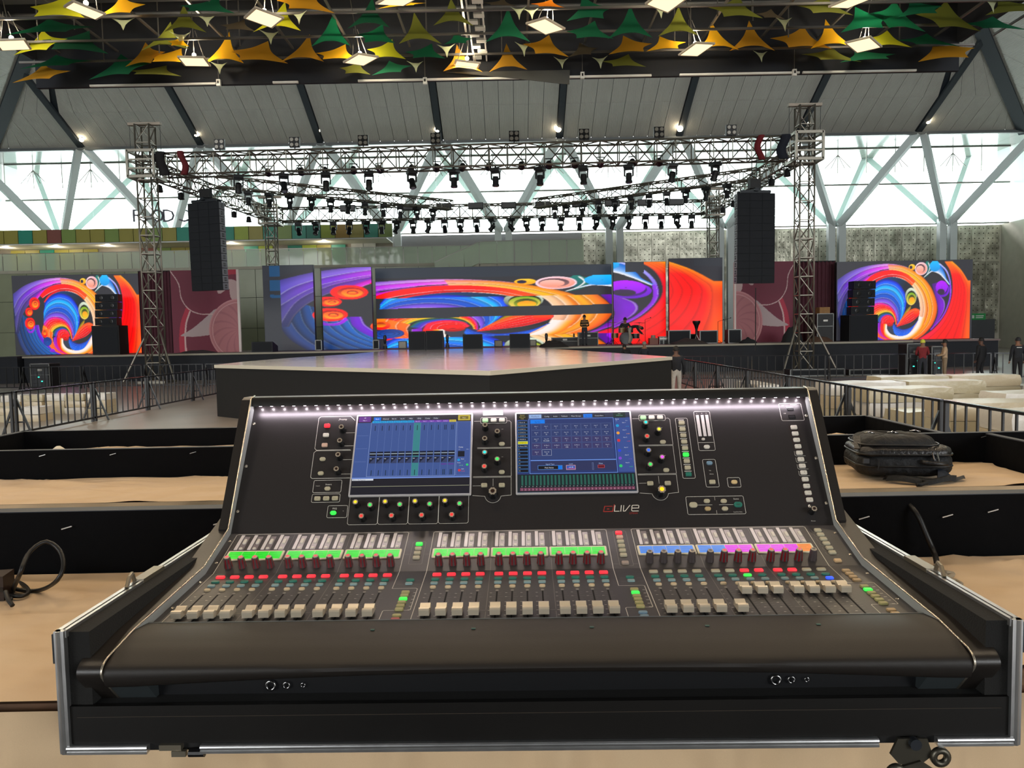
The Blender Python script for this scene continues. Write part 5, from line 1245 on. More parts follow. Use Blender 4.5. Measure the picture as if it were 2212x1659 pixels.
for (x0,y0,x1,s) in ((-.1,-.16,.16,1),):
    mb = MB(); mb.grid(lambda u,v: (-.11+.30*u+.015*math.sin(v*3), -.135-.05*math.sin(PI*u)*.9-.035*v, .004+.022*math.sin(PI*v)+.006*math.sin(u*9)), 24, 8); mb.build('shoulder_strap', NYL, bpk, True)
    mb = MB(); mb.grid(lambda u,v: (.14+.14*u-.03*v, -.11-.08*v+.05*u, .004+.05*(1-u)*math.sin(PI*v*.9)+.008*math.sin(u*8)), 14, 10); mb.build('side_flap', NYLB, bpk, True)
MB().tube([(.04,-.2,.012),(.05,-.225,.01),(.02,-.235,.004),(.0,-.24,.004)],.008,6).build('strap_end', NYL, bpk, True)

# ---- cables
CAB = mat('black_cable', srgb(16,15,15), .45)
def cable(label, pts, r, n=70, name='power_cable', m=None):
    o = MB().tube([tuple(q) for q in spline(pts, n)], r, 8).build(name, m or CAB, None, True); return tag(o, label, 'cable')
P3 = lambda px, py, Y: tuple(at(px,py,Y))
zt = TZ+.012
def T3(px, py, dz=.010): q = on_z(px,py,TZ+dz); return (q.x,q.y,q.z)
cable('thin black cable looping up from the beige cloth at far left', [T3(22,1296),T3(28,1275),P3(42,1242,1.62),P3(62,1195,1.66),P3(98,1170,1.69),P3(128,1188,1.69),P3(137,1222,1.67),P3(122,1255,1.66),T3(85,1275),T3(40,1274),T3(8,1258),T3(-30,1250)], .0048)
cable('second black cable lying in coils on the beige cloth at far left', [T3(-20,1240),T3(15,1250),T3(48,1262),T3(62,1278),T3(45,1288),T3(10,1285),T3(-25,1278)], .0048)
cable('thin black cable end on the beige cloth beside the coiled cables', [T3(12,1278,.03),T3(18,1295,.02),T3(27,1308)], .005)
pb_ = thing('plug_box','dark brown plug box at the left edge on the beige cloth','plug box',T3(-4,1290,.003),R(12)); MB().box(-.05,.024,-.03,.03,0,.055).build('body', mat('brown_box', srgb(44,30,24), .5, noise=.2, nscale=30), pb_); MB().box(-.05,.024,-.032,-.03,.02,.03).build('slot', BLACKG, pb_)
cable('thick black cable arching over the black panel at right', [P3(1815,1075,2.5),P3(1835,1100,2.2),P3(1870,1100,2.05),P3(1905,1088,1.99),P3(1945,1080,1.94),P3(1978,1106,1.885),P3(2003,1160,1.86),P3(2020,1200,1.83),T3(2026,1232,.05),T3(2030,1244,.012)], .0065)
ROPE = mat('grey_rope', srgb(150,138,118), .8)
cable('grey rope knotted round the black cable on the beige cloth', [T3(2022,1232,.06),T3(2035,1236,.05),T3(2024,1246,.04),T3(2040,1247,.02),T3(2048,1256,.012),T3(2062,1256,.008),T3(2076,1263,.006)], .0065, name='rope', m=ROPE)
cable('short grey rope tail beside the black cable at right', [T3(2022,1222,.07),T3(2032,1234,.04),T3(2046,1246,.015),T3(2058,1240,.01),T3(2040,1236,.02)], .0055, name='rope', m=ROPE)
cable('small black cable coil on the beige cloth behind the tray at right', [T3(2012,1246,.02),T3(2024,1240,.03),T3(2040,1246,.02),T3(2044,1256,.012),T3(2030,1258,.012),T3(2016,1252,.012)], .006)
# ================================================================== MIXING CONSOLE ON ITS FLIGHT-CASE TRAY
CYAW = R(-0.978); CX0, CY0 = 0.0239, 1.1
CON = thing('mixing_console','large black digital mixing console with two touchscreens and three fader banks','mixing console',(CX0,CY0,TZ),CYAW)
PA, PB, PC, PD = (.562,.4239), (.404,.1924), (.277,.1508), (.057,.1358)
PANELS = {'U': (PA,PB), 'M': (PB,PC), 'F': (PC,PD)}
def panel_mx(p, u, v, h=0.0, rot=0.0):
    """u across (mm), v down the slope (mm) -> local matrix standing on that panel"""
    (y1,z1),(y2,z2) = PANELS[p]; L = math.hypot(y2-y1,z2-z1)
    d = Vector((0,(y2-y1)/L,(z2-z1)/L)); n = Vector((0,d.z,-d.y)); n = n if n.z > 0 else -n
    o = Vector((u/1000,y1,z1)) + d*(v/1000) + n*h
    m = Matrix((Vector((1,0,0)), -d, n)).transposed().to_4x4()
    m = m @ Matrix.Rotation(rot,4,'Z'); m.translation = o
    return m
def pp(p, u, v, h=0.0): return tuple(panel_mx(p,u,v,h).translation)

CBODY = mat('console_black', srgb(33,29,26), .5, bump=.06, bscale=900, spec=.35); CSIDE = mat('console_cheek', srgb(38,34,31), .34, bump=.05, bscale=700); CCHEEK2 = mat('console_wing_grey', srgb(96,104,108), .45, bump=.2, bscale=900)
CPAN = mat('console_panel', srgb(40,37,37), .36, noise=.06, nscale=300); CPAN2 = mat('console_fader_panel', srgb(52,49,49), .38, noise=.06, nscale=300); CLINER = mat('console_liner_grey', srgb(150,154,152), .4)
SILV = mat('silver_trim', srgb(206,196,180), .25, .85); SILK = mat('white_silkscreen', srgb(206,202,192), .5); SILKD = mat('red_brown_silkscreen', srgb(74,40,38), .5); SILKG = mat('grey_silkscreen', srgb(124,120,114), .5)
CAPM = mat('fader_cap_silver', srgb(204,192,170), .32, .4); BTN = mat('button_cream', srgb(176,168,142), .45); BTNW = mat('button_white', srgb(206,200,188), .4)
BTEAL = mat('button_teal', srgb(40,112,96), .4); BPALE = mat('button_pale_blue', srgb(126,150,150), .4); BPEACH = mat('button_peach', srgb(206,170,150), .4); BPINKR = mat('button_dull_red', srgb(168,76,72), .4)
BRED = mat('button_lit_red', srgb(200,30,40), .4, emit=srgb(255,50,62), estr=1.0); BGRN = mat('button_lit_green', srgb(40,170,60), .4, emit=srgb(60,235,80), estr=.95); BBLU = mat('button_lit_blue', srgb(30,60,200), .4, emit=srgb(50,90,255), estr=1.1)
BLTG = mat('button_pale_green', srgb(160,190,150), .4, emit=srgb(130,210,130), estr=.35); BBLUE2 = mat('button_grey_blue', srgb(112,140,158), .4); BYEL = mat('button_olive', srgb(158,152,100), .4)
CLEAR = mat('meter_window', srgb(186,176,178), .25, noise=.08, nscale=500); CLEARD = mat('meter_tube', srgb(214,206,204), .2); CWIN = mat('channel_window_grey', srgb(128,118,120), .3)

SP = [(.5513,.4485),(.3967,.2036),(.2759,.1638),(.0222,.1468)] + [tuple(q) for q in spline([(-.05,.1358),(-.0585,.1336),(-.067,.1285),(-.0712,.1215),(-.0705,.1145),(-.0658,.1074)],16)] + [(-.0207,.0546)]
for s in (-1,1):
    a, b, c = s*.6, s*.635, s*.62
    low = SP[2:] + [(-.012,.0515),(.02,.062),(.06,.062),(.62,.05),(.64,.08),(.64,.25),(.60,.265),(.446,.2145)]
    MB().prism(low if s > 0 else low[::-1], min(a,b), max(a,b), 'x').build('side_cheek', CSIDE, CON, R(35))
    upr = [SP[0],SP[1],(.40,.196),(.446,.2145),(.58,.262),(.64,.26),(.64,.40),(.61,.452),(.565,.4535)]
    MB().prism(upr, min(a,c), max(a,c), 'x').build('upright_cheek', CSIDE, CON, R(35))
    tr = [(s*.6,y,z) for y,z in [(.575,.4555),(.5545,.4515)]] + [(s*.6,y,z+.0008) for y,z in SP]
    MB().tube(tr, .0017, 6).build('trim_strip', SILV, CON, True)
    ln = [SP[0],SP[1],SP[2],SP[3],(.05,.1435),PD,PC,PB,PA]
    MB().prism(ln if s > 0 else ln[::-1], s*.5995-(.0012 if s > 0 else 0), s*.5995+(0 if s > 0 else .0012), 'x').build('inner_liner', CLINER, CON)
    # foot of the cheek seen under the nose
    MB().prism([(-.062,.1035),(-.02,.0545),(.012,.062),(.012,.1)], s*.6-(.055 if s > 0 else 0), s*.6+(0 if s > 0 else .055), 'x').build('cheek_foot', mat('foot_grey', srgb(52,58,60), .45), CON)
# panels
for p, m, nm in (('U',CPAN,'screen_panel'),('M',CPAN2,'channel_panel'),('F',CPAN2,'fader_panel')):
    (y1,z1),(y2,z2) = PANELS[p]
    if p == 'U': y1, z1 = .5682, .4330
    MB().prism([(y1,z1),(y2,z2),(y2+.004,z2-.006),(y1+.004,z1-.006)], -.5985, .5985, 'x').build(nm, m, CON)
# armrest with its rounded nose
def arm_prof(x):
    t = min(1, abs(x)/.57)**2*.0155
    nose = spline([(-.006,.1428),(-.032,.1385),(-.0525,.1325),(-.0645,.1275),(-.0698,.122-.15*t),(-.0688,.1165-.6*t),(-.0625,.112-t),(-.046,.109-t),(-.02,.1075-t)], 26)
    return [(.0605,.1375),(.0575,.1425),(.0222,.1462)] + [tuple(q) for q in nose] + [(.05,.1075-t)]
am = MB(); xs_ = [-.5985+1.197*k/30 for k in range(31)]; rings = [arm_prof(x) for x in xs_]; m_ = len(rings[0])
am.add([(x,p[0],p[1]) for x, rg_ in zip(xs_, rings) for p in rg_], [(i*m_+k,i*m_+(k+1)%m_,(i+1)*m_+(k+1)%m_,(i+1)*m_+k) for i in range(30) for k in range(m_)] + [tuple(range(m_))[::-1], tuple(30*m_+k for k in range(m_))])
am.build('armrest', CBODY, CON, R(30))
MB().tube([(-.597,.0585,.1427),(.597,.0585,.1427)], .0008, 6).build('armrest_edge', mat('edge_glint', srgb(120,124,124), .3, .5), CON)
MB().prism([(-.026,.108),(.02,.108),(.02,.062),(-.022,.062)], -.545, .545, 'x').build('jack_panel', mat('jack_panel_black', srgb(12,13,16), .5), CON)
for u, r in ((-.38,.0065),(-.357,.0045),(-.333,.003),(.345,.0065),(.367,.0045),(.389,.003)):
    j = MB(); j.tube([(u+r*math.cos(t),-.0275,.0805+r*math.sin(t)) for t in [2*PI*k/16 for k in range(16)]], r*.28, 6, True); j.build('jack_socket', CHR, CON, True)
for x in (-.21,-.06,.115,.285,.448): MB().cbox((x-.028,.012,.1457),(.006,.004,.0009)).build('label_mark', mat('mark_teal', srgb(60,92,84), .6), CON)
# hood, light bar and rear shell
MB().prism([(.5513,.4485),(.5555,.453),(.61,.452),(.635,.40),(.60,.40),(.572,.434),(.557,.4345),(.5475,.4345)], -.599, .599, 'x').build('hood', mat('hood_black', srgb(34,32,30), .32), CON, R(30))
MB().prism([(.64,.40),(.64,.06),(.625,.06),(.612,.40)], -.599, .599, 'x').build('rear_shell', CBODY, CON)
LB = mat_glow('led_bead', srgb(255,236,246), 9)
lbm = MB().cbox((0,0,0),(.005,.003,.0015)).mesh('led_bead', LB)
bl_ = bpy.data.lights.new('led_bead_light','POINT'); bl_.energy = .011; bl_.color = (1,.88,.95); bl_.shadow_soft_size = .0015
for i in range(49):
    link('led_bead', lbm, CON, (-.582+i*1.164/48,.5585,.4338))
    q = bpy.data.objects.new('led_bead_light', bl_); COL.objects.link(q); q.parent = CON; q.location = (-.582+i*1.164/48,.5600,.4322); q['kind'] = 'helper'
ll = bpy.data.lights.new('console_strip_light','AREA'); ll.shape = 'RECTANGLE'; ll.size = 1.18; ll.size_y = .006; ll.energy = .85; ll.color = (1,.86,.97); ll.spread = R(150)
lo = bpy.data.objects.new('console_strip_light', ll); COL.objects.link(lo); lo.parent = CON; lo.location = (0,.5465,.4338); lo.rotation_euler = (R(22),0,0); lo['kind'] = 'helper'

# ---- shared control meshes
def rbox(w, d, h, r, n=3, top=.82, mats=None, name='m'):
    mb = MB(); prof = []
    for (sx,sy,a0) in ((1,1,0),(-1,1,90),(-1,-1,180),(1,-1,270)):
        for k in range(n+1):
            a = R(a0+90*k/n); prof.append((sx*(w/2-r)+r*math.cos(a), sy*(d/2-r)+r*math.sin(a)))
    m = len(prof); ring = [[(x*s,y*s2,z) for x,y in prof] for s,s2,z in ((1,1,0),(1,1,h*.7),(1-.5*h/w,1-.5*h/d,h))]
    vs = sum(ring,[]); fs = [(i*m+k,i*m+(k+1)%m,(i+1)*m+(k+1)%m,(i+1)*m+k) for i in range(2) for k in range(m)] + [tuple(2*m+k for k in range(m))]
    mb.add(vs, fs); return mb
GEO = {'rect': rbox(.0125,.0088,.0035,.0022), 'oval': rbox(.0125,.0085,.0032,.0042,4), 'sm': rbox(.0112,.0074,.003,.0018), 'mute': rbox(.0155,.0082,.0035,.0018), 'teal': rbox(.0145,.0082,.003,.0038,4), 'pale': rbox(.0128,.0082,.003,.0022), 'cream': rbox(.0105,.0082,.003,.0036,4), 'bank': rbox(.0138,.0090,.0032,.002), 'softm': rbox(.0132,.0092,.0035,.002), 'big': rbox(.0165,.0115,.003,.0055,5)}
BM = {}
def button(kind, m, p, u, v, name, rot=0):
    k = (kind, m.name)
    if k not in BM:
        mb = GEO[kind]; q = MB(); q.v = list(mb.v); q.f = list(mb.f); q.mi = [0]*len(mb.f); q.cols = [None]*len(mb.f)
        BM[k] = q.mesh(name, m, R(40))
    return link(name, BM[k], CON, mx=panel_mx(p,u,v,.0,rot))
SCRW = MB(); SCRW.lathe([(.0031,0),(.0031,.0008),(.0022,.0013),(.0012,.0009),(.001,.0006)], 12); SCRWm = SCRW.mesh('screw', SILV)
KN = {}
def knob_geo(r, h):
    """fluted rotary knob: skirt, eight-lobed body"""
    n = 32; prof = [(1.0,0),(1.0,.12),(.86,.2),(.78,.85),(.72,1.0)]
    mb = MB(); vs = []
    for rr, z in prof:
        for k in range(n):
            a = 2*PI*k/n; fl = 1-.1*max(0,math.cos(8*a))*(1 if z > .15 else 0)
            vs.append((r*rr*fl*math.cos(a), r*rr*fl*math.sin(a), h*z))
    fs = [(i*n+k,i*n+(k+1)%n,(i+1)*n+(k+1)%n,(i+1)*n+k) for i in range(4) for k in range(n)]
    mb.add(vs, fs); return mb.mesh('rotary_knob', BLACKG, R(50))
def cap_geo(r, h, m, m2):
    mb = MB(); n = 32; ring = []
    vs = [(r*.76*(1-.16*max(0,math.cos(8*2*PI*k/n)))*math.cos(2*PI*k/n), r*.76*(1-.16*max(0,math.cos(8*2*PI*k/n)))*math.sin(2*PI*k/n), h*z) for z in (.97,1.03) for k in range(n)]
    fs = [(k,(k+1)%n,n+(k+1)%n,n+k) for k in range(n)] + [tuple(n+k for k in range(n))]
    mb.add(vs, fs); mb.cur = 1
    mb.lathe([(r*.42,h*1.03),(r*.42,h*1.05),(r*.3,h*1.07)], 14); return mb.mesh('knob_cap', [m, m2])
KR, KH = .0072, .018
KMESH = knob_geo(KR, KH); KBIG = knob_geo(.0105, .02)
CAPC = mat('knob_cap_silver', srgb(178,164,144), .35, .3)
GL = {k: mat('knob_light_'+k, srgb(*c), .3, emit=srgb(*c), estr=e) for k,c,e in (('yellow',(255,196,30),.9),('green',(50,220,90),.9),('red',(255,50,46),1.0),('cyan',(40,210,210),.9),('blue',(40,90,255),1.0),('magenta',(220,70,240),.9),('lime',(220,220,50),.9),('amber',(255,176,20),1.2))}
GL['off'] = mat('knob_eye_dark', srgb(48,30,22), .3)
def knob(p, u, v, colr='off', big=False):
    o = link('rotary_knob', KBIG if big else KMESH, CON, mx=panel_mx(p,u,v,0))
    k = ('cap', colr, big)
    if k not in KN: KN[k] = cap_geo(.0105 if big else KR, .02 if big else KH, CAPC, GL[colr])
    link('knob_cap', KN[k], o); return o
# knob tops were read 18 mm above the panel, so the feet lie at the same panel coordinates
for v in (52.4,84.6,117.2,149.8): knob('U',-397.3,v)
for u,v,c in ((-91.6,53.4,'off'),(-91.8,85.5,'off'),(-65.6,69,'off'),(-91.6,117.6,'cyan'),(-92,149.5,'red'),(-65.4,133.4,'green'),(248,53.9,'cyan'),(274.1,70.7,'lime'),(247.6,86.5,'red'),(247.6,118.8,'blue'),(273.9,134.9,'magenta'),(248.1,151,'green')): knob('U',u,v,c)
knob('U',-74.4,205.1,'off',True); knob('U',265.4,206.8,'amber',True)
for i in range(4):
    knob('U',-350.6+60.1*i,223.4,'yellow'); knob('U',-320.5+60*i,230,'green'); knob('U',-335.8+60.1*i,253.3,'red')
knob('U',560.5,252,'off')
for u,v in ((558.9,239.8),(593.4,35.6),(593.5,135),(593.3,234.2),(-592.4,32.5),(-592.4,133),(-592.5,233)): link('screw', SCRWm, CON, mx=panel_mx('U',u,v))
for s in (-1,1):
    for p,v in (('M',28),('M',100),('F',40),('F',150)): link('screw', SCRWm, CON, mx=panel_mx(p,s*590.5,v))
# upper panel buttons
for v,m in ((40.4,BRED),(63.1,BTNW),(86.9,BPEACH)): button('rect',m,'U',-432.6,v,'preamp_button')
for v in (119.6,152): button('oval',BTN,'U',-433,v,'filter_button')
button('oval',BTN,'U',-414.9,186.4,'insert_button')
for u in (-433.1,-415,-397.1): button('rect',BTN,'U',u,208,'library_button')
button('oval',BGRN,'U',-397.1,239.4,'equaliser_button')
for u,v in ((-56.4,90.9),(-56.6,155.5),(282.2,92.6),(282.2,157)): button('oval',BTN,'U',u,v,'section_button')
for u,v in ((-92.6,184.4),(-56.6,184.8),(246.6,186),(282.2,186.2)): button('rect',BTN,'U',u,v,'view_button')
for u0 in (-92.1,246.4): 
    for k,m in enumerate((BLTG,BTNW,BTNW)): button('rect',m,'U',u0+18*k,34,'page_button')
for k in range(9): button('rect',BGRN if k == 5 else BTEAL if k == 8 else BTN,'U',326.8,48.1+14.9*k,'processing_button')
button('oval',BTNW,'U',372.5,105.6,'meter_button'); button('oval',BTNW,'U',367.5,87.5,'clip_button').scale = (.55,.6,1)
button('oval',BBLUE2,'U',373,142.7,'talk_button'); button('rect',BTN,'U',372.9,185,'talk_button'); button('oval',mat('button_amber', srgb(206,180,130),.4),'U',417.4,185.8,'setup_button')
button('big',BTN,'U',328.2,234,'scene_button'); button('big',BTEAL,'U',417.5,234.8,'go_button')
for u,v,m in ((356.2,226.2,BTN),(389.9,226.8,BTN),(355.9,242.5,mat('button_tan', srgb(178,156,112),.4)),(390,243,BTN)): button('oval',m,'U',u,v,'scene_button')
for k in range(12): button('softm',BTNW,'U',561.6,63.2+14.87*k,'soft_key')
# level meter of the master section
for i,u in enumerate((362.4,372.6,382.3)):
    mb = MB(); mb.box(-.0032,.0032,-.0252,.0252,0,.0012); link('meter_tube', mb.mesh('meter_tube', CLEARD), CON, mx=panel_mx('U',u,55))
for v in (18.6,38):
    mb = MB(); mb.cur = 0; mb.box(-.0072,.0072,-.0042,.0042,0,.0012); mb.cur = 1; mb.box(-.006,.006,-.003,.003,.0012,.0014); mb.box(-.005,.005,-.0005,.0012,.0013,.0016); link('usb_port', mb.mesh('usb_port', [CHR, BLACKG]), CON, mx=panel_mx('U',562.4,v))
mb = MB(); mb.box(-.0215,.0215,-.0055,.0055,0,.0008); link('paper_label', mb.mesh('paper_label', mat('paper_label_white', srgb(238,236,234), .6)), CON, mx=panel_mx('U',-75.5,15.9))

# ---- silkscreen outlines and lettering (flat print)
LN, LD, LG, TX = MB(), MB(), MB(), MB()
def line(mb, p, pts, w=.9, close=False, h=.00025):
    q = pts + [pts[0]] if close else pts
    for a, b in zip(q, q[1:]):
        d = Vector((b[0]-a[0],b[1]-a[1])); 
        if d.length < 1e-6: continue
        d.normalize(); n = Vector((-d.y,d.x))*w/2; e = d*w*.35
        mb.add([pp(p,a[0]-e.x+n.x,a[1]-e.y+n.y,h),pp(p,b[0]+e.x+n.x,b[1]+e.y+n.y,h),pp(p,b[0]+e.x-n.x,b[1]+e.y-n.y,h),pp(p,a[0]-e.x-n.x,a[1]-e.y-n.y,h)],[(0,1,2,3)])
def rrect(x0, y0, x1, y1, r=3, n=4):
    out = []
    for cx, cy, a0 in ((x1-r,y0+r,-90),(x1-r,y1-r,0),(x0+r,y1-r,90),(x0+r,y0+r,180)):
        for k in range(n+1): a = R(a0+90*k/n); out.append((cx+r*math.cos(a), cy+r*math.sin(a)))
    return out
line(LN,'U',[(-377,98),(-449,98),(-453,94),(-453,22),(-449,18),(-384,18),(-374,28)]); line(LN,'U',[(-376,99.5),(-449,99.5),(-453.5,104),(-453.5,160),(-450,163),(-371,163)])
for b in ((-445,167.3,-387,194.6),(-445,198,-387.3,216),(-409.6,223.6,-369.2,249.4),(355.6,20.8,389.6,113.4),(314.6,36.3,340,175.7),(359.6,134,386,195.6),(404.1,175.6,430,196.8),(315.1,215.8,430.6,254),(540,5,587.5,46.5)): line(LN,'U',rrect(*b),.8,True)
for i in range(4): line(LN,'U',[(-366.5+60.9*i,207),(-366.5+60.9*i,262),(-363.5+60.9*i,265),(-309+60.9*i,265),(-306.4+60.9*i,262),(-306.4+60.9*i,207)],.7)
for ox in (0,339.4):
    line(LN,'U',rrect(-102+ox,27,-46+ox,41),.7,True)
    line(LN,'U',[(-116+ox,35.5),(-102+ox,35.5)],.7); line(LN,'U',[(-46+ox,35.5),(-40+ox,35.5),(-36.6+ox,39),(-36.6+ox,98.5),(-108+ox,98.5)],.7); line(LN,'U',[(-116+ox,164.5),(-37+ox,164.5),(-37+ox,100.5),(-108+ox,100.5)],.7)
    arc = [(-74.6+ox+16.5*math.sin(a),206+16.5*math.cos(a)) for a in [R(-82+164*k/20) for k in range(21)]]
    line(LN,'U',[(-116+ox,206.2)] + arc + [(-37.3+ox,206.2),(-37.3+ox,166.5),(-116+ox,166.5)],.7)
    line(LN,'U',[(-74.5+ox,170),(-74.5+ox,186)],.6); line(LN,'U',[(-116+ox,185),(-100+ox,185)],.6)
for v in (58,89): line(LN,'U',[(-390,v),(-371,v)],.7)
for v in (121,154): line(LN,'U',[(-390,v),(-371,v)],.7)
line(LN,'U',[(357,94.8),(388,94.8)],.7); line(LN,'U',[(337,234),(366,234)],.7); line(LN,'U',[(380,234),(408,234)],.7); line(LN,'U',[(373,217),(373,224)],.6); line(LN,'U',[(373,246),(373,253)],.6)
for k in range(12):
    mb = LD if k < 4 or k > 7 else LN; v = 63.2+14.87*k
    line(mb,'U',[(552,v-4),(552,v+5),(554,v+6.6),(573,v+6.6)],.6)
# channel and fader panel outlines: one long outline for each bank
for bx0, bx1 in ((-584,-240.8),(-191,149.4),(198.7,539.4)):
    line(LN,'M',[(bx0,134),(bx0,6),(bx0+3,3.5),(bx1-3,3.5),(bx1,6),(bx1,134)],1.1)
    line(LN,'F',[(bx0,0),(bx0,220)],1.1)
    line(LN,'F',[(bx1,0),(bx1,79.5),(bx1+41,79.5),(bx1+44,82),(bx1+44,167),(bx1+42,169),(bx1+2,169),(bx1,171),(bx1,220)],1.1)
    for q in (0,1):
        gx = bx0 + 116.5 + q*112.3; line(LG,'M',[(gx,8),(gx,60)],.6); line(LG,'M',[(gx,92),(gx,134)],.8); line(LG,'F',[(gx,0),(gx,170)],.8); line(LG,'F',[(gx,178),(gx,220)],.8); line(LG,'F',[(gx-9,173),(gx+9,173)],.9)
for bx in (-240.8,149.4): 
    line(LG,'M',rrect(bx+13,10 if bx > 0 else 38,bx+38,126 if bx > 0 else 112),.6,True)
    for a,b in ((0,13),(38,49)): line(LG,'M',[(bx+a,120 if bx > 0 else 80),(bx+b,120 if bx > 0 else 80)],.5)
    for v in (45.5,61): line(LG,'F',[(bx+6,v),(bx+16,v)],.5); line(LG,'F',[(bx+36,v),(bx+46,v)],.5)
for k in range(6): v = 19.3+15.05*k; line(LG,'M',[(548,v-4),(548,v+4),(551,v+6.2),(570,v+6.2)],.5)
line(LD,'M',[(548,114),(548,124),(551,127),(574,127)],.5)
for k in range(4): v = 27.7+14.7*k; line(LD,'F',[(546,v-3),(546,v+4),(549,v+6),(570,v+6)],.5)
# strips
XS = [-563,-537,-511,-485,-450,-424,-398,-372,-338,-312,-286,-260, -170.5,-144.5,-118.5,-92.6,-59,-33.2,-7.5,18.3,51.9,77.6,103.3,129, 218.2,243.9,269.6,295.5,329,354.5,380.4,406,439.8,465.4,491,517]
tubem = MB(); tubem.box(-.0031,.0031,-.0247,.0247,0,.0016); tubem = tubem.mesh('meter_tube', CLEARD)
winm = rbox(.0105,.046,.0008,.0012).mesh('channel_window', CWIN); winl = rbox(.0105,.046,.0008,.0012).mesh('channel_window', CLEAR)
wbtn = rbox(.0062,.0155,.0028,.002).mesh('select_key', BTNW); wdot = rbox(.0066,.006,.0022,.0028,5).mesh('peak_key', BTNW)
ENC = {}
def enc_geo(lit):
    n = 28; prof = [(1.0,0),(.98,.1),(.9,.5),(.8,.88),(.66,1.0)]; r, h = .0078, .0215
    mb = MB(); vs = []
    for rr, z in prof:
        for k in range(n):
            a = 2*PI*k/n; fl = 1-.1*max(0,math.cos(7*a)); vs.append((r*rr*fl*math.cos(a), r*rr*fl*math.sin(a), h*z))
    fs = []; mi = []
    for i in range(4):
        for k in range(n):
            fs.append((i*n+k,i*n+(k+1)%n,(i+1)*n+(k+1)%n,(i+1)*n+k)); a = 2*PI*(k+.5)/n
            mi.append(1 if lit and i < 3 and math.cos(7*a) > .45 else 0)
    mb.add(vs, fs); mb.mi = mi
    return mb.mesh('encoder_knob', [mat('encoder_smoke', srgb(74,66,66), .14), mat('encoder_red_glow', srgb(92,24,28), .22, emit=srgb(190,36,44), estr=.06)], R(50))
ENC[True] = enc_geo(True); ENC[False] = enc_geo(False)
def enc_cap(lit):
    mb = MB(); mb.lathe([(.0053,.0212),(.0050,.0222),(.0036,.0226)], 16); mb.cur = 1; mb.lathe([(.0030,.0226),(.0028,.0229)], 12)
    return mb.mesh('knob_cap', [CAPC, mat('encoder_dot_red', srgb(220,90,100), .4, emit=srgb(255,80,90), estr=.5) if lit else mat('encoder_dot_grey', srgb(92,90,90), .4)])
ECAP = {True: enc_cap(True), False: enc_cap(False)}
fcap = MB()
prof = [(-.0135,0),(-.0135,.0085),(-.0115,.0108),(-.007,.0112),(-.0035,.0082),(.0,.0068),(.0035,.0076),(.0095,.0106),(.0125,.0106),(.0135,.0095),(.0135,0)]
fcap.prism(prof[::-1], -.0082, .0082, 'x'); fcap.cur = 1; fcap.box(-.0082,.0082,-.0004,.0004,.0068,.0072); fcap.cur = 2; fcap.box(-.002,.002,-.004,.004,-.006,0)
fcap = fcap.mesh('fader_cap', [CAPM, BLACKG, BLACKG])
slot = MB(); slot.box(-.0013,.0013,-.0525,.0525,0,.0003); slotm = slot.mesh('fader_slot', mat('slot_black', (.002,.002,.002), .9))
led = MB(); led.lathe([(.0028,0),(.0028,.0005),(.0015,.0008)], 12); ledm = led.mesh('channel_led', SILKG)
MUTED = set(range(24)) | {30,31,32,33}
FPOS = [186]*24 + [186,186,186,186,186] + [117]*7
win_dark = {0,1,2,24,25}
for i, x in enumerate(XS):
    link('meter_tube', tubem, CON, mx=panel_mx('M',x-6.5,33)); link('channel_window', winm if i in win_dark else winl, CON, mx=panel_mx('M',x+3.5,35.5))
    link('select_key', wbtn, CON, mx=panel_mx('M',x+4.2,32,.0008)); link('peak_key', wdot, CON, mx=panel_mx('M',x+3.6,55,.0008))
    lit = i < 24 or i in (29,30,31,32,33,34)
    o = link('encoder_knob', ENC[lit], CON, mx=panel_mx('M',x,112.5)); link('knob_cap', ECAP[lit], o)
    button('mute',BRED if i in MUTED else BTN,'F',x+.6,20.4,'mute_button'); button('teal',BGRN if i == 30 else BTEAL,'F',x,42.3,'mix_button')
    button('pale',BBLU if i == 35 else BPALE,'F',x,60,'listen_button'); button('cream',mat('button_sand', srgb(196,176,142),.4),'F',x,78,'select_button')
    link('channel_led', ledm, CON, mx=panel_mx('F',x,93)); link('fader_slot', slotm, CON, mx=panel_mx('F',x,150))
    link('fader_cap', fcap, CON, mx=panel_mx('F',x,FPOS[i],.004))
    link('channel_led', ledm, CON, mx=panel_mx('F',x,212))
    line(LG,'F',[(x-4,27),(x+5,27)],.7); line(LG,'M',[(x+10.5,17),(x+13,17)],.6)
    for k,(v,w) in enumerate(((104,5),(111,5),(120,9),(128,4),(135,6),(141,5),(149,6),(157,6),(165,6),(174,6),(183,6),(192,6),(200,6))):
        line(LG,'F',[(x-3-w*.8,v),(x-3,v)],.45); line(LG,'F',[(x+3,v),(x+3+w*.8,v)],.45)
        if k in (0,2,5,7,9,11): line(LN,'F',[(x-11.5,v),(x-8.5,v)],1.0)
# printed level scales beside each bank
for bx in (-577,-184.5,204.5):
    for k in range(12): line(LG,'M',[(bx-1,9+k*4.2),(bx+1,9+k*4.2)],.9)
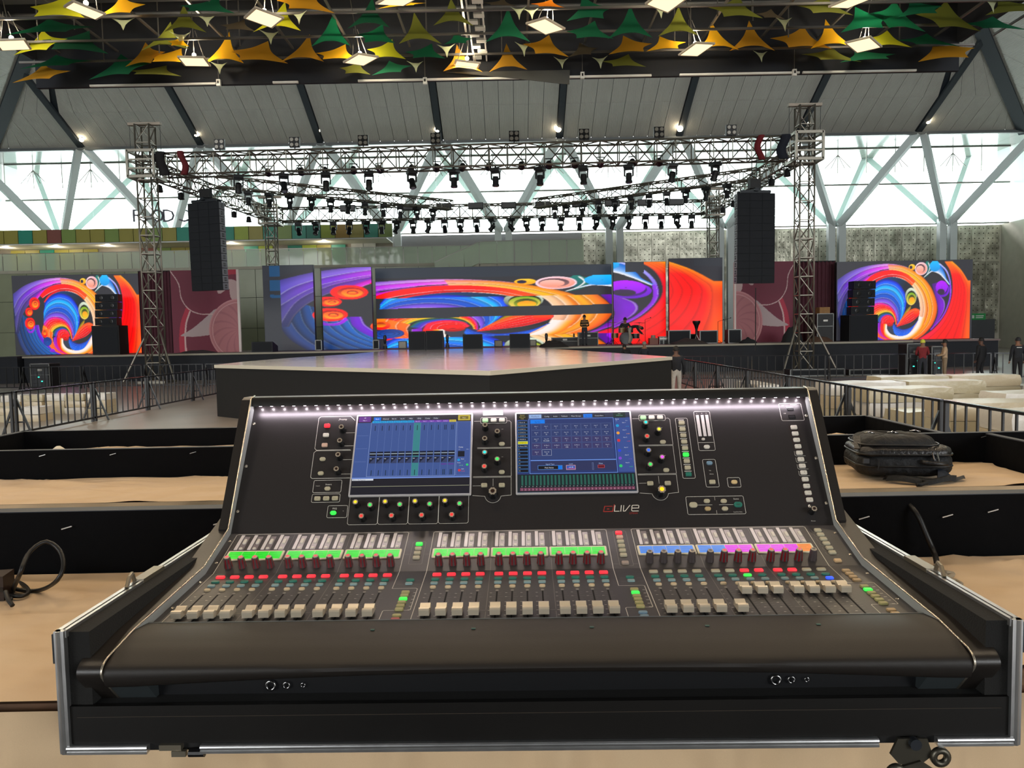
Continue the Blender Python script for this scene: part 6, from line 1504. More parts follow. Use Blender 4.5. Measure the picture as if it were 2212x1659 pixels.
# colour strip displays, one for each group of four
LCDF = mat('lcd_frame_cream', srgb(226,218,190), .35); 
LCDc = {'g': (20,225,30), 'b': (50,130,225), 'm': (225,20,225), 'o': (240,130,40)}
pat = ['gggg']*6 + ['bbbb','bbmm','mmmo']
for gi in range(9):
    xa, xb = XS[gi*4], XS[gi*4+3]; cx = (xa+xb)/2
    fr_ = rbox(.1085,.0305,.0022,.0025).mesh('strip_display', LCDF); o = link('strip_display', fr_, CON, mx=panel_mx('M',cx-1.0,78.3))
    cv = MB()
    for k, ch in enumerate(pat[gi]):
        c = srgb(*LCDc[ch]); x0 = -.0508+k*.0254
        cv.col = c; cv.add([(x0+.0004,-.0118,.0024),(x0+.025,-.0118,.0024),(x0+.025,.0118,.0024),(x0+.0004,.0118,.0024)],[(0,1,2,3)])
        cv.col = tuple(q*.55 for q in c)
        for r_ in range(3): cv.add([(x0+.003,.0072-r_*.0062,.00245),(x0+.003+.012+.006*((k+r_+gi)%3)/2,.0072-r_*.0062,.00245),(x0+.003+.012+.006*((k+r_+gi)%3)/2,.0082-r_*.0062,.00245),(x0+.003,.0082-r_*.0062,.00245)],[(0,1,2,3)])
    link('lit_area', cv.mesh('lit_area', mat_attr('lcd_colour', .95, .25, True, .03)), o)
# bank select buttons and soft keys between the banks
for k in range(4): button('softm',BGRN if k == 0 else BTN,'M',-215.1,47.2+15*k,'soft_key')
for k in range(6): button('softm',BRED if k == 0 else (BPEACH if k == 1 else BTN),'M',173,18+15*k,'soft_key')
button('softm',mat('button_taupe', srgb(150,134,122),.4),'M',173,118,'soft_key')
for k in range(6): button('softm',BTN,'M',560,19.3+15*k,'soft_key')
button('softm',mat('button_sand2', srgb(196,164,122),.4),'M',560.2,120.2,'soft_key')
for x in (-214.6,173.4):
    button('teal',BTEAL,'F',x,44.5,'mix_button'); button('pale',BPALE,'F',x,60.6,'listen_button')
for x, on in ((-214.6,2),(173.5,1),(559.8,1)):
    for k in range(6): button('bank',BGRN if k == on else BYEL,'F',x,99+13.7*k,'bank_button'); line(LN,'F',[(x+14,99+13.7*k),(x+18,99+13.7*k)],1.2); line(LD,'F',[(x+9,99+13.7*k),(x+11,99+13.7*k)],1.2)
for k,m in enumerate((BYEL,BPINKR,BPINKR)): button('teal',m,'F',-214.8,190.5+13.8*k,'layer_button')
for k,m in enumerate((BBLUE2,BBLUE2,BYEL)): button('teal',m,'F',174,190.5+13.8*k,'layer_button')
for k in range(3): button('bank',mat('button_tan2', srgb(178,150,108),.4),'F',560.4,193+13.5*k,'layer_button')
for k in range(4): button('bank',mat('button_tan2', srgb(178,150,108),.4),'F',558.8,27.7+14.7*k,'layer_button')
# lettering
def T(t, u, v, size, p='U', mb=None, align='c', h=.0003, sx=1.0):
    put_text(mb or TX, t, u, -v, size, lambda x,y: pp(p,x,-y,h), align, sx)
T('Preamp',-400,27,5.5); T('Insert',-414,178.5,5.5); T('PEQ',-395.5,231.5,5); T('Scene',415.5,223.5,4.6); T('GO',417.5,236.8,5,h=.0034,mb=LD); T('in',-377.5,236,3); T('Active',374,168,3.2); T('Talk',372,160,2.6); T('Assigned',-436,180.5,2.4); T('Recall for Units',415,250.8,2.8)
for k,t in enumerate(('Lib','Setup','Listen')): T(t,-433.1+18*k,209.3,2.6,h=.0039,mb=LD)
for u,v in ((-92.6,185.3),(246.6,186.9)): T('View',u,v,2.6,h=.0039,mb=LD)
for u,v in ((-56.6,185.7),(282.2,187.1)): T('Reset',u,v,2.4,h=.0039,mb=LD)
for u,v in ((-433,41),(-411,34)): T('in',u+2,v-6,2.6)
for u,v in ((-55.5,56),(-55.5,121),(283,59),(283,124)): T('out',u,v,2.6)
for k in range(12): T(str(k+1),562.5,64.6+14.87*k,3.4,h=.0039,mb=LD)
for k in range(8): line(LN,'U',[(320,55.4+14.9*k),(333.5,55.4+14.9*k)],1.5)
line(LN,'U',[(321,40.5),(332,40.5)],1.6); T('Main',572,9.5,3); line(LN,'U',[(565,8),(578,8)],1.0); T('USB',548,11,3); T('USB',549,30,3)
for u,t in ((362,'L'),(372.5,'M'),(382,'R')): T(t,u,26.5,3)
T('Phones',560,272,3); T('AMM',552,1.8,.1)
T('CON / Ready',-74,14.4,.1)
# the maker's mark on the panel: red letter d with white letters, model number below
LOGR, LOGW = MB(), MB()
def stroke(mb, pts, w): line(mb,'U',pts,w)
stroke(LOGR,[(170.2,230.5),(165.5,245.2)],2.0); stroke(LOGR,[(148.5,245),(164.5,245)],2.0); stroke(LOGR,[(150.2,233.8),(165.5,233.8)],1.8); stroke(LOGR,[(150.6,233.8),(147.6,245)],1.9); stroke(LOGR,[(155.5,239.5),(158.8,239.5)],2.2)
stroke(LOGW,[(171.5,232.5),(169.2,244.6),(179,244.6)],1.5); stroke(LOGW,[(184.2,232.5),(182,244.9)],1.6); stroke(LOGW,[(189,232.5),(187.2,244.6),(191,244.4),(201.4,232.3)],1.5); stroke(LOGW,[(217.5,244.6),(205.2,244.6),(203.9,242.8),(205.4,234),(207,232.5),(218,232.5),(219.2,234),(218.3,238.4),(205,238.4)],1.5)
put_text(LOGR,'S7000',207,-251.2,5.6,lambda x,y: pp('U',x,-y,.0003),'c',1.25)
for mb, m, nm in ((LN,SILK,'white_outline_print'),(LD,SILKD,'dark_print'),(LG,SILKG,'grey_scale_print'),(TX,SILK,'panel_lettering'),(LOGR,mat('logo_red', srgb(150,52,46), .4),'logo_mark'),(LOGW,mat('logo_white', srgb(220,212,198), .4),'logo_letters')):
    o = mb.build(nm, m, CON); o['kind'] = 'stuff'

# ---- the two touchscreens
BEZ = mat('screen_bezel_silver', srgb(214,210,212), .3, .4)
def touchscreen(cx, cv, w, h, label):
    mx = panel_mx('U',cx,cv); o = link('touchscreen', rbox(w,h,.004,.003).mesh('touchscreen', BEZ), CON, mx=mx); o['label'] = label
    return o
class Canvas:
    """flat picture of a display in millimetres: x right, y down from its top left"""
    def __init__(s, w, h): s.mb = MB(); s.w, s.h, s.k = w, h, 0
    def P(s, x, y): return ((x-s.w/2)/1000, (s.h/2-y)/1000, .0041+s.k*.00000004)
    def rect(s, x0, y0, x1, y1, c, a=1.0):
        s.k += 60; s.mb.col = tuple(q*a for q in srgb(*c)); s.mb.add([s.P(x0,y1),s.P(x1,y1),s.P(x1,y0),s.P(x0,y0)],[(0,1,2,3)])
    def frame(s, x0, y0, x1, y1, c, w=.4):
        for r in ((x0,y0,x1,y0+w),(x0,y1-w,x1,y1),(x0,y0,x0+w,y1),(x1-w,y0,x1,y1)): s.rect(*r,c)
    def text(s, t, x, y, size, c, align='c'):
        s.k += 60; s.mb.col = srgb(*c); put_text(s.mb, t, x, -y, size, lambda a,b: s.P(a,-b), align)
    def disc(s, x, y, r, c):
        s.k += 60; s.mb.col = srgb(*c); n = 16; s.mb.add([s.P(x+r*math.cos(-2*PI*k/n),y+r*math.sin(-2*PI*k/n)) for k in range(n)],[tuple(range(n))])
SMAT = mat_attr('touchscreen_picture', .9, .12, True, .015)
# left screen: bezel 252 x 189.5, display 245 x 182
s1 = touchscreen(-244.4,111.4,.2515,.190,'touchscreen showing twelve blue channel columns'); W1, H1 = 244, 182
c = Canvas(W1,H1); B0 = (64,88,150)
c.rect(0,0,W1,H1,(40,46,84)); c.rect(0,0,W1,17,(44,38,46)); c.rect(0,16.5,W1,146,B0)
c.rect(2,1.5,28,14.5,(110,54,150)); c.text('48',15,6,4,(240,220,250)); c.text('Mix 1',15,12.3,4,(240,220,250))
tabs = ['Bank','Channel','Ext In','Ins A','PEQ','GEQ','Comp','Delay']
for k,t in enumerate(tabs): x = 34+k*18; c.rect(x,3.4,x+16,11.4,(0,110,230) if k == 0 else (52,54,70)); c.text(t,x+8,9,4,(225,225,235))
c.rect(216,1,242,14,(200,180,60)); c.rect(220,4,238,11,(120,104,40)); c.text('Main',229,9.4,4,(235,225,180))
for y in (47,77.5,108): c.rect(2,y,26,y+.4,(120,140,200))
names = ['Aux 13','Aux 14','Aux 15','Aux 16','Aux 17','PA SUBS','Mix CC','Mix 2','Mix 3','Mix 4','St Mix 1','Main LR']
cw = 15.05; x0 = 31.5
c.frame(x0-2,15.5,x0+12*cw+1,142.5,(150,170,220),.6)
for k in range(12):
    x = x0+k*cw
    c.rect(x+.3,12.2,x+cw-.3,17.6,(30,160,225) if k < 6 else (120,66,180) if k < 11 else (210,190,70)); c.text(names[k],x+cw/2,16.2,3.0,(16,40,70) if k < 6 else (235,220,250) if k < 11 else (70,60,20))
    if k == 6: c.rect(x+.2,18,x+cw-.4,142,(58,134,140))
    c.rect(x+cw-.3,18,x+cw,142,(120,142,200))
    for q in ((-1.6,1.6) if k > 9 else (0,)): c.rect(x+cw/2-.7+q,24,x+cw/2+.7+q,36,(26,34,48)); c.rect(x+cw/2-.7+q,128,x+cw/2+.7+q,140,(20,40,44))
    c.rect(x+1,85.5,x+cw-1,89,(20,24,40)); c.rect(x+1,90,x+cw-1,91,(200,206,170)); c.rect(x+1,91.6,x+cw-1,96,(20,24,40))
    c.rect(x+1.2,98.5,x+cw-1,112.5,(26,32,56)); c.k += 60; c.mb.col = srgb(56,66,104); c.mb.add([c.P(x+1.2,112.5),c.P(x+cw-1,112.5),c.P(x+cw-1,98.5)],[(0,1,2)]); c.rect(x+2,101.3,x+6,102.3,(225,228,240))
    if k > 9: c.rect(x+1.4,115,x+cw-2,117.5,(96,60,150))
c.rect(215,17,243.2,142.5,(66,88,152)); c.frame(215,17,243.2,142.5,(130,150,205),.4)
c.text('Comp',219,79,3.8,(235,238,245),'l'); c.text('CC',219,84,2.6,(200,210,230),'l'); c.text('Mix 1',241,84,2.6,(200,210,230),'r')
c.rect(218,87,232,100,(24,26,40)); c.disc(220,107.5,3,(20,150,220)); c.text('Ratio',225,106.5,3,(225,230,240),'l'); c.text('5.1',232,111,2.6,(120,190,230),'l'); c.text('Thres',217,115,3,(225,230,240),'l'); c.disc(238,118.5,2.6,(50,210,110)); c.text('-6.0 dB',221,121,2.8,(120,210,150),'l'); c.disc(222,131,3,(215,50,60)); c.text('Gain',226,129,3,(225,230,240),'l'); c.text('0.0 dB',226,134,2.8,(215,80,90),'l')
c.rect(0,144.5,W1,147,(120,150,225)); c.rect(0,147,W1,H1,(28,26,36)); c.rect(1,147.5,45,151,(230,235,245)); c.text('PEQ In 1 Mix Response',2,150.4,2.8,(40,40,60),'l'); c.rect(2,164.2,W1-1,164.8,(206,206,170)); 
link('display', c.mb.mesh('display', SMAT), s1)
# right screen
s2 = touchscreen(96.5,112,.2488,.1895,'touchscreen showing the signal generator page'); W2, H2 = 242, 182
c = Canvas(W2,H2); c.rect(0,0,W2,H2,(40,56,112)); c.rect(0,0,W2,12,(46,50,74))
c.rect(0.5,1,24,15,(26,24,18)); c.text('Selected',12,4.5,2.8,(215,200,90)); c.text('S7000 Strip',12,9,2.8,(215,200,90)); c.text('Assign',12,13,2.8,(215,200,90))
c.rect(26.5,2.5,53,11.5,(150,180,230)); c.text('MixRack',39.8,9,5.2,(70,90,140))
xx = 56
for t,w in (('Config',17),('Audio',16),('Talkback',19),('Mute Groups',27),('Sig Gen',19),('Controllers',25)): c.rect(xx,3.2,xx+w,11.6,(0,120,240) if t == 'Sig Gen' else (38,40,54)); c.text(t,xx+w/2,9,3.9,(20,60,120) if t == 'Sig Gen' else (210,214,228)); xx += w+2
c.rect(207,1,233,14,(28,44,40)); c.text('Wet',220,5,3,(150,180,160)); c.text('S7000 Strip',220,9,3,(110,190,140))
rows_ = ['1: Reset all','2: LOAD Sh','3: LOAD St','4: LOAD St','5: LOAD St','6: MODE St','7: STRIP On','8: Reset MIDI','9:','10:','11:','12:','13:','14:','15:']
for k,t in enumerate(rows_): y = 18+k*8.05; c.rect(2,y,23,y+6.6,(214,206,30) if k == 6 else (16,18,32)); c.text(t,3,y+4.6,3.3,(60,60,10) if k == 6 else (205,210,225),'l'); c.frame(1.6,y-.4,23.4,y+7,(80,150,220),.35)
c.frame(25.5,13,207,141,(110,150,230),1.0); c.rect(29,15.5,60,25,(0,128,245)); c.text('Sig Gen',44.5,22,4,(20,60,130)); c.rect(30,24.6,203,109,(50,66,118))
cells = ['Aux %d'%k for k in range(1,19)]+['Mix %d'%k for k in range(1,7)]+['St Mix %d'%k for k in range(1,6)]+['Grp %d'%k for k in range(1,5)]+['Main LR']
subs = [str(k) for k in range(1,18)]+['PA-SUBS','CC','2','3','4','5','6','1','2','3','USB','5','1','2','3','4','LR']
for k,(t,sb) in enumerate(zip(cells,subs)):
    cx_, ry = 31+(k%8)*21.2, 26+(k//8)*15.2
    c.rect(cx_,ry,cx_+20,ry+13.6,(60,58,106) if k >= 18 and k < 33 else (48,62,112)); c.frame(cx_,ry,cx_+20,ry+13.6,(104,118,165) if t != 'Main LR' else (200,205,225),.4 if t == 'Main LR' else .25); c.text(t,cx_+10,ry+6.4,3.2,(205,210,230)); c.text(sb,cx_+10,ry+11,3.4,(215,220,236))
c.rect(28,110.5,205,112.5,(110,150,230)); c.rect(29,113,204.5,135.5,(46,52,92))
c.text('Signal Type',68,121.5,4,(170,190,235)); c.rect(43,123.5,93,132,(14,14,22)); c.frame(42.6,123,93.4,132.4,(90,150,235),.7); c.text('Pink Noise',66,129.6,4.2,(230,230,240)); c.rect(84.5,124,93,132,(0,120,235))
c.text('Level',111,121.5,3.8,(170,190,235)); c.rect(101.5,123.5,120,133,(60,90,180)); c.frame(101,123,120.5,133.4,(235,170,160),.8); c.text('-inf dB',111,129,3.6,(235,238,245)); c.rect(103,130.5,119,131.3,(220,60,50)); c.frame(155,118,157.6,134,(130,150,200),.4)
c.text('Mute',173,121.5,4,(190,205,240)); c.rect(167,124,180,129.8,(96,18,34)); c.frame(166.6,123.6,180.4,130.2,(230,90,100),.5)
c.rect(209,14,W2-.5,140,(60,82,150)); c.text('Send',210.5,18.5,3.8,(230,234,245),'l'); c.text('CC',211,22,2.6,(190,200,225),'l'); c.text('Mix 1',237,22,2.6,(190,200,225),'r')
for k,(nm,cc) in enumerate((('Aux 1',(20,160,220)),('Aux 2',(245,166,60)),('Aux 3',(215,50,60)),('Aux 4',(40,70,230)),('Aux 5',(130,70,210)),('Aux 6',(50,205,110)))):
    y = 33+k*17.5+(6 if k > 2 else 0); c.disc(214,y,3.4,cc); c.text(nm,228,y-6,3.2,(220,226,240)); c.text('-inf dB',238,y+3,2.8,cc,'r')
c.rect(0,142.5,W2,H2,(24,34,40))
for k in range(31):
    x = 5+k*7.55; c.rect(x+1.2,145,x+3,167,(18,30,34)); c.rect(x+3.2,145,x+7,167,(40,96,84)); c.text('M',x+4,170.5,2.6,(225,230,235)); c.rect(x+.6,172.5,x+7,179,(126,66,92)); c.text(str((k%9)+1),x+4,177.4,3.2,(235,225,235))
link('display', c.mb.mesh('display', SMAT), s2)

# ================================================================== flight-case tray under the console
TRY = thing('flight_case_tray','black flight-case base tray with aluminium edges holding the mixing console','flight case',(CX0,CY0,TZ+.001),CYAW)
PLY = mat('case_black_laminate', srgb(16,14,12), .5, noise=.25, nscale=6, spec=.3); FOAM = mat('black_foam', srgb(22,21,19), .95, bump=.25, bscale=420); INNER = mat('case_inner_black', srgb(20,19,18), .8)
y0, y1 = -.0585, .72; w = .665
MB().box(-w,w,y0+.004,y1,0,.05).build('floor_board', INNER, TRY)
for s in (-1,1):
    a, b = (w-.007, w) if s > 0 else (-w,-w+.007)
    MB().box(a,b,y0,y1,.0,.1735).build('side_wall', PLY, TRY)
    a, b = (s*(w-.008), s*(w-.04)); a, b = min(a,b), max(a,b)
    MB().prism([(a,.172),(b,.172),(b,.15),(b,.06),(a,.06)] if s < 0 else [(a,.06),(b,.06),(b,.172),(a,.172)], y0+.006, y1-.03, 'y').build('side_padding', FOAM, TRY)
    ex = MB()
    ex.box(min(s*(w-.003),s*(w+.004)),max(s*(w-.003),s*(w+.004)),y0-.004,y1,.1705,.1765); ex.box(min(s*(w-.011),s*(w-.006)),max(s*(w-.011),s*(w-.006)),y0,y1,.166,.1765); ex.build('top_extrusion', ALU, TRY)
    ex = MB(); ex.box(min(s*(w-.010),s*(w+.004)),max(s*(w-.010),s*(w+.004)),y0-.005,y0+.004,0,.1765); ex.cyl((s*(w-.002),y0-.004,0),(s*(w-.002),y0-.004,.1765),.0035,8); ex.build('corner_extrusion', ALU, TRY)
    MB().box(min(s*(w+.003),s*(w+.008)),max(s*(w+.003),s*(w+.008)),y0-.003,y0+.02,.13,.172).build('corner_plate', DKSTEEL, TRY)
    MB().box(min(s*(w-.012),s*(w+.007)),max(s*(w-.012),s*(w+.007)),.16,.235,.163,.179).build('lid_latch', mat('latch_steel', srgb(140,132,116), .4, .8), TRY)
    MB().tube([(s*(w-.004),.12,.177),(s*(w-.001),.135,.19),(s*(w+.002),.15,.192),(s*(w+.004),.16,.178)],.0035,6).build('latch_hook', MATS['latch_steel'], TRY)
MB().box(-w,w,y1-.008,y1,.0,.12).build('rear_wall', PLY, TRY)
MB().box(-w+.008,w-.008,y0,y0+.008,.012,.0665).build('front_wall', PLY, TRY); MB().box(-w+.008,w-.008,y0+.006,y0+.045,.05,.0655).build('front_padding', INNER, TRY)
MB().box(-w+.02,w-.02,y0-.0006,y0,.0505,.0512).build('joint_line', mat('joint_brown', srgb(58,48,38), .6), TRY)
for a, b in ((-w+.006,-.545),(-.47,.475),(.555,w-.006)):
    e = MB(); e.box(a,b,y0-.006,y0+.003,-.0,.0115); e.cyl((a,y0-.005,.008),(b,y0-.005,.008),.0028,8); e.box(a,b,y0-.0075,y0-.004,-.0,.0035); e.build('bottom_extrusion', ALU, TRY)
# recessed hasp at left, hanging butterfly latch at right
h = MB(); h.box(-.528,-.497,y0-.006,y0+.01,.004,.012); h.box(-.51,-.49,y0-.008,y0-.001,-.004,.004); h.build('hasp', MATS['latch_steel'], TRY)
MB().cyl((-.487,y0-.002,-.001),(-.465,y0-.002,-.001),.006,10).build('hasp_dish', BLACKG, TRY)
lt = MB(); Y = y0-.004
BF = mat('butterfly_latch_steel', srgb(92,88,78), .4, .85)
lt.prism([(.5,.012),(.54,.012),(.548,-.012),(.53,-.026),(.502,-.024),(.49,-.01)], Y-.004, Y, 'y'); bl = lt.build('butterfly_latch', BF, TRY)
for (cx_,cz) in ((.557,-.013),(.497,-.036)):
    rg = MB(); rg.tube([(cx_+.0095*math.cos(t),Y-.006,cz+.0095*math.sin(t)) for t in [2*PI*k/20 for k in range(20)]],.005,6,True); rg.build('latch_ring', BF, bl, True)
rg = MB(); rg.prism([(.49,-.03),(.53,-.018),(.548,-.03),(.51,-.046)], Y-.008, Y-.003, 'y'); rg.build('latch_plate', BF, bl)
rg = MB(); rg.box(.515,.548,Y-.014,Y-.007,-.036,-.028); rg.build('latch_tab', MATS['latch_steel'], bl)
MB().cyl((.522,Y-.01,.006),(.522,Y,.006),.008,12).build('rivet', DKSTEEL, bl)
# ================================================================== SUSPENDED CEILING WITH FABRIC SAILS AND PANEL LAMPS
CZ = 10.5
VOID = mat('void_black', srgb(26,30,38), .8); DUCT = mat('duct_grey', srgb(70,72,74), .5, .3); CONDUIT = mat('conduit_steel', srgb(104,102,98), .4, .6)
eL, eR = on_z(60,178,10.3), on_z(2100,133,10.3); YE = 25.0
XL, XR = eL.x-.1, eR.x+.1
cg = structure(thing('ceiling_canopy', None, None))
MB().box(XL,XR,-30,YE+.2,14.0,14.2).build('ceiling_slab', VOID, cg); structure(MB().box(XL,XR,-30.2,-30,0,14.2).build('wall_unseen_shade', VOID)); MB().box(XL,XR,YE,YE+.15,10.32,14.0).build('fascia', VOID, cg)  # slab run back and unseen wall added to block daylight from behind
for s, x in ((-1,XL),(1,XR)): MB().box(x-.08,x+.08,-30,YE,11.2,14.0).build('fascia', VOID, cg)
for a, b in ((-13.2,-9.2),(-7.4,-6.6),(-4.7,4.6),(5.5,9.3),(9.4,13.0)): MB().box(a if a > XL else XL,b,YE-.1,YE-.02,10.3,10.36).build('edge_strip', WHITE, cg)
for y in (19.2,21.0,22.6,24.2): MB().box(XL,XR,y-.03,y+.03,CZ+.3,CZ+.36).build('grid_rail', CONDUIT, cg)
for y in (20.1,21.8,23.4): MB().cyl((XL,y,CZ+1.4),(XR,y,CZ+1.4),.06,8).build('pipe', DUCT, cg)
for y,z,h in ((18.4,12.2,.5),(20.6,12.6,.7),(23.0,12.2,.45)): MB().box(XL,XR,y-.35,y+.35,z,z+h).build('duct', DUCT, cg)
for y in (19.6,22.2): MB().box(XL,XR,y-.05,y+.05,12.0,12.12).build('conduit', mat('conduit_white', srgb(170,172,170), .5), cg)
for k in range(17):
    x = XL+.8+k*1.85; MB().bar((x,14,CZ+.9),(x,YE,CZ+.9),.06).build('grid_rail', CONDUIT, cg)
for k in range(26):
    x = random.uniform(XL+.5,XR-.5); y = random.uniform(18.5,24.6); MB().cyl((x,y,CZ+.3),(x,y,13.9),.02,5).build('hanger_rod', CONDUIT, cg)
ly = MB(); lx = on_z(1040,150,10.9).x
for s in (-1,1): ly.box(lx+s*.2-.02,lx+s*.2+.02,12,YE-.1,10.85,10.98)
for k in range(22): ly.box(lx-.22 if k % 2 else lx-.05, lx+.05 if k % 2 else lx+.24, 15+k*.45, 15.25+k*.45, 10.84, 10.9)
lt = thing('cable_tray','pale ladder cable tray running back along the middle of the ceiling','cable tray'); ly.build('tray', WHITE, lt)
for y in (17,21,24.5): MB().cyl((lx,y,10.95),(lx,y,13.99),.025,6).build('hanger_rod', CONDUIT, lt)
fl = [at(963,156,24.88),at(1231,151,24.88),at(1230,182,24.88),at(1212,181,24.88),at(1090,167,24.88)]
mb = MB(); mb.add([tuple(p) for p in fl]+[(p.x,p.y+.02,p.z) for p in fl],[(4,3,2,1,0),(5,6,7,8,9)]+[(i,(i+1)%5,5+(i+1)%5,5+i) for i in range(5)])
tag(mb.build('loose_flap', mat('flap_grey', srgb(70,72,70), .8), None), 'loose dark grey cloth flap hanging from the ceiling edge', 'cloth')
SC = {'green':(18,104,70),'dgreen':(14,84,56),'lime':(206,206,32),'yellow':(255,190,22),'amber':(206,150,34),'olive':(112,118,44),'brown':(78,70,54),'orange':(226,128,24),'pale':(206,216,176)}
SM = {k: mat_sail('sail_'+k, srgb(*v)) for k,v in SC.items()}
CN = {'green':'green','dgreen':'dark green','lime':'lime yellow','yellow':'bright yellow','amber':'amber','olive':'olive','brown':'brown','orange':'orange','pale':'pale green'}
def sail_mesh(w, h, m, down=False, lean=0.0):
    """stretched fabric with four pulled-out corners: two low, one high behind, one low-middle in front"""
    A, B, C, D = Vector((-w/2,0,0)), Vector((lean*w,.35*w,h)), Vector((w/2,0,.0)), Vector((0,-.22*w,h*.06))
    if w > 1.45*h: s = 1 if lean < 0 else -1; A, B, C, D = Vector((-s*w*.5,.1*w,h*.5)), Vector((s*.12*w,.3*w,h)), Vector((s*w*.5,0,0)), Vector((-s*w*.26,-.15*w,0))
    if down: A, B, C, D = Vector((-w/2,0,h)), Vector((.1*w,.12*w,h*.85)), Vector((w/2,0,h)), Vector((.06*w,-.1*w,0))
    cen = (A+B+C+D)/4
    def f(u, v):
        p = A*(1-u)*(1-v)+B*(1-u)*v+C*u*v+D*u*(1-v)
        eu = 4*u*(1-u); ev = 4*v*(1-v)
        edge = max(eu*(1-ev)**2, ev*(1-eu)**2)
        return p + (cen-p)*(.27 if not down else .45)*edge
    return MB().grid(f, 14, 14).mesh('fabric_sail', m, True)
SAILS = [(87,177,104,44,'amber'),(118,149,125,40,'green'),(256,169,115,58,'green'),(330,166,105,32,'olive'),(312,142,74,52,'amber'),(366,139,96,40,'yellow'),(482,138,76,70,'yellow'),(556,137,110,54,'amber'),(652,134,80,62,'amber'),(727,132,84,40,'yellow'),
 (356,108,90,65,'olive'),(385,101,40,24,'yellow'),(105,78,150,50,'dgreen'),(160,115,120,56,'dgreen'),(84,116,100,56,'lime'),(400,70,76,62,'olive'),(445,31,106,44,'green'),(262,34,82,48,'yellow'),(120,42,112,62,'lime'),(512,68,66,30,'brown'),(598,68,88,68,'lime'),(660,27,104,50,'amber'),(714,100,72,74,'green'),
 (796,61,78,68,'dgreen'),(812,96,72,46,'dgreen'),(834,129,72,46,'lime'),(766,162,58,32,'olive'),(846,161,74,34,'green'),(908,95,78,70,'olive'),(918,129,76,38,'green'),(980,56,74,62,'olive'),(1000,155,72,60,'amber'),(990,97,54,28,'dgreen'),
 (1098,153,70,60,'amber'),(1097,91,82,76,'green'),(1180,122,84,50,'amber'),(1183,18,62,24,'orange'),(1275,46,86,58,'green'),(1273,87,88,46,'green'),(1361,83,82,74,'green'),(1363,117,82,44,'amber'),(1348,147,80,34,'olive'),(1440,110,74,36,'yellow'),(1260,122,54,32,'brown'),(1465,78,74,66,'olive'),(868,18,88,26,'yellow'),(1080,15,64,22,'brown'),
 (1550,110,78,64,'yellow'),(1625,110,84,68,'amber'),(1732,108,108,56,'amber'),(1800,105,84,66,'yellow'),(1920,103,86,42,'lime'),(1798,135,106,40,'olive'),(1878,134,108,36,'green'),(2005,102,112,38,'green'),(2048,132,108,54,'amber'),(1590,42,96,56,'olive'),(1665,42,54,26,'brown'),(1782,35,102,52,'olive'),(1872,68,92,58,'green'),(1940,68,106,72,'dgreen'),(2052,68,118,72,'olive'),(2150,68,118,42,'green'),(2190,32,104,44,'olive'),(1990,36,86,44,'green')]
DOWN = [(265,68,56,28),(447,60,46,26),(390,104,42,32),(583,98,44,30),(646,55,40,28),(473,162,36,26),(964,126,40,28),(897,158,36,24),(1120,45,34,28),(1148,44,34,24),(1130,124,36,30),(1212,150,34,24),(1296,150,34,26),(1426,42,36,28),(1692,70,40,30),(1642,136,34,24),(2140,30,48,32)]
def rows_of(items):
    """names each sail by its place in its row"""
    lab = {}
    bands = [('top row',-99,50),('upper middle row',50,90),('lower middle row',90,126),('lowest row',126,400)]
    for nm, a, b in bands:
        r = sorted([it for it in items if a <= it[1] < b], key=lambda q: q[0])
        for i, it in enumerate(r): lab[it] = (ORD[i], nm)
    return lab
sl = rows_of(SAILS)
for it in SAILS:
    px, py, w, h, c = it; q = on_z(px,py,CZ); Y = min(q.y, YE-.55-.35*w*q.y/F_PX); p = at(px,py,Y); k = Y/F_PX
    o = link('fabric_sail', sail_mesh(w*k*1.16,h*k*1.12,SM[c],False,random.uniform(-.15,.12)), None, tuple(p)); o.rotation_euler.z = random.uniform(-.12,.12)
    tag(o, '%s fabric sail, %s from the left in the %s of the ceiling' % (CN[c], *sl[it]), 'fabric sail', 'large ceiling sails')
dl = rows_of(DOWN)
for it in DOWN:
    px, py, w, h = it; q = on_z(px,py,CZ); Y = min(q.y, YE-.7); p = at(px,py,Y); k = Y/F_PX
    o = link('fabric_sail', sail_mesh(w*k,h*k*1.05,SM['pale'],True), None, tuple(p)); o.rotation_euler.z = random.uniform(-.3,.3)
    tag(o, 'small pale down-pointing sail, %s from the left in the %s' % dl[it], 'fabric sail', 'small pale ceiling sails')
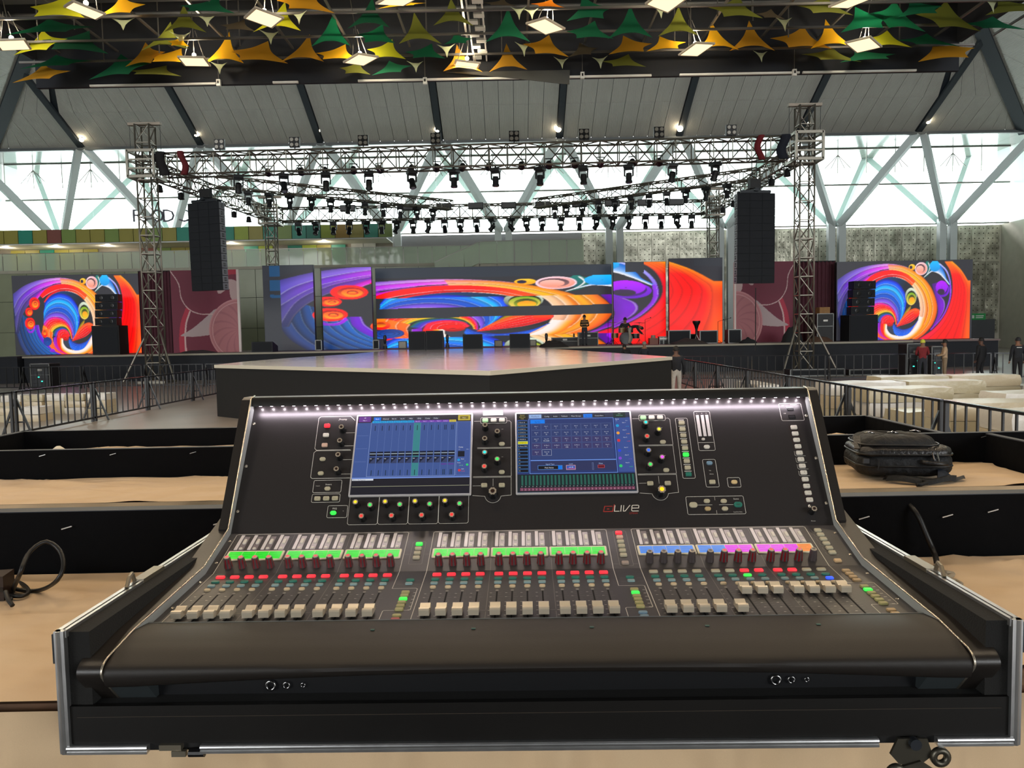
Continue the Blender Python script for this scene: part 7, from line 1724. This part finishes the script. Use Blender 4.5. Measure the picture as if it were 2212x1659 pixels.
# panel lamps
LPAN = mat_glow('panel_lamp_glow', srgb(255,222,172), 1.7); LBULB = mat_glow('bulb_glow', srgb(255,238,205), 30)
lb = MB().box(-.38,.38,-.38,.38,0,.05).mesh('housing', mat('lamp_housing', srgb(196,188,172), .5)); lg = MB().box(-.33,.33,-.33,.33,-.006,0).mesh('diffuser', LPAN)
def lamp(p, rz, tilt, label, e, bulb=True):
    t = thing('panel_lamp', label, 'ceiling lamp', p, 0, 'square panel lamps'); t.rotation_euler = (tilt[0],tilt[1],rz)
    link('housing', lb, t); link('diffuser', lg, t)
    MB().ball((0,0,.2),.06,10,8).build('bulb', LBULB, t, True)
    for a in (-.3,.3): MB().cyl((a,0,.05),(a*.2,0,.9),.012,5).build('hanger', CONDUIT, t)
    MB().cyl((0,0,.2),(0,0,max(1.0,13.9-p[2])),.014,5).build('suspension', CONDUIT, t)
    L = bpy.data.lights.new('panel_lamp_light','AREA'); L.shape = 'SQUARE'; L.size = .66; L.energy = e; L.color = (1,.80,.56)
    lo = bpy.data.objects.new('panel_lamp_light', L); COL.objects.link(lo); lo.parent = t; lo.location = (0,0,-.02); lo['kind'] = 'helper'
    P = bpy.data.lights.new('bulb_light','POINT'); P.energy = 90 if bulb else 0; P.color = (1,.84,.6); P.shadow_soft_size = .08
    if bulb: po = bpy.data.objects.new('bulb_light', P); COL.objects.link(po); po.parent = t; po.location = (0,0,.36); po['kind'] = 'helper'
    return t
LAMPS = [(183,24,45,),(28,98,20),(420,134,8),(570,40,40),(780,130,48),(1008,141,10),(1178,58,42),(1505,108,30),(1865,98,40),(1838,6,30),(855,4,30),(1440,3,30)]
LE = 85
for i,(px,py,a) in enumerate(sorted(LAMPS)):
    q = on_z(px,py,CZ-.1); lamp(tuple(at(px,py,min(q.y,YE-.8))), R(a), (R(random.uniform(-9,9)),R(random.uniform(-10,10))), '%s square panel lamp from the left in the ceiling' % ORD[i], LE)
# the canopy and its lamps go on above the mixing position
k = 0
for y in (1.5,6.0,10.5,15.0):
    for x in (-11.5,-6.5,-1.5,3.5,8.5):
        lamp((x+(.8 if k % 2 else 0),y,CZ-.3), R(30), (0,0), 'overhead panel lamp, %s in the unseen rows above the mixing position' % ORD[k], LE, False); k += 1
# little sensors hanging below the edge
for i,(px,py) in enumerate(((472,172),(918,168),(1258,156),(1716,150))):
    p = at(px,py,24.86); t = thing('hanging_sensor', '%s small white device from the left hanging below the ceiling edge' % ORD[i], 'sensor', tuple(p), 0, 'devices below the ceiling edge')
    MB().box(-.06,.06,-.05,.05,-.2,0).build('body', WHITE, t); MB().cbox((0,-.055,-.09),(.05,.02,.08)).build('lens', BLACKG, t); MB().cyl((0,0,0),(0,0,.9),.012,5).build('cord', CONDUIT, t)
# spotlights at the feet of the roof ribs
for i,(px,py,s) in enumerate(((176,302,.7),(424,288,1.1),(685,282,1),(945,279,1),(1206,279,1),(1469,278,1),(1746,262,.6),(2005,262,.8))):
    p = at(px,py,69.6); t = thing('roof_spotlight', '%s bright roof spotlight from the left at the roof edge' % ORD[i], 'spotlight', tuple(p), 0, 'spotlights along the roof edge')
    MB().ball((0,0,0),.26*s,12,8).build('lamp', mat_glow('spot_glow', srgb(255,236,200), 25), t, True); MB().cyl((0,.1,.1),(0,.25,.8),.08,6).build('bracket', DKSTEEL, t)
